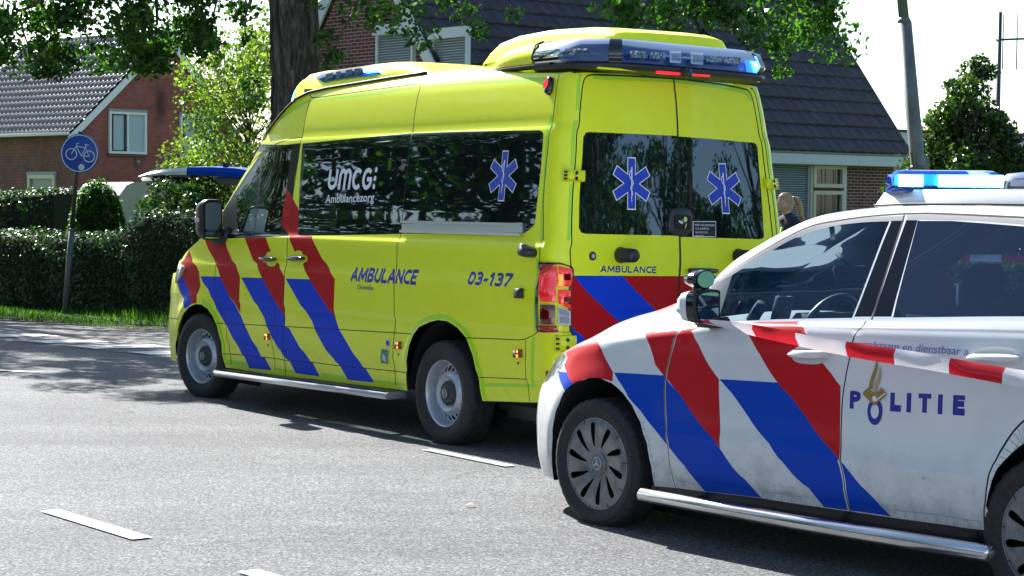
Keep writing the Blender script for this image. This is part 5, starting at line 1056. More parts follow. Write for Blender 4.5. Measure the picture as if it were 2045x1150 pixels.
# ------------------------------------------------------------------ police car
def build_police_car():
    D = CD; car = empty('police_car', (2.78107, 8.13420, 0), math.radians(128.302))
    tag(car, 'white police car with red and blue diagonal stripes and lit blue roof light', 'police car')
    P = car_P; Pm = lambda u, v: car_P(u, v)*np.array([1, -1, 1])
    bot = [(3.585, .02)]+[(3.4, .02), (3.2, .08)]+D['bottom'][:-1]+[(.27, .28), (-.30, .25), (-.84, .25)]
    out = bot+[(-.84, 9), (3.585, 9)]; out = out[::-1]
    aF = D['archF']; aR = D['archR']
    zv = lambda z: float(np.interp(z, [.20, .27, .40, .58, .84, 1.085], [-.3, 0, 1, 2, 3, 4])); aR = [(.258, .10), (.262, .30)]+[(-.03+.335*math.cos(math.radians(q)), zv(.315+.40*math.sin(math.radians(q)))) for q in range(14, 170, 8)]+[(-.36, .30), (-.36, .10)]
    cuts = [aF[1:-1]+[(2.28, -.3), (3.05, -.3)], aR+[(-.36, -.3), (.258, -.3)]]
    fd = D['sFender']+[(2.136, .30), (1.038, .28)]+D['sDoor'][::-1]+[(.945, 6.02)]+D['frametrim'][:8][::-1]+[(1.97, 5.87), (1.90, 4.90)]
    rd = D['sDoor']+[(1.038, .28), (.325, .28)]+D['sRear'][::-1]+[(.03, 2.9), (-.16, 4.2), (-.22, 5.0), (-.10, 5.75), (.085, 5.90), (.315, 5.961), (.594, 6.024), (.805, 6.034), (.935, 6.029)]
    redB = [(2.498, 5.149), (2.545, 6.1), (2.50, 6.5), (2.37, 6.55), (2.352, 5.9), (2.355, 5.6), (2.350, 5.16), (2.305, 4.32), (2.275, 4.09), (2.10, 4.05), (1.985, 4.08), (1.92, 4.2)]+D['redB'][12:]
    L = [(fd, 'front_door', None), (rd, 'rear_door', None),
         (D['redA'], None, 'cred'), (D['blueA'], None, 'cblue'), (redB, None, 'cred'), (D['blueB'], None, 'cblue')]
    rc = [p for p in D['redC']]; rc = [(1.70, 4.75), (1.664, 4.299)]+D['redC'][1:-3]+[(1.36, 4.85), (1.34, 4.93), (1.60, 4.93)]
    L += [(rc, None, 'cred'), (D['blueC'], None, 'cblue')]
    L.append(([(1.90, 4.2), (1.84, 4.3), (1.84, 4.75), (1.93, 4.8)], None, 'cwhite'))
    # quarter pane, frames, glass
    qt = [(2.268, 4.16), (2.300, 4.36), (2.345, 5.16), (2.340, 5.60), (2.255, 5.80), (1.985, 6.02), (1.90, 5.97), (1.90, 4.90), (1.89, 4.22)]
    L.append((qt, None, 'alu')); qb = [(2.245, 4.33), (2.295, 4.50), (2.328, 5.10), (2.322, 5.50), (2.262, 5.74), (2.195, 5.60), (2.10, 5.45), (1.99, 5.98), (1.86, 5.85), (1.86, 4.93), (1.89, 4.33)]
    L.append((qb, None, 'greytrim')); L.append((D['mirtri'], None, 'greytrim'))
    L.append((strip([(2.236, 4.42), (2.30, 5.0), (2.312, 5.40), (2.27, 5.66)], .018, .18), None, 'rubber'))
    L.append((D['frametrim'][:9]+D['frametrim'][9:], None, 'grey')); L.append((D['frametrim2'], None, 'grey'))
    L.append(([(.15, 5.80), (-.10, 5.70), (-.20, 5.05), (-.30, 5.05), (-.22, 5.85), (.10, 5.92)], None, 'grey'))
    for k in ('bpillar', 'bpillar2'): L.append((D[k], None, 'pillar'))
    L.append(([(1.89, 4.80), (1.86, 5.01), (.94, 5.03), (-.20, 5.05), (-.20, 4.94), (.94, 4.93), (1.60, 4.88), (1.78, 4.72)], None, 'alu'))
    L += [(D['doorglass'], 'door_glass', 'carglass'), (D['rearglass'], 'rear_glass', 'carglass_dark')]
    L.append(([(-.24, 5.10), (-.18, 5.74), (-.42, 5.66), (-.60, 5.18)], 'rear_glass', 'carglass_dark'))
    L.append((strip([(1.011, 5.91), (1.045, 5.0)], .010, .18), None, 'alu'))
    ws = [(2.28, 6.62), (2.40, 7.4), (2.44, 9.01), (1.40, 9.01), (1.43, 7.5), (1.53, 6.85)]; L.append((ws, 'windscreen', 'carwind'))
    L.append((D['lamp'], 'lamp', 'headlamp'))
    # tape squares along arch and sill : thin dirty outlines
    for k in ('sillblk', 'sillblk2', 'sillblk3'):
        q = D[k]; n = 4 if k != 'sillblk3' else 8
        for i in range(n+1):
            t = i/n; a = (q[0][0]*(1-t)+q[1][0]*t, q[0][1]*(1-t)+q[1][1]*t); b = (q[3][0]*(1-t)+q[2][0]*t, q[3][1]*(1-t)+q[2][1]*t); L.append((strip([a, b], .0035, .18), None, 'tapeedge'))
        L.append((strip([q[0], ((q[0][0]+q[1][0])/2, (q[0][1]+q[1][1])/2+.03), q[1]], .0045, .18), None, 'tapeedge'))
    tr = D['tapeR']; li = tr[:6]; lo = tr[6:][::-1]
    for i in range(15):
        t = i/14*4.9; k = int(t); f = t-k; a = tuple(np.array(li[k])*(1-f)+np.array(li[min(5, k+1)])*f); t2 = t*.98; k = int(t2); f = t2-k; b = tuple(np.array(lo[k])*(1-f)+np.array(lo[min(len(lo)-1, k+1)])*f)
        if abs(a[0]-b[0])+abs(a[1]-b[1]) > .01: L.append((strip([a, b], .0035, .18), None, 'tapeedge'))
    L.append((strip([(p[0]*.4+q[0]*.6, p[1]*.4+q[1]*.6) for p, q in zip(li, lo)], .003, .18), None, 'tapeedge'))
    fr_a = [(aF[i][0]-.05, aF[i][1]+.0) for i in (13, 14)]
    rim = [(2.262, .55), (2.252, 1.05), (2.280, 1.62), (2.325, 2.12)]
    L.append((strip(rim, .003, .18), None, 'tapeedge'))
    for i in range(9):
        t = i/8*3; k = min(2, int(t)); f = t-k; a = (rim[k][0]*(1-f)+rim[k+1][0]*f, rim[k][1]*(1-f)+rim[k+1][1]*f); L.append((strip([a, (a[0]+.03, a[1]+.02)], .003, .18), None, 'tapeedge'))
    rim2 = [(3.075, .30), (3.10, 1.0), (3.092, 1.7), (3.06, 2.2), (3.0, 2.6)]
    L.append((strip(rim2, .004, .18), None, 'tapeedge')); L.append((strip([(p[0]+.05, p[1]) for p in rim2], .004, .18), None, 'tapeedge'))
    rx = lambda l, it=5: [(a, b/.18) for a, b in relax([(p, q*.18) for p, q in l], it)]
    # seams
    q0, q1, cp = D['T_pol']; w_ = q0[0]-q1[0]
    for c_, i0, i1 in (('P', .012, .078), ('L', .380, .440), ('I', .525, .525), ('T', .624, .700), ('I', .795, .795), ('E', .922, .985)):
        z0 = q0[1]+(q1[1]-q0[1])*i0; a_ = (q0[0]-w_*i0, z0); b_ = (q0[0]-w_*max(i1, i0+.001), z0)
        if c_ == 'I': L.append(([(a_[0]-.0125, z0), (a_[0]+.0125, z0), (a_[0]+.0125, z0+cp[1]-q0[1]), (a_[0]-.0125, z0+cp[1]-q0[1])], None, 'bluetxt')); continue
        L += stroke_layers(c_, a_, b_, z0+(cp[1]-q0[1]), 'bluetxt', th=.30 if c_ != 'P' else .28, shear=0, gap=0, sv=.24)
    L.append((strip(rx(D['sFender']), .012, .18), None, 'alu')); L.append((strip(rx([(a+.002, b) for a, b in D['sFender']]), .005, .18), None, 'seam'))
    sd_ = D['sDoor']; L.append((strip(rx(sd_), .007, .18), None, 'seam'))
    L.append((strip([(sd_[6][0]+.004, sd_[6][1]), sd_[7], (sd_[8][0]+.004, sd_[8][1])], .016, .18), None, 'cwhite')); L.append((strip(sd_[6:], .006, .18), None, 'seam'))
    L.append((strip([(.935, 4.95), (.942, 5.9), (.947, 6.03)], .010, .18), None, 'seam'))
    L.append((strip(smooth_line([(-.2, 4.3), (.03, 2.9)]+D['sRear'], 1), .007, .18), None, 'seam'))
    L.append((strip([(1.99, 6.06), (1.87, 5.995), (1.61, 6.0), (1.40, 6.03), (1.18, 6.06), (.80, 6.065), (.31, 6.0), (-.2, 5.85)], .010, .18), None, 'seam'))
    L.append((strip([(3.15, 4.35), (2.9, 4.62), (2.65, 4.95), (2.5, 5.4), (2.42, 6.1)], .005, .18), None, 'seam'))
    L.append((strip([(3.20, .1), (3.25, 1.0), (3.23, 1.8), (3.10, 2.75), (3.06, 3.25)], .004, .18), None, 'seam')) if 0 else None
    M['headlamp'] = mat('head_lamp_glass', (.55, .57, .58), .08, .35, coat=1); k = N(M['headlamp']); v = k.n('TexVoronoi'); v.inputs['Scale'].default_value = 16; k.l(k.coord(), v.inputs['Vector'])
    k.l(k.ramp(v.outputs['Distance'], [(.1, (.75, .77, .78)), (.4, (.30, .31, .32)), (.7, (.10, .10, .11))]), k.b.inputs['Base Color']); k.l(k.bump(v.outputs['Distance'], .5, .01), k.b.inputs['Normal'])
    ch = Chart(P, out, cuts, L, step=.042, sv=.18)
    body = ch.build('body', 'cwhite', 'body', car); fdo = ch.build('front_door', 'cwhite', 'front_door', car); rdo = ch.build('rear_door', 'cwhite', 'rear_door', car)
    ch.build('door_glass', 'carglass', 'window', fdo); ch.build('rear_glass', 'carglass_dark', 'window', rdo); 
    ch.build('lamp', 'headlamp', 'head_lamp', car)
    def mirrored(pa, dm, nm, par):
        c0 = ch.P; ch.P = Pm; ch.flip = -1; o = ch.build(pa, dm, nm, par); ch.P = c0; ch.flip = 1; return o
    mirrored('body', 'cwhite', 'body', car); f2 = mirrored('front_door', 'cwhite', 'front_door', car); r2 = mirrored('rear_door', 'cwhite', 'rear_door', car)
    mirrored('door_glass', 'carglass', 'window', f2); mirrored('rear_glass', 'carglass', 'window', r2); mirrored('lamp', 'headlamp', 'head_lamp', car)
    for pa, nm in (('windscreen', 'windscreen'),):
        a = ch.build(pa, 'carwind', nm, car); b = mirrored(pa, 'carwind', nm, car); b.name = nm
    # head lining and pillar trims inside the shell
    ch.mat_ = None; sl_ = lambda c: (c[:, 1] > 5.95) & (c[:, 0] > -.7) & (c[:, 0] < 2.45)
    M['lining'] = mat('head_lining', (.10, .11, .12), .9)
    ch.build('body', 'lining', 'head_lining', car, off=-.018, sel=sl_, only=True)
    ch.P = Pm; ch.flip = -1; ch.build('body', 'lining', 'head_lining', car, off=-.018, sel=sl_, only=True); ch.P = P; ch.flip = 1
    # black sill, arches, floor
    mb = MB()
    for sg in (1, -1):
        rows = []
        for u in np.linspace(.22, 2.30, 12):
            vb = float(np.interp(u, [.26, .81, 1.32, 1.57, 2.13, 2.28], [.29, .27, .34, .37, .31, .30])); b = P(np.array([u]), np.array([vb]))[0]
            rows.append([(u, sg*(b[1]-.004), b[2]+.005), (u, sg*(b[1]-.012), b[2]-.03), (u, sg*(b[1]-.03), b[2]-.075), (u, sg*(b[1]-.10), b[2]-.10)])
        mb.grid(rows, M['black'])
    mb.build('sill_trim', car)
    mb = MB(); mb.box((1.35, 0, .22), (2.4, 1.45, .08), M['blackmatt']); mb.box((3.1, 0, .30), (.7, 1.15, .22), M['blackmatt']); mb.box((-.5, 0, .35), (.6, 1.3, .3), M['blackmatt'])
    for wx in (0, 2.70):
        for sg in (1, -1):
            q = [(wx-.04+.40*math.cos(math.pi*i/20), .315+.432*math.sin(math.pi*i/20)-.0) for i in range(-2, 23)]
            mb.grid([[(a, sg*y, b) for a, b in q] for y in (.50, .86)], M['blackmatt']); mb.box((wx-.04, sg*.52, .4), (.8, .02, .7), M['blackmatt'])
    for sg in (1, -1): mb.tube([(2.7, .75*sg, .31), (2.7, 0, .33)], .05, M['blackmatt']); mb.tube([(0, .75*sg, .31), (0, 0, .33)], .05, M['blackmatt'])
    mb.build('underbody', car)
    # interior
    G_ = mat('car_interior_grey', (.16, .17, .175), .7); K_ = mat('car_interior_dark', (.02, .022, .026), .75)
    mb = MB(); rows = []
    for x, z in ((1.62, .86), (1.66, .99), (1.74, 1.045), (1.95, 1.055), (2.25, 1.05), (2.36, 1.02)):
        rows.append([(x-.10*(1-(y/.74)**2)*(x < 1.9), y, z+.015*math.cos(y*4)) for y in np.linspace(-.76, .76, 15)])
    mb.grid(rows, G_); mb.box((1.72, 0, .80), (.18, 1.5, .22), K_, bev=.04); mb.box((1.64, .37, 1.06), (.16, .36, .07), K_, bev=.03); mb.box((1.58, 0, 1.02), (.04, .24, .14), K_, bev=.02)
    for y in (.66, .30, -.30, -.66): mb.lathe([(.0001, .0), (.035, .0), (.04, .012)], K_, 16, c=(1.60, y, .97), R=Matrix.Rotation(math.pi/2, 3, 'Z'))
    mb.build('dashboard', car)
    mb = MB(); Rm = Matrix.Rotation(math.radians(-24), 3, 'Y'); c = Vector((1.62, .37, 1.005))
    mb.tube([c+Rm @ Vector((0, .185*math.cos(q), .185*math.sin(q))) for q in [2*math.pi*i/40 for i in range(41)]], .016, mat('leather_wheel', (.045, .047, .05), .35), 10)
    mb.box(c+Rm @ Vector((.015, 0, 0)), (.05, .16, .13), K_, Rm, bev=.03)
    for s in (1, -1): mb.box(c+Rm @ Vector((.0, .115*s, 0)), (.018, .12, .035), K_, Rm, bev=.008)
    mb.box(c+Rm @ Vector((-.005, .0, -.11)), (.012, .035, .12), M['alu'], Rm, bev=.004); mb.build('steering_wheel', car)
    def seat(x, y, par, hr=True):
        mb = MB(); mb.box((x, y, .55), (.52, .50, .18), K_, bev=.06); mb.box((x-.27, y, .88), (.14, .48, .60), K_, Matrix.Rotation(-.28, 3, 'Y'), bev=.06); mb.box((x-.39, y, 1.26), (.10, .26, .18), K_, Matrix.Rotation(-.2, 3, 'Y'), bev=.045); mb.build('seat', par)
    for x, y in ((1.12, .37), (1.12, -.37)): seat(x, y, car)
    mb = MB(); mb.box((.15, 0, .55), (.5, 1.3, .2), K_, bev=.06); mb.box((-.12, 0, .88), (.16, 1.3, .6), K_, Matrix.Rotation(-.3, 3, 'Y'), bev=.06)
    for y in (.4, 0, -.4): mb.box((-.22, y, 1.22), (.09, .24, .16), K_, bev=.04)
    mb.build('rear_bench', car)
    mb = MB(); mb.tube([(1.93, -.02, 1.36), (1.86, -.02, 1.30)], .012, K_); mb.box((1.84, -.02, 1.27), (.03, .24, .07), K_, Matrix.Rotation(.3, 3, 'Y'), bev=.012); mb.build('rear_view_mirror', car)
    mb = MB(); mb.box((1.78, .52, 1.105), (.05, .10, .14), K_, Matrix.Rotation(-.3, 3, 'Y'), bev=.012); mb.tube([(1.80, .52, 1.02), (1.79, .52, 1.08)], .014, K_); mb.tube([(1.90, .60, 1.05), (1.86, .60, 1.10), (1.83, .60, 1.13)], .03, K_, 10); mb.build('radio_unit', car)
    # side tube, sill step
    mb = MB()
    for sg in (1, -1):
        pts = [(2.13, .93*sg, .215), (2.19, .965*sg, .214), (2.22, .98*sg, .214)]
        mb.tube([(2.245, .98*sg, .214), (2.235, .98*sg, .214), (1.207, .98*sg, .216), (.20, .98*sg, .231), (.19, .98*sg, .231)], [.026, .034, .034, .034, .026], M['chrome'], 20)
        for x in (1.95, 1.1, .4): mb.tube([(x, .98*sg, .215), (x, .75*sg, .23)], .015, M['blackmatt'])
    mb.build('side_bar', car)
    # handles
    for k, pr in (('F', fdo), ('R', rdo)):
        rec = smooth_line(D['handle'+k]+[D['handle'+k][0]], 2)[:-1]; grip = smooth_line(D['handle'+k+'grip']+[D['handle'+k+'grip'][0]], 2)[:-1]
        mb = MB(); c = np.array(rec).mean(0); on_chart(P, [((a-c[0])*1.0+c[0], (b-c[1])*1.0+c[1]) for a, b in rec], .0015, M['cwhite'], mb, step=.3)
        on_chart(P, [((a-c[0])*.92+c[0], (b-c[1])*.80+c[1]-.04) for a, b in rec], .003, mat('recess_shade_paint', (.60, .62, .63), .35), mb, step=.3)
        on_chart(P, grip, .018, M['cwhite'], mb, h=.026, bevel=.25, step=.3); 
        gx = [g[0] for g in grip]; gz = np.mean([g[1] for g in grip])
        for a in (max(gx)-.025, min(gx)+.025): on_chart(P, ell(a, gz, .016, .06, 8), 0, M['cwhite'], mb, h=.022)
        mb.build('door_handle', pr)
    # mirrors
    for sg in (1, -1):
        mr = empty('side_mirror', (0, 0, 0), 0, car); mb = MB(); c = Vector((1.800, .985*sg, 1.128)); Rm = Matrix.Rotation(math.radians(16*sg), 3, 'Z')
        base = [(-.115, .068), (-.10, .078), (.0, .082), (.085, .075), (.112, .055), (.112, -.01), (.100, -.05), (.07, -.070), (-.05, -.078), (-.10, -.072), (-.115, -.055)]
        base = smooth_line(base+[base[0]], 1)[:-1]; n = len(base); vs = []
        prof = [(0, 1.0), (.012, 1.03), (.05, 1.0), (.09, .88), (.12, .62), (.132, .25)]
        for d, s_ in prof: vs += [c+Rm @ Vector((d, p[0]*s_*sg, p[1]*s_)) for p in base]
        mats_ = ['black', 'blackgloss', 'cwhite', 'cwhite', 'cwhite']
        for i in range(len(prof)-1):
            fs = [(i*n+k, i*n+(k+1) % n, i*n+n+(k+1) % n, i*n+n+k) for k in range(n)]; mb.add(vs, fs, M[mats_[i]], True)
        mb.add(vs[-n:], [tuple(range(n))], M['cwhite']); fr_ = [c+Rm @ Vector((0, p[0]*.90*sg, p[1]*.90)) for p in base]
        mb.add(list(vs[:n])+fr_, [(k, n+k, n+(k+1) % n, (k+1) % n) for k in range(n)], M['black']); mb.add([v+Rm @ Vector((.01, 0, 0)) for v in fr_], [tuple(range(n))], M['blackgloss'])
        mb.box(c+Rm @ Vector((.07, .05*sg, -.012)), (.09, .10, .03), M['whitelens'], Rm, bev=.01); mb.box((1.86, .895*sg, 1.055), (.14, .14, .05), M['black'], bev=.02)
        mb.build('mirror_housing', mr, auto=60)
        g = MB(); g.add([c+Rm @ Vector((-.002, p[0]*.84*sg, p[1]*.84)) for p in base], [tuple(range(n))], M['mirror']); g.build('mirror_glass', mr)
        # extra observation mirror on top
        mb = MB(); c2 = c+Vector((.0, .015*sg, .128)); vs = []
        b2 = [(.085*math.cos(q), .042*math.sin(q)) for q in [2*math.pi*i/24 for i in range(24)]]; m_ = 24
        for d, s_ in ((0, 1), (.02, 1.05), (.05, .95), (.08, .7), (.095, .3)): vs += [c2+Rm @ Vector((d, p[0]*s_*sg, p[1]*s_)) for p in b2]
        for i in range(4): mb.add(vs, [(i*m_+k, i*m_+(k+1) % m_, i*m_+m_+(k+1) % m_, i*m_+m_+k) for k in range(m_)], M['blackgloss'], True)
        mb.add(vs[-m_:], [tuple(range(m_))], M['blackgloss']); mb.add([c2+Rm @ Vector((-.003, p[0]*.9*sg, p[1]*.9)) for p in b2], [tuple(range(m_))], M['mirror']); mb.box(c2+Vector((.03, 0, -.05)), (.05, .08, .04), M['blackgloss'], bev=.01)
        mb.build('observation_mirror', mr, auto=60)
    # lettering
    a0, a1, cp = D['T_pol']; W_ = a0[0]-a1[0]; z0 = a0[1]; hz = cp[1]-z0; le = lambda i: a0[0]-W_*i
    # the O is a ring low under the flame badge
    e0 = D['emb']; cx = e0[3][0]; cz = e0[3][1]-.02
    mb = MB(); ro, ri = .0415, .0225; q = [2*math.pi*i/32 for i in range(33)]
    on_chart(P, [(cx+ro*math.cos(t), cz+ro*math.sin(t)/.125*.62) for t in q[:-1]], .0022, M['bluetxt'], mb, step=.5); on_chart(P, [(cx+ri*math.cos(t), cz+ri*math.sin(t)/.125*.62) for t in q[:-1]], .0030, M['cwhite'], mb, step=.5); mb.build('lettering', rdo)
    gold = mat('badge_gold', (.30, .20, .055), .4); mb = MB(); xl, xr_ = e0[1][0], e0[2][0]; zt_ = e0[1][1]; ctop = e0[0][1]; cxm = (xl+xr_)/2
    book = [(xl, zt_-.02), (xl-.028, zt_+.13), (cxm+.012, zt_+.02), (cxm, zt_-.03), (cxm-.012, zt_+.02), (xr_+.028, zt_+.13), (xr_, zt_-.02), (cxm, cz-.05+.10)]
    book = [(xl, zt_+.03), (xl-.03, zt_+.14), (cxm+.02, zt_+.05), (cxm-.02, zt_+.05), (xr_+.03, zt_+.14), (xr_, zt_+.03), (xr_, zt_-.03), (cxm, cz+.08), (xl, zt_-.03)]
    on_chart(P, book, .0040, gold, mb, step=.5)
    def fl(pts, e=.0042, m=gold): on_chart(P, [(cxm-a, zt_+b) for a, b in smooth_line(pts+[pts[0]], 2)[:-1]], e, m, mb, step=.5)
    fl([(-.030, .10), (-.034, .20), (-.020, .33), (.0, .48), (.004, .62), (.012, .45), (.002, .33), (-.012, .22), (-.010, .10)]); fl([(-.002, .02), (-.006, .14), (.008, .26), (.020, .36), (.024, .50), (.032, .34), (.026, .22), (.012, .12), (.010, .02)], .0046, mat('badge_light_gold', (.42, .33, .17), .4))
    on_chart(P, [(cxm+.011*math.cos(t), zt_-.10+.055*math.sin(t)) for t in q[:-1]], .0048, M['whitetxt'], mb, step=.5)
    on_chart(P, strip([(cxm-.003, cz+.16), (xr_+.004, zt_+.02)], .006, .18), .0048, M['cwhite'], mb, step=.5); mb.build('badge', rdo)
    a0, a1, cp = D['T_wad']; w_ = a0[0]-a1[0]
    text_on(P, 'waakzaam en dienstbaar »', (a0[0]+.10, a0[1]+.02), a1, (a0[0], cp[1]), mat('letter_mid_blue', (.06, .14, .42), .4), 'lettering', rdo, shear=.25, ref='b')
    # roof light bar
    lb = empty('roof_light_bar', (0, 0, 0), 0, car); mb = MB()
    rows = []
    for x, ye, z0, zt_, yt in ((1.30, .40, 1.585, 1.60, .38), (1.22, .52, 1.590, 1.655, .46), (1.0, .56, 1.598, 1.668, .52), (.6, .56, 1.60, 1.668, .52), (.2, .56, 1.597, 1.665, .52), (-.1, .52, 1.585, 1.655, .48), (-.2, .45, 1.58, 1.60, .4)):
        rows.append([(x, ye, z0-.02), (x, ye-.004, z0+.01), (x, yt, zt_), (x, yt*.5, zt_+.006), (x, 0, zt_+.008), (x, -yt*.5, zt_+.006), (x, -yt, zt_), (x, -ye+.004, z0+.01), (x, -ye, z0-.02)])
    mb.grid(rows, M['cwhite']); mb.build('fairing', lb, auto=30)
    mb = MB(); mb.tube([(r[0][0], r[0][1]+.003, r[0][2]+.028) for r in rows], .005, M['rubber'], 6); mb.build('seal', lb)
    # two wings forming a V, open to the front
    for sg in (1, -1):
        wg = empty('wing', (0, 0, 0), 0, lb) if 0 else lb
        A_ = np.array([1.16, .50*sg]); B_ = np.array([.86, .10*sg]); dn = (B_-A_)/np.linalg.norm(B_-A_); nn = np.array([-dn[1], dn[0]])*(-sg)      # nn : rearwards/outwards
        if nn[0] > 0: nn = -nn
        hw = .13
        def wing(mb, prof, m, s0=0., s1=1., ends=True):
            st = []; LL = np.linalg.norm(B_-A_)
            N_ = 14
            for i in range(N_+1):
                t = s0+(s1-s0)*i/N_; c = A_+dn*LL*t
                e = 1.0; zsh = 0
                dd = min(t-0, 1-t)*LL
                if dd < .06: e = math.sqrt(max(0, 1-(1-dd/.06)**2))*.5+.5
                st.append([(c[0]+nn[0]*a*(e if abs(a) > .01 else 1), c[1]+nn[1]*a*(e if abs(a) > .01 else 1), z0+ (z-z0)*(.45+.55*e)) for a, z in prof for z0 in (1.655,)])
            mb.grid(st, m)
            if ends: 
                mb.add(st[0], [tuple(range(len(st[0])))], m, True); mb.add(st[-1], [tuple(range(len(st[-1])))[::-1]], m, True)
        base = [(-hw, 1.655), (-hw-.012, 1.664), (-hw-.006, 1.674), (hw+.006, 1.674), (hw+.012, 1.664), (hw, 1.655)]
        mb = MB(); wing(mb, base, mat('light_bar_base', (.02, .06, .28), .25) if sg > 0 else M['grey']); mb.build('housing', lb, auto=50)
        dm = [(-hw, 1.674), (-hw+.008, 1.715), (-hw+.035, 1.747), (0, 1.757), (hw-.035, 1.747), (hw-.008, 1.715), (hw, 1.674)]
        mb = MB(); wing(mb, dm, M['bluedome'] if sg > 0 else M['cleardome']); mb.build('dome', lb, auto=60)
        if sg > 0:
            LL = np.linalg.norm(B_-A_)
            for t0, t1, mm, ex in ((.40, .655, 'ledcyan', 0), (.67, .97, 'ledcyan', 0), (.05, .26, 'ledcyan', 0)):
                mb = MB(); c = A_+dn*LL*(t0+t1)/2+nn*(.095); Rz = Matrix.Rotation(math.atan2(dn[1], dn[0]), 3, 'Z')
                mb.box((c[0], c[1], 1.708), ((t1-t0)*LL, .02, .052), M[mm], Rz); mb.build('led_module', lb)
            mb = MB(); c = A_+dn*LL*.5; Rz = Matrix.Rotation(math.atan2(dn[1], dn[0]), 3, 'Z'); mb.box((c[0], c[1], 1.712), (LL*.96, .14, .05), mat('light_bar_core', (.05, .25, .75), .3), Rz); mb.build('reflector', lb)
        else:
            mb = MB(); LL = np.linalg.norm(B_-A_); c = A_+dn*LL*.5; Rz = Matrix.Rotation(math.atan2(dn[1], dn[0]), 3, 'Z'); mb.box((c[0], c[1], 1.705), (LL*.9, .16, .03), M['greylens'], Rz); mb.build('reflector', lb)
    cover_wheel(car, 2.70, .782, .305, 1); cover_wheel(car, 2.70, .782, .305, -1); cover_wheel(car, 0, .782, .305, 1, .3); cover_wheel(car, 0, .782, .305, -1)
    # number plate area / tail lamps on the unseen rear kept simple
    for sg in (1, -1):
        mb = MB(); on_chart(P if sg > 0 else Pm, [(-.80, 3.6), (-.62, 3.7), (-.60, 4.6), (-.80, 4.8)], .002, M['redlens'], mb, h=.01, flip=sg); mb.build('tail_lamp', car)
    def capr(v0, v1, m, nm):
        mb = MB(); rows = []
        for v in np.linspace(v0, v1, 14):
            p = P(np.array([-.84]), np.array([v]))[0]; rows.append([(p[0]-.07*(1-s*s)-.03*(1-s**6), p[1]*s, p[2]) for s in np.linspace(1, -1, 21)])
        mb.grid(rows, m); return mb.build(nm, car)
    capr(0, 5.05, M['cwhite'], 'tailgate'); capr(5.05, 6.6, M['carglass_dark'], 'rear_screen'); capr(6.6, 9, M['cwhite'], 'rear_spoiler')
    return car
CAR_ = build_police_car()
# ------------------------------------------------------------------ ground, road, markings
def structure(o): o['kind'] = 'structure'; return o
def sheet(name, pts, z, m, sub=None):
    mb = MB(); tri = tessellate_polygon([[Vector((p[0], p[1], 0)) for p in pts]]); mb.add([(p[0], p[1], z) for p in pts], [tuple(t) for t in tri], m)
    o = mb.build(name); bm_fix(o); return structure(o)
def bm_fix(o):
    for p in o.data.polygons:
        if p.normal.z < 0: p.flip()
M['asphalt'] = mat('asphalt', (.15, .15, .15), .8); k = N(M['asphalt']); c = k.coord()
a = k.noise(c, 80, 3, .7); b = k.noise(c, 1.1, 5, .6); d = k.noise(c, 260, 2, .5); v = k.n('TexVoronoi'); v.inputs['Scale'].default_value = 95; k.l(c, v.inputs['Vector'])
col = k.ramp(a, [(.40, (.010, .011, .012)), (.47, (.085, .085, .086)), (.55, (.21, .21, .207)), (.64, (.40, .40, .39))])
sp = k.n('SeparateColor'); k.l(v.outputs['Color'], sp.inputs[0])
col = k.mix(.55, col, k.ramp(sp.outputs[0], [(.12, (.012, .012, .013)), (.35, (.09, .092, .095)), (.7, (.22, .222, .225)), (.95, (.46, .46, .455))]), 'MIX')
cr = k.n('TexVoronoi', feature='DISTANCE_TO_EDGE'); cr.inputs['Scale'].default_value = .42; cd = k.mix(.12, c, (0, 0, 0)); nz = k.n('TexNoise'); nz.inputs['Scale'].default_value = 2.5; k.l(c, nz.inputs['Vector']); vm = k.n('VectorMath', operation='MULTIPLY_ADD'); k.l(nz.outputs['Color'], vm.inputs[0]); vm.inputs[1].default_value = (.5, .5, 0); k.l(c, vm.inputs[2]); k.l(vm.outputs[0], cr.inputs['Vector'])
st = k.noise(c, .55, 4, .7); cm = k.n('Math', operation='MULTIPLY'); k.l(k.ramp(cr.outputs['Distance'], [(0, (1, 1, 1)), (.006, (0, 0, 0))]), cm.inputs[0]); k.l(k.ramp(st, [(.52, (0, 0, 0)), (.60, (.75, .75, .75))]), cm.inputs[1]); col = k.mix(cm.outputs[0], col, (.02, .02, .02))
mp_ = k.n('Mapping'); mp_.inputs['Rotation'].default_value = (0, 0, math.radians(-124.8)); mp_.inputs['Scale'].default_value = (.06, 1.3, 1); k.l(c, mp_.inputs[0]); tk = k.noise(mp_.outputs[0], 1.0, 3, .55); col = k.mix(1, col, k.ramp(tk, [(.38, (.84, .84, .85)), (.62, (1.10, 1.10, 1.10))]), 'MULTIPLY')
pt = k.noise(c, 7, 3, .6); col = k.mix(k.ramp(pt, [(.70, (0, 0, 0)), (.76, (.35, .35, .35))]), col, (.05, .05, .052))
col = k.mix(1, col, k.ramp(b, [(.3, (.60, .62, .65)), (.7, (.88, .90, .92))]), 'MULTIPLY'); k.l(col, k.b.inputs['Base Color'])
h = k.n('Math', operation='ADD'); k.l(a, h.inputs[0]); k.l(d, h.inputs[1]); k.l(k.bump(h.outputs[0], .9, .008), k.b.inputs['Normal'])
M['path'] = mat('path_asphalt', (.15, .14, .13), .85); k = N(M['path']); c = k.coord(); a = k.noise(c, 90, 4, .7); b = k.noise(c, 2.2, 5, .65)
col = k.mix(1, k.ramp(a, [(.35, (.06, .057, .055)), (.5, (.15, .145, .14)), (.68, (.28, .27, .26))]), k.ramp(b, [(.35, (.75, .73, .72)), (.65, (1.15, 1.12, 1.08))]), 'MULTIPLY'); k.l(col, k.b.inputs['Base Color']); k.l(k.bump(a, .5, .006), k.b.inputs['Normal'])
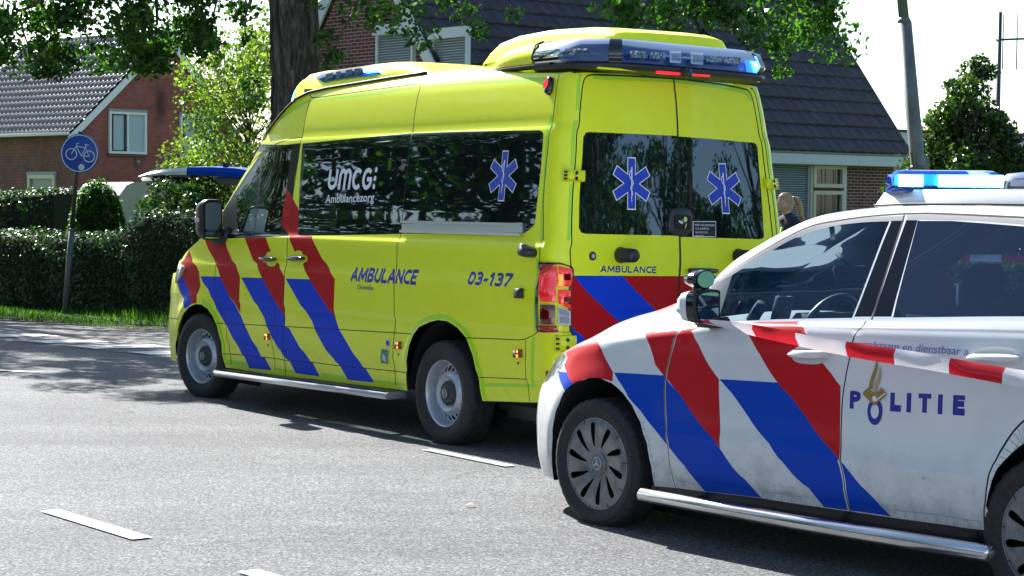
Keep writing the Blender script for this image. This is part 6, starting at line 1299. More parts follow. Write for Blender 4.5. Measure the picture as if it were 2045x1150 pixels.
M['paint'] = mat('road_paint', (.75, .75, .73), .6); k = N(M['paint']); c = k.coord(); a = k.noise(c, 60, 5, .7); k.l(k.ramp(a, [(.36, (.22, .22, .22)), (.43, (.60, .60, .59)), (.55, (.78, .78, .76)), (.7, (.86, .86, .84))]), k.b.inputs['Base Color']); k.l(k.bump(a, .35, .004), k.b.inputs['Normal'])
M['grass'] = mat('grass_ground', (.04, .08, .02), .9); k = N(M['grass']); c = k.coord(); a = k.noise(c, 5, 6, .7); k.l(k.ramp(a, [(.3, (.022, .045, .010)), (.6, (.045, .10, .016)), (.8, (.08, .12, .03))]), k.b.inputs['Base Color'])
M['soil'] = mat('bare_soil', (.10, .08, .055), .95)
sheet('ground', [(-600, -300), (600, -300), (600, 900), (-600, 900)], -.035, M['grass'])
far_edge = [(-60, 68), (-14, 31.8), (-9.5, 28.15), (-6.75, 25.9), (-5.4, 24.85), (-4.18, 23.84), (-1.5, 21.6), (1.2, 19.7), (4, 18.3), (9, 16.5), (40, 8)]
sheet('road', far_edge+[(60, -40), (-60, -40)], 0, M['asphalt'])
# slightly lighter path strip between the white blocks and the verge
e1 = [(-30, 44.8), (-9, 25.2), (-5.27, 21.72), (-3.51, 19.95), (-1.2, 17.7)]
sheet('path', e1+[(1.2, 19.66), (-1.5, 21.56), (-4.18, 23.80), (-5.4, 24.81), (-6.75, 25.86), (-9.5, 28.1), (-14, 31.7), (-38, 50.8)][::1], .004, M['path'])
_se = []
for (a, b) in zip(far_edge[1:7], far_edge[2:8]):
    for i in range(8): t = i/8; _se.append((a[0]*(1-t)+b[0]*t, a[1]*(1-t)+b[1]*t))
sheet('soil', [(x-.05+.06*RNG.normal(), y-.06+.06*RNG.normal()) for x, y in _se]+[(x+.30+.07*RNG.normal(), y+.35+.07*RNG.normal()) for x, y in _se[::-1]], .006, M['soil'])
def mark(pts, z=.008): sheet('road_marking', pts, z, M['paint'])
dr = np.array([-.571, .821]); nr = np.array([.821, .571])
def dash(a, b, w=.10, z=.008):
    a = np.array(a); b = np.array(b); d = (b-a)/np.linalg.norm(b-a); n = np.array([d[1], -d[0]])*w/2; mark([tuple(a+n), tuple(b+n), tuple(b-n), tuple(a-n)], z)
D0 = np.array([-1.73, 9.17]); dd = np.array([-2.36, 9.99])-D0; dd /= np.linalg.norm(dd)
for kx in (-2, -1, 0, 1.0, 2): 
    if kx == 1.0: continue
    a = D0+dd*kx*2.02; dash(a, a+dd*1.03, .105)
D1 = np.array([0.0, 11.82]); 
_pm = M['paint']; M['paint'] = mat('worn_road_paint', (.4, .4, .4), .7); k = N(M['paint']); a = k.noise(k.coord(), 45, 5, .75); k.l(k.ramp(a, [(.40, (.10, .10, .10)), (.50, (.38, .38, .38)), (.62, (.70, .70, .69))]), k.b.inputs['Base Color'])
for kx in (-1, 0): a = D1+dr*kx*1.9; dash(a, a+dr*.95, .08)
M['paint'] = _pm
# row of white blocks
bd = np.array([-3.51, 19.87])-np.array([-5.27, 21.67]); bd = bd/np.linalg.norm(bd)
def G(u, v): return ((u-1022.5)/3920, v)
for q in ([(-5.52, 22.05), (-5.17, 21.72), (-4.42, 21.92), (-4.72, 22.28)], [(-4.80, 21.30), (-4.45, 20.92), (-3.62, 21.22), (-3.98, 21.62)], [(-4.05, 20.52), (-3.72, 20.18), (-2.92, 20.45), (-3.24, 20.85)], [(-3.34, 19.82), (-3.05, 19.45), (-2.2, 19.8), (-2.5, 20.15)], [(-2.66, 19.12), (-2.40, 18.80), (-1.6, 19.1), (-1.85, 19.45)],
          [(-6.4, 22.95), (-6.05, 22.6), (-5.25, 22.8), (-5.6, 23.2)]): mark(q, .012)
dash((-5.6, 18.55), (-4.35, 18.05), .10); dash((-6.6, 21.2), (-5.9, 20.6), .10)
# ------------------------------------------------------------------ foliage
def leaf_mat(name, cols, trans=.5, rough=.45, sc=1.2):
    m = bpy.data.materials.new(name); m.use_nodes = True; t = m.node_tree; b = t.nodes['Principled BSDF']; k = N(m); c = k.coord('Object'); f = k.noise(c, sc, 3, .6)
    oi = k.n('Attribute', attribute_name='tone'); mx = k.n('Math', operation='MULTIPLY_ADD'); k.l(oi.outputs['Fac'], mx.inputs[0]); mx.inputs[1].default_value = .62; k.l(f, mx.inputs[2])
    sb = k.n('Math', operation='SUBTRACT'); k.l(mx.outputs[0], sb.inputs[0]); sb.inputs[1].default_value = .31
    col = k.ramp(sb.outputs[0], [(.25, cols[0]), (.5, cols[1]), (.75, cols[2])]); k.l(col, b.inputs['Base Color']); b.inputs['Roughness'].default_value = rough
    tr = t.nodes.new('ShaderNodeBsdfTranslucent'); br = k.mix(1, col, (1.7, 2.0, .55), 'MULTIPLY'); k.l(br, tr.inputs[0])
    ms = t.nodes.new('ShaderNodeMixShader'); ms.inputs[0].default_value = trans; k.l(b.outputs[0], ms.inputs[1]); k.l(tr.outputs[0], ms.inputs[2]); k.l(ms.outputs[0], t.nodes['Material Output'].inputs[0])
    return m
def leaves(name, pos, size, m, parent=None, nrm=None, tilt=1., asp=.62, droop=.0, core=None):
    """one mesh of many small leaf faces ; pos (n,3)"""
    n = len(pos); r = RNG; s = size*r.uniform(.6, 1.35, n)
    d = r.normal(size=(n, 3)); 
    if nrm is not None: d = nrm+d*tilt
    d /= np.linalg.norm(d, axis=1)[:, None]; a = np.cross(d, r.normal(size=(n, 3))); a /= np.linalg.norm(a, axis=1)[:, None]; b = np.cross(d, a)
    a = a*s[:, None]; b = b*(s*asp)[:, None]
    V_ = np.stack([pos-a*.5, pos-a*.05+b*.5+d*s[:, None]*.10, pos+a*.5, pos-a*.05-b*.5+d*s[:, None]*.10], 1).reshape(-1, 3)
    me = bpy.data.meshes.new(name); me.vertices.add(4*n); me.vertices.foreach_set('co', V_.ravel().astype(np.float32)); me.loops.add(4*n); me.loops.foreach_set('vertex_index', np.arange(4*n, dtype=np.int32))
    me.polygons.add(n); me.polygons.foreach_set('loop_start', np.arange(0, 4*n, 4, dtype=np.int32)); me.update(calc_edges=True)
    at = me.attributes.new('tone', 'FLOAT', 'FACE'); at.data.foreach_set('value', r.uniform(0, 1, n).astype(np.float32)); me.materials.append(m)
    o = bpy.data.objects.new(name, me); COL.objects.link(o)
    if parent: o.parent = parent
    return o
LM = {'oak': leaf_mat('oak_leaf', [(.012, .040, .010), (.028, .085, .012), (.06, .15, .018)], .50, .4, .9),
      'hedge': leaf_mat('hedge_leaf', [(.008, .028, .010), (.018, .055, .016), (.04, .10, .022)], .35, .4, 3),
      'conifer': leaf_mat('conifer_spray', [(.018, .055, .008), (.035, .11, .012), (.07, .18, .02)], .5, .5, 3),
      'lime': leaf_mat('pale_leaf', [(.045, .085, .015), (.09, .15, .025), (.17, .22, .05)], .5, .5, 1.5),
      'holly': leaf_mat('holly_leaf', [(.010, .035, .012), (.022, .065, .016), (.08, .12, .02)], .35, .25, 1.5),
      'garden': leaf_mat('garden_leaf', [(.06, .12, .03), (.12, .22, .05), (.26, .36, .14)], .6, .35, 6),
      'far': leaf_mat('far_leaf', [(.05, .09, .03), (.09, .14, .05), (.15, .19, .08)], .5, .6, .5)}
M['bark'] = mat('bark', (.07, .055, .04), .95); k = N(M['bark']); c = k.coord(scale=(9, 9, 1.6)); a = k.noise(c, 2.2, 6, .7, .8); k.l(k.ramp(a, [(.36, (.014, .011, .008)), (.52, (.095, .078, .06)), (.72, (.26, .22, .18))]), k.b.inputs['Base Color']); k.l(k.bump(a, 1, .06), k.b.inputs['Normal'])
def blob(center, rad, n, shell=.35, flat=1.):
    d = RNG.normal(size=(n, 3)); d /= np.linalg.norm(d, axis=1)[:, None]; r = RNG.uniform(shell, 1, n)**.5; p = d*r[:, None]*np.array(rad); return p+np.array(center)
def limb(mb, a, b, r0, r1, seg=6, wob=.08, m=None):
    a = np.array(a, float); b = np.array(b, float); L_ = np.linalg.norm(b-a); pts = []; rs = []
    for i in range(seg+1):
        t = i/seg; w = RNG.normal(size=3)*wob*L_*.25*math.sin(math.pi*t); pts.append(a*(1-t)+b*t+w+np.array([0, 0, .05*L_*math.sin(math.pi*t)])); rs.append(r0*(1-t)+r1*t)
    mb.tube(pts, rs, m or M['bark'], 9, cap=False); return pts
# --- oak
def oak():
    t = empty('oak_tree', (-2.50, 22.3, -.035)); tag(t, 'tall oak with a thick ridged trunk and hanging leafy branches behind the ambulance', 'tree'); L = np.array([-2.50, 22.3, -.035])
    mb = MB(); n = 64; vs = []; fs = []; zs = [0, .15, .4, .9, 1.6, 2.4, 3.2, 4.0, 4.6, 5.4, 6.5]
    zs = np.concatenate([[0, .12, .3], np.linspace(.6, 6.8, 60)])
    for i, z in enumerate(zs):
        R_ = float(np.interp(z, [0, .2, .6, 1.5, 3, 4.2, 5.5, 7], [.46, .36, .29, .262, .250, .262, .22, .16]))
        for k_ in range(n):
            q = 2*math.pi*k_/n; rid = .022*math.sin(q*13+1.1*math.sin(z*2.1)+z*.5)+.010*math.sin(q*23-z*3.3+2*math.sin(z*5))+.006*math.sin(z*17+q*5)
            r = R_+rid; vs.append((r*math.cos(q)+.03*math.sin(z*.7), r*math.sin(q), z))
    for i in range(len(zs)-1):
        for k_ in range(n): j = (k_+1) % n; fs.append((i*n+k_, i*n+j, i*n+n+j, i*n+n+k_))
    mb.add(vs, fs, M['bark'], True); mb.build('trunk', t)
    mb = MB(); tips = []
    mains = [((0, 0, 4.05), (2.6, -.6, 4.75), .15, .08), ((0, 0, 4.4), (-3.4, 1.3, 5.5), .13, .06), ((0, 0, 5.2), (-2.6, .8, 7.2), .13, .06), ((0, 0, 5.6), (1.4, .8, 7.4), .10, .04), ((0, 0, 5.0), (-1.6, 2.6, 7), .12, .05), ((0, 0, 5.8), (1.6, 2.4, 7.8), .12, .05), ((0, 0, 6.5), (0, 0, 9.6), .16, .05), ((-3.4, 1.3, 5.5), (-6.0, 3.4, 6.4), .06, .03), ((2.6, -.6, 4.75), (5.3, -1.9, 4.3), .08, .035), ((-1.0, 0, 4.7), (-3.0, -.2, 3.75), .05, .02), ((-1.6, 0, 4.8), (-1.5, -.2, 3.6), .04, .015)]
    for a, b, r0, r1 in mains: p = limb(mb, a, b, r0, r1, 8, .12); tips += [q for q in p[3:]]
    P_ = []
    # canopy clumps : centre (local), radius, leaves
    cl = []
    for i in range(140):      # upper crown
        x = RNG.uniform(-7.4, 2.4); z = RNG.uniform(4.9, 8.6); lo_ = (-1.0+(-3.4-x)*1.05 if x < -3.4 else (-1.0 if x < -2.2 else .9))+(z-6)*.42
        y = max(lo_+RNG.uniform(.1, 4.2)**1.0, -1.2); cl.append(((x, y, z), RNG.uniform(.30, .52), 330))
    for i in range(104):      # low skirt seen in the upper left of the view
        x = RNG.uniform(-3.9, -.78); zl = float(np.interp(x, [-3.3, -2.7, -2.1, -1.5, -1.0, -.8], [2.98, 2.95, 3.12, 2.98, 3.08, 3.3])); cl.append(((x, RNG.uniform(-.5, .9), zl+.12+1.35*RNG.uniform(0, 1)**1.1), RNG.uniform(.16, .34), 105))
    for x, y, z, r, n_ in ((.42, -.5, 3.42, .17, 70), (.50, -.5, 3.20, .16, 60), (.44, -.5, 3.0, .13, 45), (.8, -.3, 3.75, .3, 110), (1.25, -.4, 3.65, .28, 110), (1.5, -.4, 3.45, .22, 80), (1.9, -.5, 3.8, .30, 110), (1.2, -.4, 3.9, .4, 160), (.3, -.4, 4.0, .35, 120), (2.1, -.5, 3.55, .16, 50), (2.5, -.6, 3.72, .12, 30),
                           (-.42, -.1, 2.75, .15, 50), (-.44, -.1, 2.95, .12, 30), (-.50, -.2, 3.45, .12, 25), (-.55, .0, 3.75, .2, 60)): cl.append(((x, y, z), r, n_))
    for i in range(26):      # limb hanging over the roof on the right
        u = RNG.uniform(0, 1); x = 3.55+2.35*u; z = 3.95-.45*u+RNG.uniform(-.22, .45); cl.append(((x, -1.6+RNG.uniform(-.4, .4), z), RNG.uniform(.20, .40), 110))
    for x, z, r, n_ in ((5.30, 3.28, .16, 60), (5.32, 3.05, .12, 45), (5.55, 3.42, .22, 80), (5.75, 3.55, .2, 80), (4.15, 3.42, .25, 90), (3.8, 3.5, .24, 90), (4.5, 3.35, .16, 60), (3.7, 3.62, .2, 70), (4.9, 3.62, .25, 90), (5.85, 3.7, .18, 70)): cl.append(((x, -1.6, z), r, n_))
    for c_, r, n_ in cl: P_.append(blob(c_, (r, r, r*.78), n_, .1))
    for c_, r, n_ in cl[140:]:
        q = np.array(c_); 
        if RNG.uniform() < .55: b_ = q+np.array([RNG.uniform(-.3, .3), .1, RNG.uniform(.3, .8)]); limb(mb, b_, q, .016, .006, 4, .2)
    limb(mb, (5.0, -1.6, 3.6), (5.05, -1.6, 3.0), .008, .003, 5, .4); limb(mb, (4.75, -1.6, 3.6), (4.6, -1.6, 3.25), .008, .003, 5, .4)
    mb.build('branches', t)
    leaves('crown', np.concatenate(P_), .085, LM['oak'], t, asp=.62)
    return t
oak()
# --- generic tree / shrub from clumps
def tree(name, label, loc, H_, R_, lm, n, size, trunk=.12, clumps=26, z0=.25, shape='round', group=None, cat='tree'):
    global RNG; _o = RNG; RNG = np.random.default_rng(zlib.crc32(label.encode()))
    t = empty(name, (loc[0], loc[1], -.035)); tag(t, label, cat, group); mb = MB(); top = (0, 0, H_*.9); limb(mb, (0, 0, 0), top, trunk, trunk*.25, 8, .05); P_ = []
    for i in range(clumps):
        u = RNG.uniform(0, 1); u = (1-math.sqrt(1-u)*.97 if shape == 'cone' else u); z = H_*(z0+(1-z0)*u); q = RNG.uniform(0, 2*math.pi)
        rr = {'round': math.sqrt(max(.02, 1-((u-.45)/.58)**2)), 'cone': max(.05, (1-u)**.95), 'spread': .55+.5*u}[shape]*R_; rad = rr*math.sqrt(RNG.uniform(.15, 1)); sh_ = 1 if shape != 'cone' else (.28+.95*(1-u)); c_ = (rad*math.cos(q)*.85, rad*math.sin(q)*.85, min(H_, z)); s_ = R_*(RNG.uniform(.05, .08)+.10*(1-u)) if shape == 'cone' else R_*RNG.uniform(.20, .36)
        P_.append(blob(c_, (s_, s_, s_*.8), max(8, n//clumps), .2)); limb(mb, (0, 0, max(.1, z*.72)), c_, trunk*.25, trunk*.06, 4, .15)
    mb.build('trunk', t); leaves('crown', np.concatenate(P_), size, lm, t); RNG = _o; return t
def hedge_leaves(line, z0f, z1f, depth, dens_, size, lm):
    """line: list of (x,y) of the front foot, returns positions over front, top and back faces"""
    P_ = []; Nn = []
    for (a, b) in zip(line[:-1], line[1:]):
        a = np.array(a); b = np.array(b); L_ = np.linalg.norm(b-a); d = (b-a)/L_; n_ = np.array([d[1], -d[0]])   # towards the camera side
        k_ = int(L_*1.3*dens_); u = RNG.uniform(0, 1, k_); v_ = RNG.uniform(0, 1, k_); xy = a+(b-a)*u[:, None]; top = z1f(xy[:, 0]); z = z0f+(top-z0f)*v_
        bul = .05*np.sin(xy[:, 0]*5+z*4)+.035*np.sin(xy[:, 0]*13+1.7*z)+RNG.normal(size=k_)*.035-.09*np.clip((v_-.90)/.10, 0, 1)
        P_.append(np.stack([xy[:, 0]+n_[0]*bul, xy[:, 1]+n_[1]*bul, z], 1)); Nn.append(np.repeat([[n_[0], n_[1], .45]], k_, 0))
        k_ = int(L_*depth*dens_*.9); u = RNG.uniform(0, 1, k_); w_ = RNG.uniform(.02, 1, k_); xy = a+(b-a)*u[:, None]; top = z1f(xy[:, 0]); z = top+RNG.normal(size=k_)*.028+.02*np.sin(xy[:, 0]*9)
        P_.append(np.stack([xy[:, 0]-n_[0]*w_*depth, xy[:, 1]-n_[1]*w_*depth, z], 1)); Nn.append(np.repeat([[0, 0, 1.]], k_, 0))
    return np.concatenate(P_), np.concatenate(Nn)
def hedge(name, label, line, topf, depth, dens_, size, lm, z0=.03, top_n=14, coren=None):
    t = empty(name, (0, 0, 0)); tag(t, label, 'hedge'); P_, Nn = hedge_leaves(line, z0, topf, depth, dens_, size, lm)
    leaves('foliage', P_, size, lm, t, nrm=Nn, tilt=.55)
    mb = MB(); dark = M.setdefault('hedge_core', mat('hedge_dark_core', (.012, .018, .008), 1)); A_ = []
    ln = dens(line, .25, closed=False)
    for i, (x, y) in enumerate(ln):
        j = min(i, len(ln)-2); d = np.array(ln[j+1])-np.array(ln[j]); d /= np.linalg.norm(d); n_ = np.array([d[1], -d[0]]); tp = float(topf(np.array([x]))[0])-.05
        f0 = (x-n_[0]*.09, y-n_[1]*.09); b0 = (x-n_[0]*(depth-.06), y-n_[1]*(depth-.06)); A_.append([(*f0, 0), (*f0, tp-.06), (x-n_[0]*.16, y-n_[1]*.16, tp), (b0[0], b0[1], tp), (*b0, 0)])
    mb.grid(A_, dark); mb.add(A_[0], [(0, 1, 2, 3, 4)], dark); mb.add(A_[-1], [(0, 1, 2, 3, 4)], dark); mb.build('dark_core', t); return t  # closed near-black core standing in for the shade between the leaves
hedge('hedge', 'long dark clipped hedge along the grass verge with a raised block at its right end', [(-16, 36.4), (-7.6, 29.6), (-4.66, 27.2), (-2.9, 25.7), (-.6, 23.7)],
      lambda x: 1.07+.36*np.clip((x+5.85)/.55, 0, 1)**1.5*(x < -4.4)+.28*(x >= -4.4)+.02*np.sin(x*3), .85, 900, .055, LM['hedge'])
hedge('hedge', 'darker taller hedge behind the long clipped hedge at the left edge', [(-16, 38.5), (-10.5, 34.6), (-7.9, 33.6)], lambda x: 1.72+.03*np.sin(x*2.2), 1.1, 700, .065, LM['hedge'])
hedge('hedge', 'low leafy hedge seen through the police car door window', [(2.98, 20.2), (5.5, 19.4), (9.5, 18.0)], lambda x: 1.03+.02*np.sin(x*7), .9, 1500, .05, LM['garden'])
# globe conifer
def globe(): 
    t = empty('conifer_bush', (-6.55, 31, -.035)); tag(t, 'round bright green conifer behind the sign pole', 'bush'); n = 9000; d = RNG.normal(size=(n, 3)); d /= np.linalg.norm(d, axis=1)[:, None]
    th = np.arctan2(d[:, 1], d[:, 0]); r = 1+.05*np.sin(th*9+d[:, 2]*7)+.03*RNG.normal(size=n); p = d*np.stack([.42*r, .42*r, .62*r], 1)*np.array([1, 1, 1]); p[:, 0] += .0; p[:, 2] = p[:, 2]*1.35+1.05
    w_ = 1+.28*np.clip((1.3-p[:, 2])/1.3, 0, 1); p[:, 0] *= w_; p[:, 1] *= w_; p = p[p[:, 2] > .05]; nn = p-np.array([0, 0, .8]); nn[:, 2] += .6; nn /= np.linalg.norm(nn, axis=1)[:, None]
    leaves('foliage', p, .075, LM['conifer'], t, nrm=nn, tilt=.5, asp=.4)
    mb = MB(); rows = [[(.36*math.sin(a)*math.cos(b)*(1+.2*(a > 1.4)), .36*math.sin(a)*math.sin(b)*(1+.2*(a > 1.4)), 1.05+.78*math.cos(a)) for b in np.linspace(0, 2*math.pi, 17)] for a in np.linspace(0, 3.1, 10)]; mb.grid(rows, M['hedge_core']); mb.tube([(0, 0, 0), (0, 0, .5)], .06, M['bark']); mb.build('stem_and_core', t)  # near-black shell puts shade inside the bush; the tube is the stem
globe()
tree('shrub', 'dark green shrub above the raised hedge block in front of the caravan', (-5.15, 30.0), 1.98, 1.05, LM['holly'], 7500, .07, .04, 26, .35, 'round', cat='shrub')
tree('shrub', 'dark green shrub under the open blue and white tailgate', (-4.55, 29.3), 1.78, .75, LM['holly'], 5500, .07, .04, 18, .35, 'round', cat='shrub')
tree('small_tree', 'pale yellow-green leafy tree in front of the red brick gable', (-4.9, 36.5), 4.6, 1.6, LM['lime'], 9500, .085, .05, 90, .20, 'round')
tree('small_tree', 'tall pale tree between the brick gable and the oak trunk', (-6.0, 52), 6.8, 2.3, LM['far'], 9000, .16, .08, 46, .15, 'round')
tree('small_tree', 'pale hazy tree behind the left corner of the tiled roof', (-24.5, 86), 8.6, 3.2, LM['far'], 3500, .26, .12, 30, .2, 'round')
tree('holly_tree', 'glossy dark evergreen tree at the right edge behind the lamp post', (7.0, 30), 4.15, 2.3, LM['holly'], 40000, .078, .08, 330, .04, 'cone')
tree('evergreen_bush', 'rounded dark evergreen bush beside the conical evergreen at the right edge', (9.0, 29.3), 3.2, 1.6, LM['holly'], 15000, .075, .06, 50, .04, 'round', cat='bush')
tree('evergreen_bush', 'low dark bush at the right corner of the dark tiled roof', (6.72, 31.5), 2.35, .7, LM['holly'], 3500, .075, .05, 26, .04, 'round', cat='bush')
tree('oak_tree', 'second oak above the long hedge at the left edge, shading the path', (-10.3, 30.6), 8.6, 4.3, LM['oak'], 17000, .095, .22, 105, .48, 'round')
# verge grass
def verge():
    n = 15000; u = RNG.uniform(0, 1, n); L_ = np.array([(-10.2, 28.72), (-6.75, 25.93), (-4.18, 23.87), (-1.5, 21.63), (0, 20.6)]); s_ = u*4; i = np.minimum(s_.astype(int), 3); f = s_-i; a = L_[i]*(1-f)[:, None]+L_[i+1]*f[:, None]
    w_ = RNG.uniform(-.05, 2.9, n)**1.0; p = a+np.stack([.63*w_, .78*w_], 1); hgt = RNG.uniform(.03, .11, n)*(1+.6*np.sin(p[:, 0]*3+p[:, 1]*2)); az = RNG.uniform(0, math.pi, n); lean = RNG.normal(size=(n, 2))*.35
    b = np.stack([np.cos(az), np.sin(az)], 1)*.007; base = np.column_stack([p, np.full(n, -.035)]); V_ = np.stack([base+np.column_stack([b, np.zeros(n)]), base-np.column_stack([b, np.zeros(n)]), base+np.column_stack([lean*hgt[:, None], hgt+.02])], 1).reshape(-1, 3)
    me = bpy.data.meshes.new('grass'); me.vertices.add(3*n); me.vertices.foreach_set('co', V_.ravel().astype(np.float32)); me.loops.add(3*n); me.loops.foreach_set('vertex_index', np.arange(3*n, dtype=np.int32)); me.polygons.add(n); me.polygons.foreach_set('loop_start', np.arange(0, 3*n, 3, dtype=np.int32)); me.update(calc_edges=True)
    at = me.attributes.new('tone', 'FLOAT', 'FACE'); at.data.foreach_set('value', RNG.uniform(0, 1, n).astype(np.float32)); me.materials.append(leaf_mat('grass_blade', [(.016, .05, .008), (.035, .10, .012), (.10, .19, .03)], .5, .6, 2))
    o = bpy.data.objects.new('grass', me); COL.objects.link(o); tag(o, 'short green grass on the verge below the hedge', 'grass', kind='stuff')
verge()
# ------------------------------------------------------------------ houses
def brick_mat(name, c1, c2, mortar, bw=.21, bh=.0625, rot=False, ms=.010, var=.5):
    m = mat(name, c1, .9); k = N(m); co_ = k.coord('Object'); sep = k.n('SeparateXYZ'); k.l(co_, sep.inputs[0]); cb = k.n('CombineXYZ')
    ad = k.n('Math', operation='ADD'); k.l(sep.outputs[0], ad.inputs[0]); k.l(sep.outputs[1], ad.inputs[1]); k.l(ad.outputs[0], cb.inputs[0]); k.l(sep.outputs[2], cb.inputs[1])
    b = k.n('TexBrick'); b.inputs['Scale'].default_value = 1; b.inputs['Brick Width'].default_value = bw; b.inputs['Row Height'].default_value = bh; b.inputs['Mortar Size'].default_value = ms; b.inputs['Mortar Smooth'].default_value = .2
    b.inputs['Color1'].default_value = (*c1, 1); b.inputs['Color2'].default_value = (*c2, 1); b.inputs['Mortar'].default_value = (*mortar, 1); k.l(cb.outputs[0], b.inputs['Vector'])
    f = k.noise(co_, 1.3, 5, .65); col = k.mix(1, b.outputs['Color'], k.ramp(f, [(.3, (.74, .72, .70)), (.7, (1.15, 1.12, 1.1))]), 'MULTIPLY'); k.l(col, k.b.inputs['Base Color']); k.l(k.bump(b.outputs['Fac'], -.4, .01), k.b.inputs['Normal']); return m
M['brick_red'] = brick_mat('red_brick', (.25, .060, .044), (.32, .092, .066), (.24, .15, .12), ms=.006)
def add_stain(m, x0, z0, z1, hw):
    k = N(m); co_ = k.coord('Object'); f = k.noise(co_, 3.2, 4, .6); sep = k.n('SeparateXYZ'); k.l(co_, sep.inputs[0]); lk = k.b.inputs['Base Color'].links[0].from_socket
    def band(sock, c, w, soft):
        a = k.n('Math', operation='SUBTRACT'); k.l(sock, a.inputs[0]); a.inputs[1].default_value = c; b = k.n('Math', operation='ABSOLUTE'); k.l(a.outputs[0], b.inputs[0]); n_ = k.n('Math', operation='MULTIPLY_ADD'); k.l(f, n_.inputs[0]); n_.inputs[1].default_value = soft*1.2; k.l(b.outputs[0], n_.inputs[2])
        r = k.n('MapRange'); r.inputs['From Min'].default_value = w+soft*1.1; r.inputs['From Max'].default_value = w*.4+soft*.5; k.l(n_.outputs[0], r.inputs[0]); return r.outputs[0]
    mu = k.n('Math', operation='MULTIPLY'); k.l(band(sep.outputs[0], x0, hw, .22), mu.inputs[0]); k.l(band(sep.outputs[2], (z0+z1)/2, (z1-z0)/2, .45), mu.inputs[1]); m2 = k.n('Math', operation='MULTIPLY', use_clamp=True); k.l(mu.outputs[0], m2.inputs[0]); m2.inputs[1].default_value = .8
    k.l(k.mix(m2.outputs[0], lk, (.035, .014, .013)), k.b.inputs['Base Color'])
add_stain(M['brick_red'], 3.80, 4.55, 5.85, .26)
M['brick_brown'] = brick_mat('brown_brick', (.15, .068, .042), (.20, .092, .055), (.09, .06, .045), bh=.11, ms=.012)
M['brick_dark'] = brick_mat('dark_red_brick', (.085, .024, .022), (.14, .040, .034), (.34, .31, .29), ms=.0065)
M['wframe'] = mat('white_window_frame', (.74, .74, .72), .5); M['cream'] = mat('cream_window_frame', (.50, .50, .34), .5); M['fascia'] = mat('pale_fascia_board', (.50, .56, .56), .6)
M['concrete'] = mat('concrete_lintel', (.30, .31, .30), .85); M['pane'] = mat('window_pane', (.03, .04, .045), .05, spec=.7); M['curtain'] = mat('net_curtain', (.42, .50, .49), .8); M['greenpane'] = mat('curtained_pane', (.16, .22, .17), .25)
M['shutter'] = mat('roller_shutter', (.30, .38, .40), .5); k = N(M['shutter']); co_ = k.coord(); sp = k.n('SeparateXYZ'); k.l(co_, sp.inputs[0]); wv = k.n('Math', operation='SINE'); mu = k.n('Math', operation='MULTIPLY'); k.l(sp.outputs[2], mu.inputs[0]); mu.inputs[1].default_value = 2*math.pi/.045; k.l(mu.outputs[0], wv.inputs[0]); k.l(k.bump(wv.outputs[0], 1, .012), k.b.inputs['Normal'])
k.l(k.ramp(wv.outputs[0], [(.0, (.13, .17, .18)), (.35, (.32, .40, .42)), (1, (.36, .44, .46))]), k.b.inputs['Base Color'])
def tile_mat(name, cols, rough, spec=.5, speck=True):
    m = mat(name, cols[1], rough, spec=spec); k = N(m); c = k.coord(); a = k.noise(c, 2.2, 5, .7); b = k.noise(c, 34, 3, .6); col = k.ramp(a, [(.3, cols[0]), (.6, cols[1]), (.8, cols[2])])
    col = k.mix(k.ramp(b, [(.69, (0, 0, 0)), (.73, (1, 1, 1))]), col, (.22, .22, .20)) if speck else col
    g2 = k.noise(c, 3.1, 2, .9); col = k.mix(1, col, k.ramp(g2, [(.35, (.62, .62, .66)), (.5, (1, 1, 1)), (.68, (1.5, 1.45, 1.35))]), 'MULTIPLY')
    k.l(col, k.b.inputs['Base Color']); return m
M['tile_dark'] = tile_mat('dark_roof_tile', [(.012, .013, .022), (.022, .022, .034), (.04, .038, .05)], .55)
M['tile_old'] = tile_mat('weathered_roof_tile', [(.04, .035, .032), (.075, .062, .055), (.13, .10, .08)], .34, .8)
def tiled(mb, O_, U, S, nrm, W, H_, m, tw=.30, gauge=.32, amp=.022, lip=.028, sub=6, sharp=False):
    """tiled roof plane : O_ eave corner, U along the eave, S up the slope"""
    O_, U, S, nrm = map(lambda q: np.array(q, float), (O_, U, S, nrm)); nc = int(round(H_/gauge)); g = H_/nc; nu = int(W/tw*sub)
    for c_ in range(nc):
        rows = []
        for s_, lift in ((c_*g-.05, lip+.012), (c_*g-.05, lip+.0), (c_*g-.035, lip+.014), ((c_+1)*g-.02, .004)):
            row = []
            for i in range(nu+1):
                u = W*i/nu; ph = (u/tw) % 1; h = amp*(max(0, math.cos((ph-.18)*2*math.pi))**1.3-.25) if not sharp else amp*(1-abs(2*ph-1))*1.0
                dz = -.03 if lift == lip else 0
                jit = .004*math.sin(int(u/tw)*12.9+c_*78.2)
                row.append(O_+U*u+S*(s_-.012*(ph > .5))+nrm*(lift+h+dz+jit))
            rows.append(row)
        mb.grid(rows[1:], m, smooth=True)
def window(parent, W, H_, mframe, mpane, fw=.07, depth=.10, split=(), trans=(), name='window', curtain=None, sill=True):
    """child window in the XZ plane facing -Y(local), origin lower left ; returns the frame object"""
    mb = MB()
    for x, w_ in [(fw/2, fw), (W-fw/2, fw)]+[(s, fw*.9) for s in split]: mb.box((x, 0, H_/2), (w_, depth, H_), mframe)
    for z, h_ in [(fw/2, fw), (H_-fw/2, fw)]+[(s, fw*.9) for s in trans]: mb.box((W/2, -.003, z), (W-.004, depth, h_), mframe)
    o = mb.build(name, parent); 
    g = MB(); g.add([(fw, .02, fw), (W-fw, .02, fw), (W-fw, .02, H_-fw), (fw, .02, H_-fw)], [(0, 1, 2, 3)], mpane); g.build('pane', o)
    return o
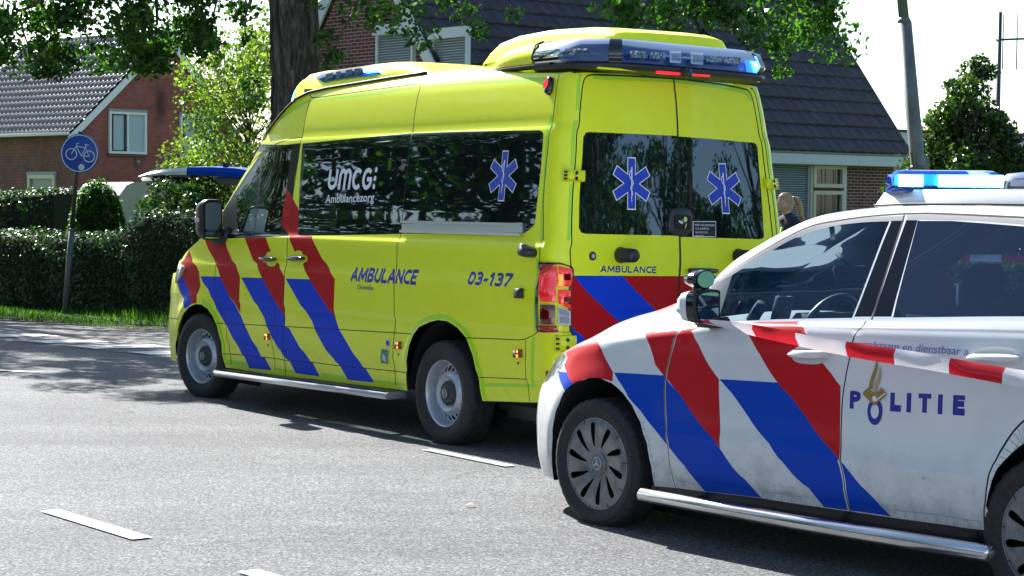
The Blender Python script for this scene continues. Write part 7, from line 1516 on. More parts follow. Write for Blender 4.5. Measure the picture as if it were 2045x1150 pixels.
def place(o, M4): o.matrix_local = M4
def face_mat(p, xdir, z=0):
    """matrix whose X runs along xdir (horizontal), Y into the wall"""
    x = Vector((xdir[0], xdir[1], 0)).normalized(); z_ = Vector((0, 0, 1)); y = z_.cross(x); m = Matrix.Identity(4)
    for i, v in enumerate((x, y, z_)): m[0][i], m[1][i], m[2][i] = v
    m.translation = Vector(p); return m
# ---------- red brick house at the left : local x along the gable (to the right), local y to the left-back
def house_left():
    dep = 70; fx = np.array([.66, .75]); fx = fx/np.linalg.norm(fx); e = empty('brick_house', ((150-1022.5)/3920*dep, dep, 0), math.atan2(fx[1], fx[0])); tag(e, 'red brick house with steep tiled roof and white gable windows at the left', 'house')
    ez = 4.12; ap = (4.1, 7.75); re = (8.0, 3.5); LY = 8.6
    mb = MB(); mb.add([(0, 0, 0), (8, 0, 0), (8, 0, re[1]-.05), (ap[0], 0, ap[1]-.06), (0, 0, ez)], [(0, 1, 2, 3, 4)], M['brick_red'])
    mb.add([(0, 0, 0), (0, 0, ez), (0, LY, ez), (0, LY, 0)], [(0, 1, 2, 3)], M['brick_brown']); mb.add([(8, 0, 0), (8, 0, re[1]), (8, LY, re[1]), (8, LY, 0)], [(0, 1, 2, 3)], M['brick_red'])
    mb.add([(0, LY, 0), (8, LY, 0), (8, LY, re[1]), (ap[0], LY, ap[1]-.06), (0, LY, ez)], [(0, 1, 2, 3, 4)], M['brick_red'])
    mb.build('wall', e)
    # roof planes
    s = np.array([ap[0]+.35, 0, ap[1]-ez+.30]); H_ = np.linalg.norm(s); s /= H_; nr_ = np.array([-s[2], 0, s[0]]); mb = MB()
    tiled(mb, (-.35, -.12, ez-.26+.08), (0, 1, 0), s, nr_, LY+.24, H_, M['tile_old'], .255, .345, .032, .03)
    s2 = np.array([-(re[0]+.3-ap[0]), 0, ap[1]-re[1]+.3]); H2 = np.linalg.norm(s2); s2 /= H2; n2 = np.array([s2[2], 0, -s2[0]]); 
    tiled(mb, (re[0]+.3, -.12, re[1]-.26+.08), (0, 1, 0), s2, n2, LY+.24, H2, M['tile_old'], .255, .345, .032, .03, sub=4)
    mb.tube([(ap[0], -.12, ap[1]+.12), (ap[0], LY+.12, ap[1]+.12)], .10, M['tile_old'], 10); mb.build('roof', e)
    mb = MB()
    for (a, b) in (((-.38, ez-.30), (ap[0], ap[1]+.02)), ((re[0]+.33, re[1]-.30), (ap[0], ap[1]+.02))):
        a = np.array(a); b = np.array(b); d = (b-a)/np.linalg.norm(b-a); n_ = np.array([-d[1], d[0]])*(1 if d[0] > 0 else -1)
        for y in (-.14,):
            mb = MB(); q = [a-n_*.20, b-n_*.20, b+n_*.03, a+n_*.03]; vs = [(p[0], y, p[1]) for p in q]+[(p[0], y+.05, p[1]) for p in q]; mb.add(vs, [(0, 1, 2, 3), (7, 6, 5, 4), (0, 4, 5, 1), (1, 5, 6, 2), (2, 6, 7, 3), (3, 7, 4, 0)], M['wframe']); mb.build('barge_board', e)
    mb = MB(); mb.box((-.40, LY/2, ez-.16), (.13, LY+.3, .10), M['wframe'], bev=.02); mb.box((-.18, LY/2, ez-.21), (.36, LY+.2, .03), M['concrete']); mb.build('gutter', e)
    for x0, w_, z0, h_ in ((1.44, 1.68, 3.30, 1.52), (4.70, 1.78, 3.27, 1.54)):
        o = window(e, w_, h_, M['wframe'], M['curtain'], .085, .12, split=(w_*.49,)); o.matrix_local = face_mat((x0, -.03, z0), (1, 0))
        g = MB()
        for zz in (.10, h_-.10): g.box((w_*.27, .0, zz), (w_*.40, .04, .05), M['black'])
        g.box((w_*.10, .0, h_/2), (.05, .04, h_-.20), M['black']); g.box((w_*.435, .0, h_/2), (.09, .04, h_-.20), M['black']); sash = g.build('sash', o)
        mb = MB(); mb.box((x0+w_/2, -.03, z0+h_+.05), (w_+.06, .10, .09), M['concrete']); mb.build('lintel', e); mb = MB(); mb.box((x0+w_/2, -.03, z0-.06), (w_+.1, .12, .08), M['brick_brown']); mb.build('sill', e)
    o = window(e, 1.66, 1.5, M['cream'], M['greenpane'], .13, .12); o.matrix_local = face_mat((-.03, 2.80, 1.0), (0, -1)); mb = MB(); mb.box((-.04, 1.97, 2.56), (.10, 1.78, .12), M['concrete']); mb.build('lintel', e)
    mb = MB(); mb.box((2.75, -.03, 3.0), (.28, .05, .34), M['brick_brown']); mb.lathe([(.0001, -.02), (.07, -.02), (.07, .03)], M['concrete'], 16, c=(2.75, -.06, 3.02)); mb.build('wall_vent', e)
    return e
house_left()
# ---------- house on the right : local x along the eave (to the left), local y towards the camera side
def house_right():
    dep = 40; fx = np.array([-.756, -.655]); fx = fx/np.linalg.norm(fx); e = empty('brick_house', ((1812-1022.5)/3920*dep, dep, 0), math.atan2(fx[1], fx[0])); tag(e, 'dark brick house with a huge dark tiled roof behind the ambulance', 'house')
    LX = 11.55; zE = 2.70; tn = 1.29; DR = 3.06; zR = zE+tn*DR
    # tiled slope facing the camera and the far slope
    s = np.array([0, -1, tn]); s /= np.linalg.norm(s); H_ = DR*math.hypot(1, tn); n_ = np.array([0, s[2], -s[1]]); mb = MB()
    tiled(mb, (-.02, .0, zE), (1, 0, 0), s, n_, LX+.04, H_, M['tile_dark'], .30, .335, .016, .034, sub=6)
    s2 = np.array([0, 1, tn]); s2 /= np.linalg.norm(s2); mb.add([(-.02, -2*DR, zE), (LX, -2*DR, zE), (LX, -DR, zR), (-.02, -DR, zR)], [(0, 1, 2, 3)], M['tile_dark']); mb.tube([(-.02, -DR, zR+.05), (LX, -DR, zR+.05)], .11, M['tile_dark'], 10); mb.build('roof', e)
    # eaves board
    mb = MB(); 
    for i in range(7):
        x0 = LX-.02-(i+1)*1.655; mb.box((x0+.8275, -.01, 2.505), (1.648, .035, .20), M['fascia'])
    mb.box((LX/2, -.02, 2.628), (LX+.1, .10, .035), mat('gutter_edge', (.14, .15, .17), .5)); mb.box((LX/2, -.20, 2.41), (LX, .36, .02), M['fascia']); mb.build('fascia', e)
    # walls : front wall with brick right of the window, gable walls
    mb = MB(); mb.add([(0.05, -.35, 0), (LX-.1, -.35, 0), (LX-.1, -.35, 2.42), (.05, -.35, 2.42)], [(0, 1, 2, 3)], M['brick_dark'])
    for x in (.06, LX-.12):
        mb.add([(x, -.35, 0), (x, -2*DR+.35, 0), (x, -2*DR+.35, zE+.2), (x, -DR, zR-.12), (x, -.35, zE+.25), (x, -.35, 2.3)], [(0, 1, 2, 3, 4, 5)], M['brick_dark'])
    mb.build('wall', e)
    # gable at the left end : verge board
    mb = MB()
    for sg in (1, -1):
        mb = MB(); a = np.array([0 if sg > 0 else -2*DR, zE-.02]); b = np.array([-DR, zR+.02]); q = [(a[0], a[1]-.30), (b[0], b[1]-.30), (b[0], b[1]+.05), (a[0], a[1]+.05)]
        vs = [(LX+.03, p[0], p[1]) for p in q]+[(LX+.07, p[0], p[1]) for p in q]; mb.add(vs, [(0, 1, 2, 3), (7, 6, 5, 4), (0, 4, 5, 1), (1, 5, 6, 2), (2, 6, 7, 3), (3, 7, 4, 0)], M['fascia']); mb.build('barge_board', e); mb = MB()
        vs = [(-.02, p[0], p[1]) for p in q]+[(-.06, p[0], p[1]) for p in q]; mb.add(vs, [(0, 1, 2, 3), (7, 6, 5, 4), (0, 4, 5, 1), (1, 5, 6, 2), (2, 6, 7, 3), (3, 7, 4, 0)], mat('dark_verge', (.03, .03, .04), .6)); mb.build('barge_board', e)
    # gable windows with closed roller shutters
    for y0, y1, z0, z1, n_ in ((-2.68, -1.72, 3.25, 4.58, 1), (-1.12, -.25, 3.05, 4.42, 2)):
        mb = MB(); xg = LX-.10; w_ = y1-y0; mb.box((xg, (y0+y1)/2, (z0+z1)/2), (.06, w_, z1-z0), M['shutter']); sh = mb.build('roller_shutter', e)
        mb = MB(); mb.box((xg+.05, (y0+y1)/2, z1+.02), (.16, w_+.10, .17), M['fascia']); mb.box((xg+.02, y0-.02, (z0+z1)/2), (.08, .05, z1-z0), M['fascia']); mb.box((xg+.02, y1+.02, (z0+z1)/2), (.08, .05, z1-z0), M['fascia']); mb.build('shutter_box', sh)
    # front : big shutter and a two part window
    mb = MB(); mb.box((3.80, -.33, 1.60), (2.0, .05, 1.62), M['shutter']); sh = mb.build('roller_shutter', e); mb = MB(); mb.box((3.8, -.31, 2.40), (2.05, .06, .03), M['cream']); mb.box((2.77, -.31, 1.6), (.07, .08, 1.62), M['concrete']); mb.box((2.70, -.30, 1.2), (.06, .09, 2.42), M['cream']); mb.build('shutter_box', sh)
    for z0, z1 in ((1.96, 2.40), (.80, 1.90)):
        o = window(e, .94, z1-z0, M['cream'], M['pane'], .075, .10); o.matrix_local = face_mat((2.67, -.28, z0), (-1, 0))
        mb = MB(); c_ = mat('dark_curtain', (.06, .055, .05), .9); o2 = o
        for xx in (.30, .42, .66, .72): mb.box((xx, .019, (z1-z0)/2), (.02, .004, z1-z0-.18), c_)
        mb.build('curtain', o)
    mb = MB(); mb.box((1.69, -.30, 1.2), (.07, .10, 2.42), M['fascia']); mb.build('jamb', e)
    return e
house_right()
def far_house():
    e = empty('far_house', (15.6, 74, 0), .5); tag(e, 'distant grey-roofed house just left of the lamp post', 'house'); mb = MB(); mb.box((0, 0, 1.9), (9, 6, 3.8), M['concrete']); mb.build('wall', e); mb = MB(); mb.box((0, 0, 4.0), (9.6, 6.8, .42), M['fascia']); mb.box((0, 0, 4.26), (9.7, 6.9, .10), M['black']); mb.build('roof', e)
    mb = MB(); mb.box((-2, -3.02, 1.6), (1.6, .05, 1.3), M['pane']); mb.build('window', e)
far_house()
def caravan():
    e = empty('caravan', (-7.55, 41.0, 0), math.radians(38)); tag(e, 'cream white caravan roof showing above the hedge', 'caravan'); cw = mat('caravan_white', (.55, .54, .50), .45)
    prof = [(-1.35, .45), (-1.35, 1.45), (-1.30, 1.60), (-1.05, 1.92), (-.9, 1.97), (1.9, 2.00), (2.15, 1.9), (2.4, 1.4), (2.4, .45)]
    mb = MB(); mb.prism(prof, -1.0, 1.0, cw, 'y'); mb.build('body', e, auto=30)
    mb = MB(); mb.box((.2, 0, 2.045), (.62, .5, .08), cw, bev=.03); mb.build('roof_vent', e); mb = MB(); mb.box((-1.36, 0, 1.28), (.03, 1.5, .36), M['greenpane']); mb.build('window', e); mb = MB(); mb.box((.3, -1.01, 1.25), (1.2, .03, .5), M['pane']); mb.build('window', e)
    for y in (.85, -.85): mb = MB(); mb.lathe([(.0001, -.08), (.30, -.08), (.32, 0), (.30, .08), (.0001, .08)], M['tyre'], 24, c=(.6, y, .32)); mb.build('wheel', e)
caravan()
def tailgate_van():
    e = empty('police_van', (-3.55, 30.6, 0), math.radians(-4)); tag(e, 'blue and white police van with its tailgate raised beside the oak trunk', 'van'); W_, B_ = M['cwhite'], M['cblue']
    mb = MB(); prof = [(-.55, .35), (-.55, 1.0), (-.45, 1.85), (-.35, 1.98), (2.6, 2.0), (3.3, 1.25), (4.1, 1.0), (4.25, .8), (4.25, .35)]; mb.prism(prof, -.9, .9, W_, 'y'); mb.build('body', e, auto=30)
    mb = MB(); mb.box((1.2, -.905, .95), (3.2, .02, .3), B_); mb.build('stripe', e); mb = MB(); mb.box((1.2, -.91, 1.5), (2.6, .02, .5), M['pane']); mb.build('window', e)
    for x in (.35, 3.3):
        for y in (-.8, .8): mb = MB(); mb.lathe([(.0001, -.1), (.30, -.1), (.33, 0), (.30, .1), (.0001, .1)], M['tyre'], 24, c=(x, y, .33)); mb.build('wheel', e)
    # raised tailgate, hinge at the roof end, free edge to the left
    rows = []
    for x, z, th in ((-.34, 2.06, .13), (-.62, 2.10, .14), (-1.0, 2.115, .135), (-1.35, 2.11, .115), (-1.72, 2.075, .085), (-2.0, 2.02, .05), (-2.12, 1.975, .02)):
        h_ = .84 if x > -1.9 else .72; rows.append([(x, -h_, z-th), (x, -h_-.01, z-th*.5), (x, -h_+.03, z), (x, 0, z+.025), (x, h_-.03, z), (x, h_+.01, z-th*.5), (x, h_, z-th), (x, 0, z-th), (x, -h_, z-th)])
    mb = MB(); mb.grid(rows[3:], W_); mb.grid(rows[:4], B_); mb.add(rows[-1], [tuple(range(8))], W_); tg = mb.build('tailgate', e, auto=35)
    mb = MB(); mb.box((-.75, -.2, 1.91), (.42, .9, .12), M['grey'], bev=.02); mb.build('inner_panel', tg); mb = MB(); mb.box((-.80, -.6, 2.15), (.10, .10, .07), M['black'], bev=.02); mb.build('washer', tg)
    mb = MB(); mb.box((-1.45, -.2, 1.98), (.28, 1.2, .03), M['greytrim']); mb.box((-1.86, -.3, 1.93), (.04, .2, .07), M['black']); mb.tube([(-1.3, -.7, 1.98), (-1.26, -.7, 1.86), (-1.20, -.72, 1.80), (-1.18, -.7, 1.62)], .010, M['black'], 6); mb.tube([(-.4, -.78, 1.5), (-1.05, -.78, 1.98)], .014, M['black'], 6); mb.build('latch', tg)
tailgate_van()
# ------------------------------------------------------------------ street furniture and small things
def cyc_sign():
    base = Vector((-6.40, 28.05, -.03)); top = Vector((-6.17, 28.05, 2.60)); e = empty('cycle_sign', base); tag(e, 'round blue sign with a white bicycle on a leaning grey pole', 'road sign'); pg = mat('painted_pole_grey', (.10, .115, .12), .5); d = top-base
    mb = MB(); mb.tube([(0, 0, 0), d*.455], .042, pg, 14); mb.tube([d*.45, d*.465], [.048, .034], pg, 14); mb.tube([d*.46, d*.99], .030, mat('dark_pole', (.035, .035, .03), .5), 12); mb.build('pole', e)
    c = Vector((-6.165, 27.98, 2.262))-base; Rz = Matrix.Rotation(math.radians(-4), 3, 'Z') @ Matrix.Rotation(math.radians(2), 3, 'Y'); R_ = .278; bl = mat('sign_blue', (.008, .07, .42), .35); wh = mat('sign_white', (.62, .74, .80), .4)
    mb = MB(); mb.lathe([(.0001, -.012), (R_*.95, -.012), (R_, -.004), (R_, .012), (.0001, .012)], bl, 64, c=c, R=Rz); plate = mb.build('plate', e, auto=40)
    F_ = lambda x, z, y=-.0135: c+Rz @ Vector((x, y, z)); mb = MB()
    def stroke(pts, w_): 
        q = strip(pts, w_); tri = tessellate_polygon([[Vector((a, b, 0)) for a, b in q]]); mb.add([F_(a, b) for a, b in q], [tuple(t) for t in tri], wh)
    def ringp(cx, cz, r, w_, n=40): 
        vs = [F_(cx+(r+s)*math.cos(2*math.pi*i/n), cz+(r+s)*math.sin(2*math.pi*i/n)) for s in (-w_/2, w_/2) for i in range(n)]; mb.add(vs, [(i, (i+1) % n, n+(i+1) % n, n+i) for i in range(n)], wh)
    ringp(0, 0, R_*.93, .014, 64); ringp(-.118, -.015, .078, .014); ringp(.140, -.040, .078, .014)
    f_ = -.118, -.015; r_ = .140, -.040; bb = (.030, -.035); st = (.085, .085); hd = (-.050, .095)
    for pts in ([f_, hd, (-.035, .14)], [(-.035, .14), (-.010, .145)], [hd, st], [hd, bb], [bb, st, (.100, .12)], [bb, r_], [st, r_], [(.070, .125), (.130, .122)]): stroke(pts, .012)
    q = [(.035+.045*math.cos(t), -.195+.045*math.sin(t)) for t in np.linspace(0, 2*math.pi, 25)[:-1]]; mb.add([F_(a, b) for a, b in q], [tuple(range(24))], wh)
    mb.build('bicycle_symbol', plate)
cyc_sign()
def lamp_post():
    b = Vector((5.18, 24, -.03)); e = empty('lamp_post', b); tag(e, 'thick grey lamp post leaning left beside the conical evergreen', 'lamp post'); g = mat('post_grey_green', (.13, .15, .14), .55); k = N(g); f = k.noise(k.coord(), 6, 4); k.l(k.ramp(f, [(.3, (.09, .11, .10)), (.7, (.17, .185, .17))]), k.b.inputs['Base Color']); d = Vector((-.112, 0, 1))
    mb = MB(); mb.tube([(0, 0, 0), d*3.86], .088, g, 24); mb.tube([d*3.86, d*3.93], [.088, .062], g, 24); mb.tube([d*3.92, d*8.0], [.062, .045], g, 20); mb.build('pole', e)
    mb = MB(); mb.tube([d*8, d*8+Vector((-.4, -.6, .25)), d*8+Vector((-.8, -1.2, .28))], .035, g, 10); mb.box(d*8+Vector((-1.0, -1.5, .26)), (.25, .7, .12), M['grey'], Matrix.Rotation(-.6, 3, 'Z'), bev=.04); mb.build('lamp_head', e)
    s = empty('give_way_sign', b+Vector((0, 0, 0))); tag(s, 'grey back of a triangular sign with red edge on the lamp post', 'road sign'); R_ = Matrix.Rotation(math.radians(58), 3, 'Z'); o = Vector((-.17, .10, 2.17)); mb = MB()
    tri = [(-.36, .11), (.36, .11), (.0, -.52)]; tri = smooth_line(tri+[tri[0]], 2)[:-1]; bk = mat('sign_back_grey', (.09, .10, .10), .6); rd = mat('sign_red', (.42, .02, .02), .4); mb.prism(tri, -.012, .008, bk, 'y', R_, o); mb.prism([(a*1.02, b_*1.02-.0) for a, b_ in tri], .009, .014, rd, 'y', R_, o); mb.build('plate', s)
    mb = MB(); q = Vector((-.112*2.1, 0, 2.1)); mb.tube([q+Vector((0, 0, -.02)), q+Vector((0, 0, .03))], .094, bk, 20); mb.tube([q+Vector((0, 0, -.25)), q+Vector((.03, 0, -.21))], .094, bk, 20); mb.build('clamp', s)
lamp_post()
def antenna():
    e = empty('radio_antenna', (11.06, 45, 0)); tag(e, 'thin radio antenna mast rising behind the right evergreen', 'antenna'); a = mat('antenna_grey', (.04, .05, .06), .5); mb = MB(); mb.tube([(0, 0, 0), (.02, 0, 6.05)], [.06, .05], a, 8); mb.build('mast', e); mb = MB(); mb.tube([(-.06, 0, 5.42), (1.4, .2, 5.50)], .026, a, 6)
    mb.build('boom', e)
    for x, z0, z1 in ((.10, 4.75, 6.02), (.42, 4.75, 6.0), (.95, 4.8, 6.0)): mb = MB(); mb.tube([(x, 0, z0), (x, 0, z1)], .014, a, 5); mb.build('element', e)
antenna()
# barrier tapes
def film(name, col):
    m = mat(name, col, .3, coat=.4); t = m.node_tree; tr = t.nodes.new('ShaderNodeBsdfTranslucent'); tr.inputs[0].default_value = (*col, 1); ms = t.nodes.new('ShaderNodeMixShader'); ms.inputs[0].default_value = .42
    t.links.new(t.nodes['Principled BSDF'].outputs[0], ms.inputs[1]); t.links.new(tr.outputs[0], ms.inputs[2]); t.links.new(ms.outputs[0], t.nodes['Material Output'].inputs[0]); return m
M['taper'] = film('tape_red', (.66, .006, .02)); M['tapew'] = film('tape_white', (.80, .77, .79)); M['tapeprint'] = mat('tape_print', (.30, .30, .34), .5)
def tape(name, label, pts, w_, band, twist=None, start=0, phase=0., sag=0, name_w=True):
    P_ = []; n = len(pts); L_ = 0; ds = [0]
    for i in range(1, n): L_ += (Vector(pts[i])-Vector(pts[i-1])).length; ds.append(L_)
    mb = MB(); vs = []; N_ = int(L_/.02)
    for i in range(N_+1):
        s = L_*i/N_; j = max(k for k in range(n) if ds[k] <= s+1e-9); j = min(j, n-2); f = (s-ds[j])/(ds[j+1]-ds[j]); p = Vector(pts[j]).lerp(Vector(pts[j+1]), f); t = (Vector(pts[j+1])-Vector(pts[j])).normalized(); p.z -= sag*math.sin(math.pi*s/L_)
        side = t.cross(Vector((0, 0, 1))).normalized(); up = side.cross(t).normalized(); a = twist(s/L_) if twist else 0; d = up*math.cos(a)+side*math.sin(a); fold = side*(.005*math.sin(s*9+1)+.004*math.sin(s*23)); wd = w_*min(1, .30+s*2.2) if twist and name_w else w_; vs += [p+d*wd/2+fold, p+d*wd*.12+side*.010, p-d*wd/2-fold*.5]
    for i in range(N_):
        s = L_*i/N_+phase; m = M['taper'] if int(s/band) % 2 == start else M['tapew']; b = i*3; k = mb.mi(m)
        for q in ((b, b+3, b+4, b+1), (b+1, b+4, b+5, b+2)): mb.f.append(list(q)); mb.m.append(k); mb.sm.append(True)
    mb.v = [tuple(v) for v in vs]; o = mb.build(name); tag(o, label, 'barrier tape', kind=None); return o
fc = np.array([-.6198, .7848]); nc_ = np.array([-.7848, -.6198]); oc = np.array([2.78107, 8.13420])
def cw(x, y, z): q = oc+fc*x+nc_*y; return (q[0], q[1], z)
tape('barrier_tape', 'red and white tape stretched along the side of the police car', [cw(1.79, 1.03, 1.062), cw(1.66, 1.08, 1.069), cw(1.44, 1.09, 1.052), cw(.95, 1.09, 1.006), cw(.45, 1.09, .978), cw(-.03, 1.09, .942), cw(-.8, 1.11, .90), cw(-2.8, 1.2, .80)], .064, .27, lambda t: 1.0*math.exp(-t*12)+.22*math.sin(t*13), 0, .15)
tape('barrier_tape', 'second thin red and white tape strand below the police car mirror', [cw(1.79, 1.01, 1.056), cw(1.45, 1.05, 1.045), cw(1.1, 1.06, 1.02), cw(.9, 1.065, .992)], .026, .24, lambda t: .4, 1, .05)
tape('barrier_tape', 'red and white tape above the low hedge behind the police car', [(2.0, 19.95, 1.085), (3.3, 19.9, 1.095), (6.0, 19.1, 1.09)], .07, .30, None, 0, .1)
# ---------- officer
def skinned(name, nodes, edges, parent, m, sub=2):
    me = bpy.data.meshes.new(name); me.from_pydata([n[0] for n in nodes], edges, []); o = bpy.data.objects.new(name, me); COL.objects.link(o)
    md = o.modifiers.new('skin', 'SKIN'); sv = me.skin_vertices[0].data
    for i, n_ in enumerate(nodes): sv[i].radius = n_[1] if isinstance(n_[1], tuple) else (n_[1], n_[1])
    sv[0].use_root = True; md.use_smooth_shade = True; sb = o.modifiers.new('sub', 'SUBSURF'); sb.levels = sub; sb.render_levels = sub
    dg = bpy.context.evaluated_depsgraph_get(); nm = bpy.data.meshes.new_from_object(o.evaluated_get(dg)); o.modifiers.clear(); o.data = nm; nm.materials.clear(); nm.materials.append(m); o.parent = parent
    for p in nm.polygons: p.use_smooth = True
    return o
def officer():
    e = empty('person', (2.93, 20.9, 0), math.radians(200)); tag(e, 'officer with a blond ponytail in dark uniform looking down beside the ambulance', 'person')
    skin = mat('skin', (.50, .30, .22), .5); nav = mat('navy_uniform', (.012, .016, .035), .8); hair = mat('blond_hair', (.36, .23, .11), .55); k = N(hair); f = k.noise(k.coord(scale=(60, 60, 6)), 2, 3); k.l(k.ramp(f, [(.3, (.18, .11, .05)), (.6, (.42, .28, .14)), (.8, (.60, .45, .26))]), k.b.inputs['Base Color'])
    # body faces local +X ; one continuous figure
    nodes = [((0, 0, .96), (.13, .17)), ((0, 0, 1.12), (.105, .135)), ((0, 0, 1.30), (.115, .16)), ((0, 0, 1.42), (.10, .15)), ((.0, 0, 1.485), (.055, .06)), ((.015, 0, 1.545), (.048, .05)),
             ((0, .10, .90), .095), ((.02, .11, .50), .062), ((0, .11, .10), .042), ((.13, .12, .04), .035), ((0, -.10, .90), .095), ((-.02, -.11, .50), .062), ((-.03, -.11, .10), .042), ((.10, -.12, .04), .035),
             ((0, .19, 1.40), .06), ((-.02, .25, 1.12), .045), ((.14, .22, .98), .035), ((0, -.19, 1.40), .06), ((-.02, -.25, 1.12), .045), ((.14, -.20, .98), .035)]
    edges = [(0, 1), (1, 2), (2, 3), (3, 4), (4, 5), (0, 6), (6, 7), (7, 8), (8, 9), (0, 10), (10, 11), (11, 12), (12, 13), (3, 14), (14, 15), (15, 16), (3, 17), (17, 18), (18, 19)]
    b = skinned('uniform', nodes, edges, e, nav, 2)
    # head with a face
    mb = MB(); R_ = Matrix.Rotation(math.radians(14), 3, 'Y'); c = Vector((.03, 0, 1.615)); rows = []
    for i in range(29):
        a = math.pi*i/28; row = []
        for j in range(36):
            q = 2*math.pi*j/36; d = np.array([math.sin(a)*math.cos(q), math.sin(a)*math.sin(q), math.cos(a)]); x, y, z = d[0]*.092, d[1]*.074, d[2]*.112
            fr = max(0, d[0]); 
            if z < -.02: x *= 1-.10*(-z-.02)/.09; y *= 1-.30*min(1, (-z-.02)/.085)
            x += .026*math.exp(-((z+.012)/.024)**2-(y/.014)**2)*fr-.010*math.exp(-((z-.014)/.012)**2-((abs(y)-.03)/.018)**2)*fr+.007*math.exp(-((z+.052)/.010)**2-(y/.022)**2)*fr+.008*math.exp(-((z+.092)/.016)**2-(y/.02)**2)*fr+.005*math.exp(-((z-.032)/.010)**2-((abs(y)-.03)/.02)**2)*fr
            row.append(c+R_ @ Vector((x, y, z)))
        row.append(row[0]); rows.append(row)
    mb.grid(rows, skin); mb.tube([(0, 0, 1.44), (.01, 0, 1.50), (.02, 0, 1.56)], [.052, .046, .050], skin, 16); hd = mb.build('head', e)
    for s in (1, -1):
        mb = MB(); pe = c+R_ @ Vector((.078, .030*s, .013)); mb.box(pe, (.008, .022, .006), mat('eye', (.03, .025, .02), .2), bev=.002); mb.build('eye', hd); mb = MB(); mb.box(pe+Vector((.003, 0, .018)), (.006, .028, .005), hair, bev=.002); mb.build('eyebrow', hd)
        mb = MB(); mb.box(c+R_ @ Vector((-.005, .075*s, -.005)), (.03, .012, .055), skin, bev=.006); mb.build('ear', hd)
    mb = MB(); mb.box(c+R_ @ Vector((.088, 0, -.052)), (.006, .036, .008), mat('lips', (.40, .14, .12), .4), bev=.003); mb.build('mouth', hd)
    mb = MB(); rows = []
    for i in range(15):
        a = math.radians(98)*i/14; row = []
        for j in range(37):
            q = 2*math.pi*j/36; aa = a*(1-.56*max(0, math.cos(q))**.8); d = np.array([math.sin(aa)*math.cos(q), math.sin(aa)*math.sin(q), math.cos(aa)]); row.append(c+R_ @ Vector((d[0]*.102-.004, d[1]*.083, d[2]*.124+.0)))
        rows.append(row)
    mb.grid(rows, hair); tp = c+R_ @ Vector((-.098, 0, .035)); mb.tube([tp, tp+Vector((-.045, .0, -.005)), tp+Vector((-.075, .01, -.07)), tp+Vector((-.085, .02, -.16)), tp+Vector((-.11, .035, -.25)), tp+Vector((-.13, .05, -.30))], [.020, .034, .036, .034, .022, .004], hair, 12); mb.build('hair', e)
    mb = MB(); mb.tube([tp+Vector((.004, 0, 0)), tp+Vector((-.012, 0, -.003))], .026, M['black'], 14); mb.build('hair_band', e)
    mb = MB(); mb.tube([(-.04, .055, 1.49), (.03, .06, 1.475), (.07, .03, 1.45), (.085, 0, 1.43)], .012, nav, 8); mb.tube([(-.04, -.055, 1.49), (.03, -.06, 1.475), (.07, -.03, 1.45), (.085, 0, 1.43)], .012, nav, 8); mb.build('collar', e)
    hv = mat('hi_vis_strip', (.35, .85, .02), .5); mb = MB()
    for y in (.07, -.07): mb.tube([(.105, y, 1.37), (.122, y, 1.25), (.112, y, 1.12)], .014, hv, 6)
    mb.tube([(.113, -.10, 1.28), (.128, 0, 1.28), (.113, .10, 1.28)], .012, hv, 6); mb.build('hi_vis_strip', e)
    for s in (1, -1):
        hnd = empty('hand', (.155, .21*s, .955), 0, e); nd = [((0, 0, 0), (.018, .030)), ((.045, 0, -.035), (.014, .034))]; ed = [(0, 1)]; skinned('palm', nd, ed, hnd, skin, 1)
        for fi, (yy, ln) in enumerate(((-.026, .065), (-.009, .074), (.009, .070), (.025, .055))):
            skinned('finger', [((.05, yy, -.04), .0085), ((.05+ln*.5, yy, -.04-ln*.35), .008), ((.05+ln*.75, yy, -.04-ln*.85), .0072)], [(0, 1), (1, 2)], hnd, skin, 1)
        skinned('thumb', [((.015, -.03*s, -.01), .010), ((.035, -.052*s, -.02), .009), ((.06, -.058*s, -.045), .008)], [(0, 1), (1, 2)], hnd, skin, 1)
officer()
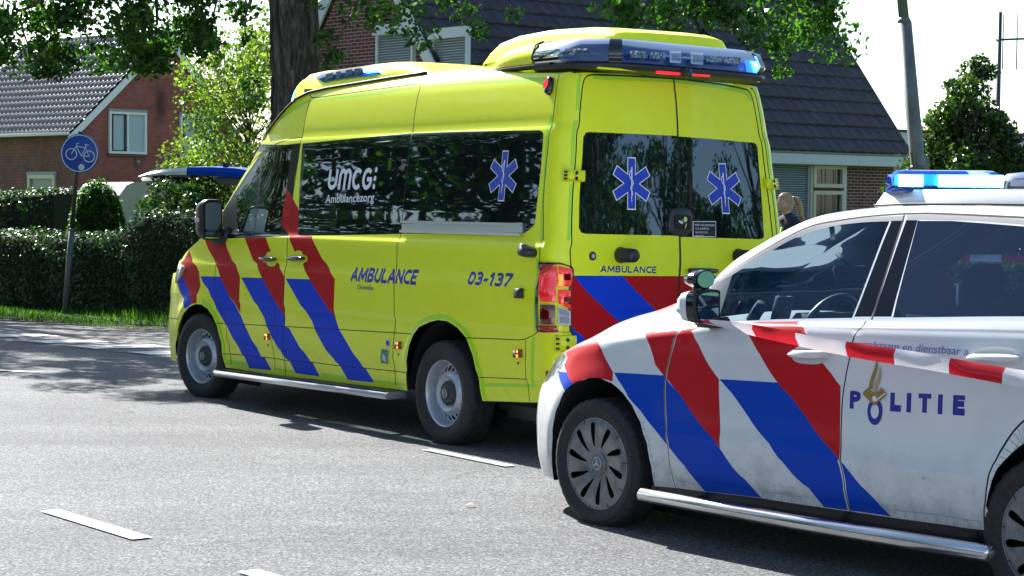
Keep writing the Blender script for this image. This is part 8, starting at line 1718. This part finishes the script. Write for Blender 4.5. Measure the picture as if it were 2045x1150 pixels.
# ---------- surroundings outside the frame that the glass and paint mirror
def off_tree(x, y, H_, R_, label, n=9000, sz=.17): return tree('street_tree', label, (x, y), H_, R_, LM['oak'], n, sz, .22, 30, .22, 'round', group='trees mirrored in the vehicle windows')
rl = ['dark leafy tree mirrored in the front half of the ambulance side windows', 'wide tree mirrored in the ambulance sliding door glass', 'tree mirrored in the police car front door paint', 'big tree mirrored behind the white lettering on the ambulance glass', 'tree far left of the camera mirrored in the police car wing', 'tallest far tree mirrored high in the ambulance side glass',
      'tree mirrored in the near rear door window of the ambulance', 'spreading tree mirrored in the far rear door window of the ambulance', 'small tree mirrored at the left edge of the rear door glass', 'distant tree mirrored beside the sticker on the rear glass', 'round tree mirrored beside the blue star on the far rear window', 'slender tree mirrored above the black door buffer', 'dark tree mirrored left of the blue star on the near rear window']
for lab, (x, y, h_, r_) in zip(rl, ((-17, 19, 14, 4.6), (-22, 26, 15, 5), (-15.5, 9.5, 14, 4.4), (-25, 15, 16, 5), (-17, 1, 14, 4.6), (-30, 33, 15, 5), (30, 5.5, 9, 2.6), (34, -3.5, 10, 3.2), (27, 11, 8, 2.2), (42, .5, 11, 3.6), (36, 8, 9, 3.0), (25, 2.2, 10, 3.0), (32, -1.0, 12, 3.8))):
    off_tree(x, y, h_, r_, lab, n=12500 if x < 0 else 7500, sz=.23 if x < 0 else .19)
hedge('hedge', 'tall dark hedge on the left across the road, mirrored in the vehicle sides', [(-9.5, -6), (-11.0, 4), (-13.5, 14), (-14.5, 20), (-17, 27)][::-1], lambda x: 2.3+.15*np.sin(x), 1.2, 160, .13, LM['hedge'])
def mirrored_house():
    e = empty('brick_house', (38, -7, 0), .35); tag(e, 'brick house with a pale window mirrored in the ambulance rear glass', 'house'); mb = MB(); mb.prism([(-4, 0), (4, 0), (4, 3.6), (0, 7), (-4, 3.6)], -5, 5, M['brick_red'], 'x'); mb.build('wall', e)
    mb = MB(); mb.prism([(-4.4, 3.4), (0, 7.2), (4.4, 3.4), (4.4, 3.2), (0, 7.0), (-4.4, 3.2)], -5.3, 5.3, M['tile_dark'], 'x'); mb.build('roof', e)
    for y in (-1.8, 1.8): mb = MB(); mb.box((-5.03, y, 2.6), (.08, 1.5, 1.5), M['wframe']); mb.box((-5.09, y, 2.6), (.03, 1.2, 1.2), M['pane']); mb.build('window', e)
mirrored_house()

fl = MB(); fl.add([(0, 0, .012), (.035, .012, .022), (.06, 0, .012), (.045, -.02, .02), (.02, -.022, .016)], [(0, 1, 2, 3, 4)], mat('dry_leaf', (.35, .13, .03), .7)); o = fl.build('fallen_leaf'); o.location = (-.24, 10.25, 0); tag(o, 'tiny orange-brown fallen leaf alone on the asphalt', 'leaf')
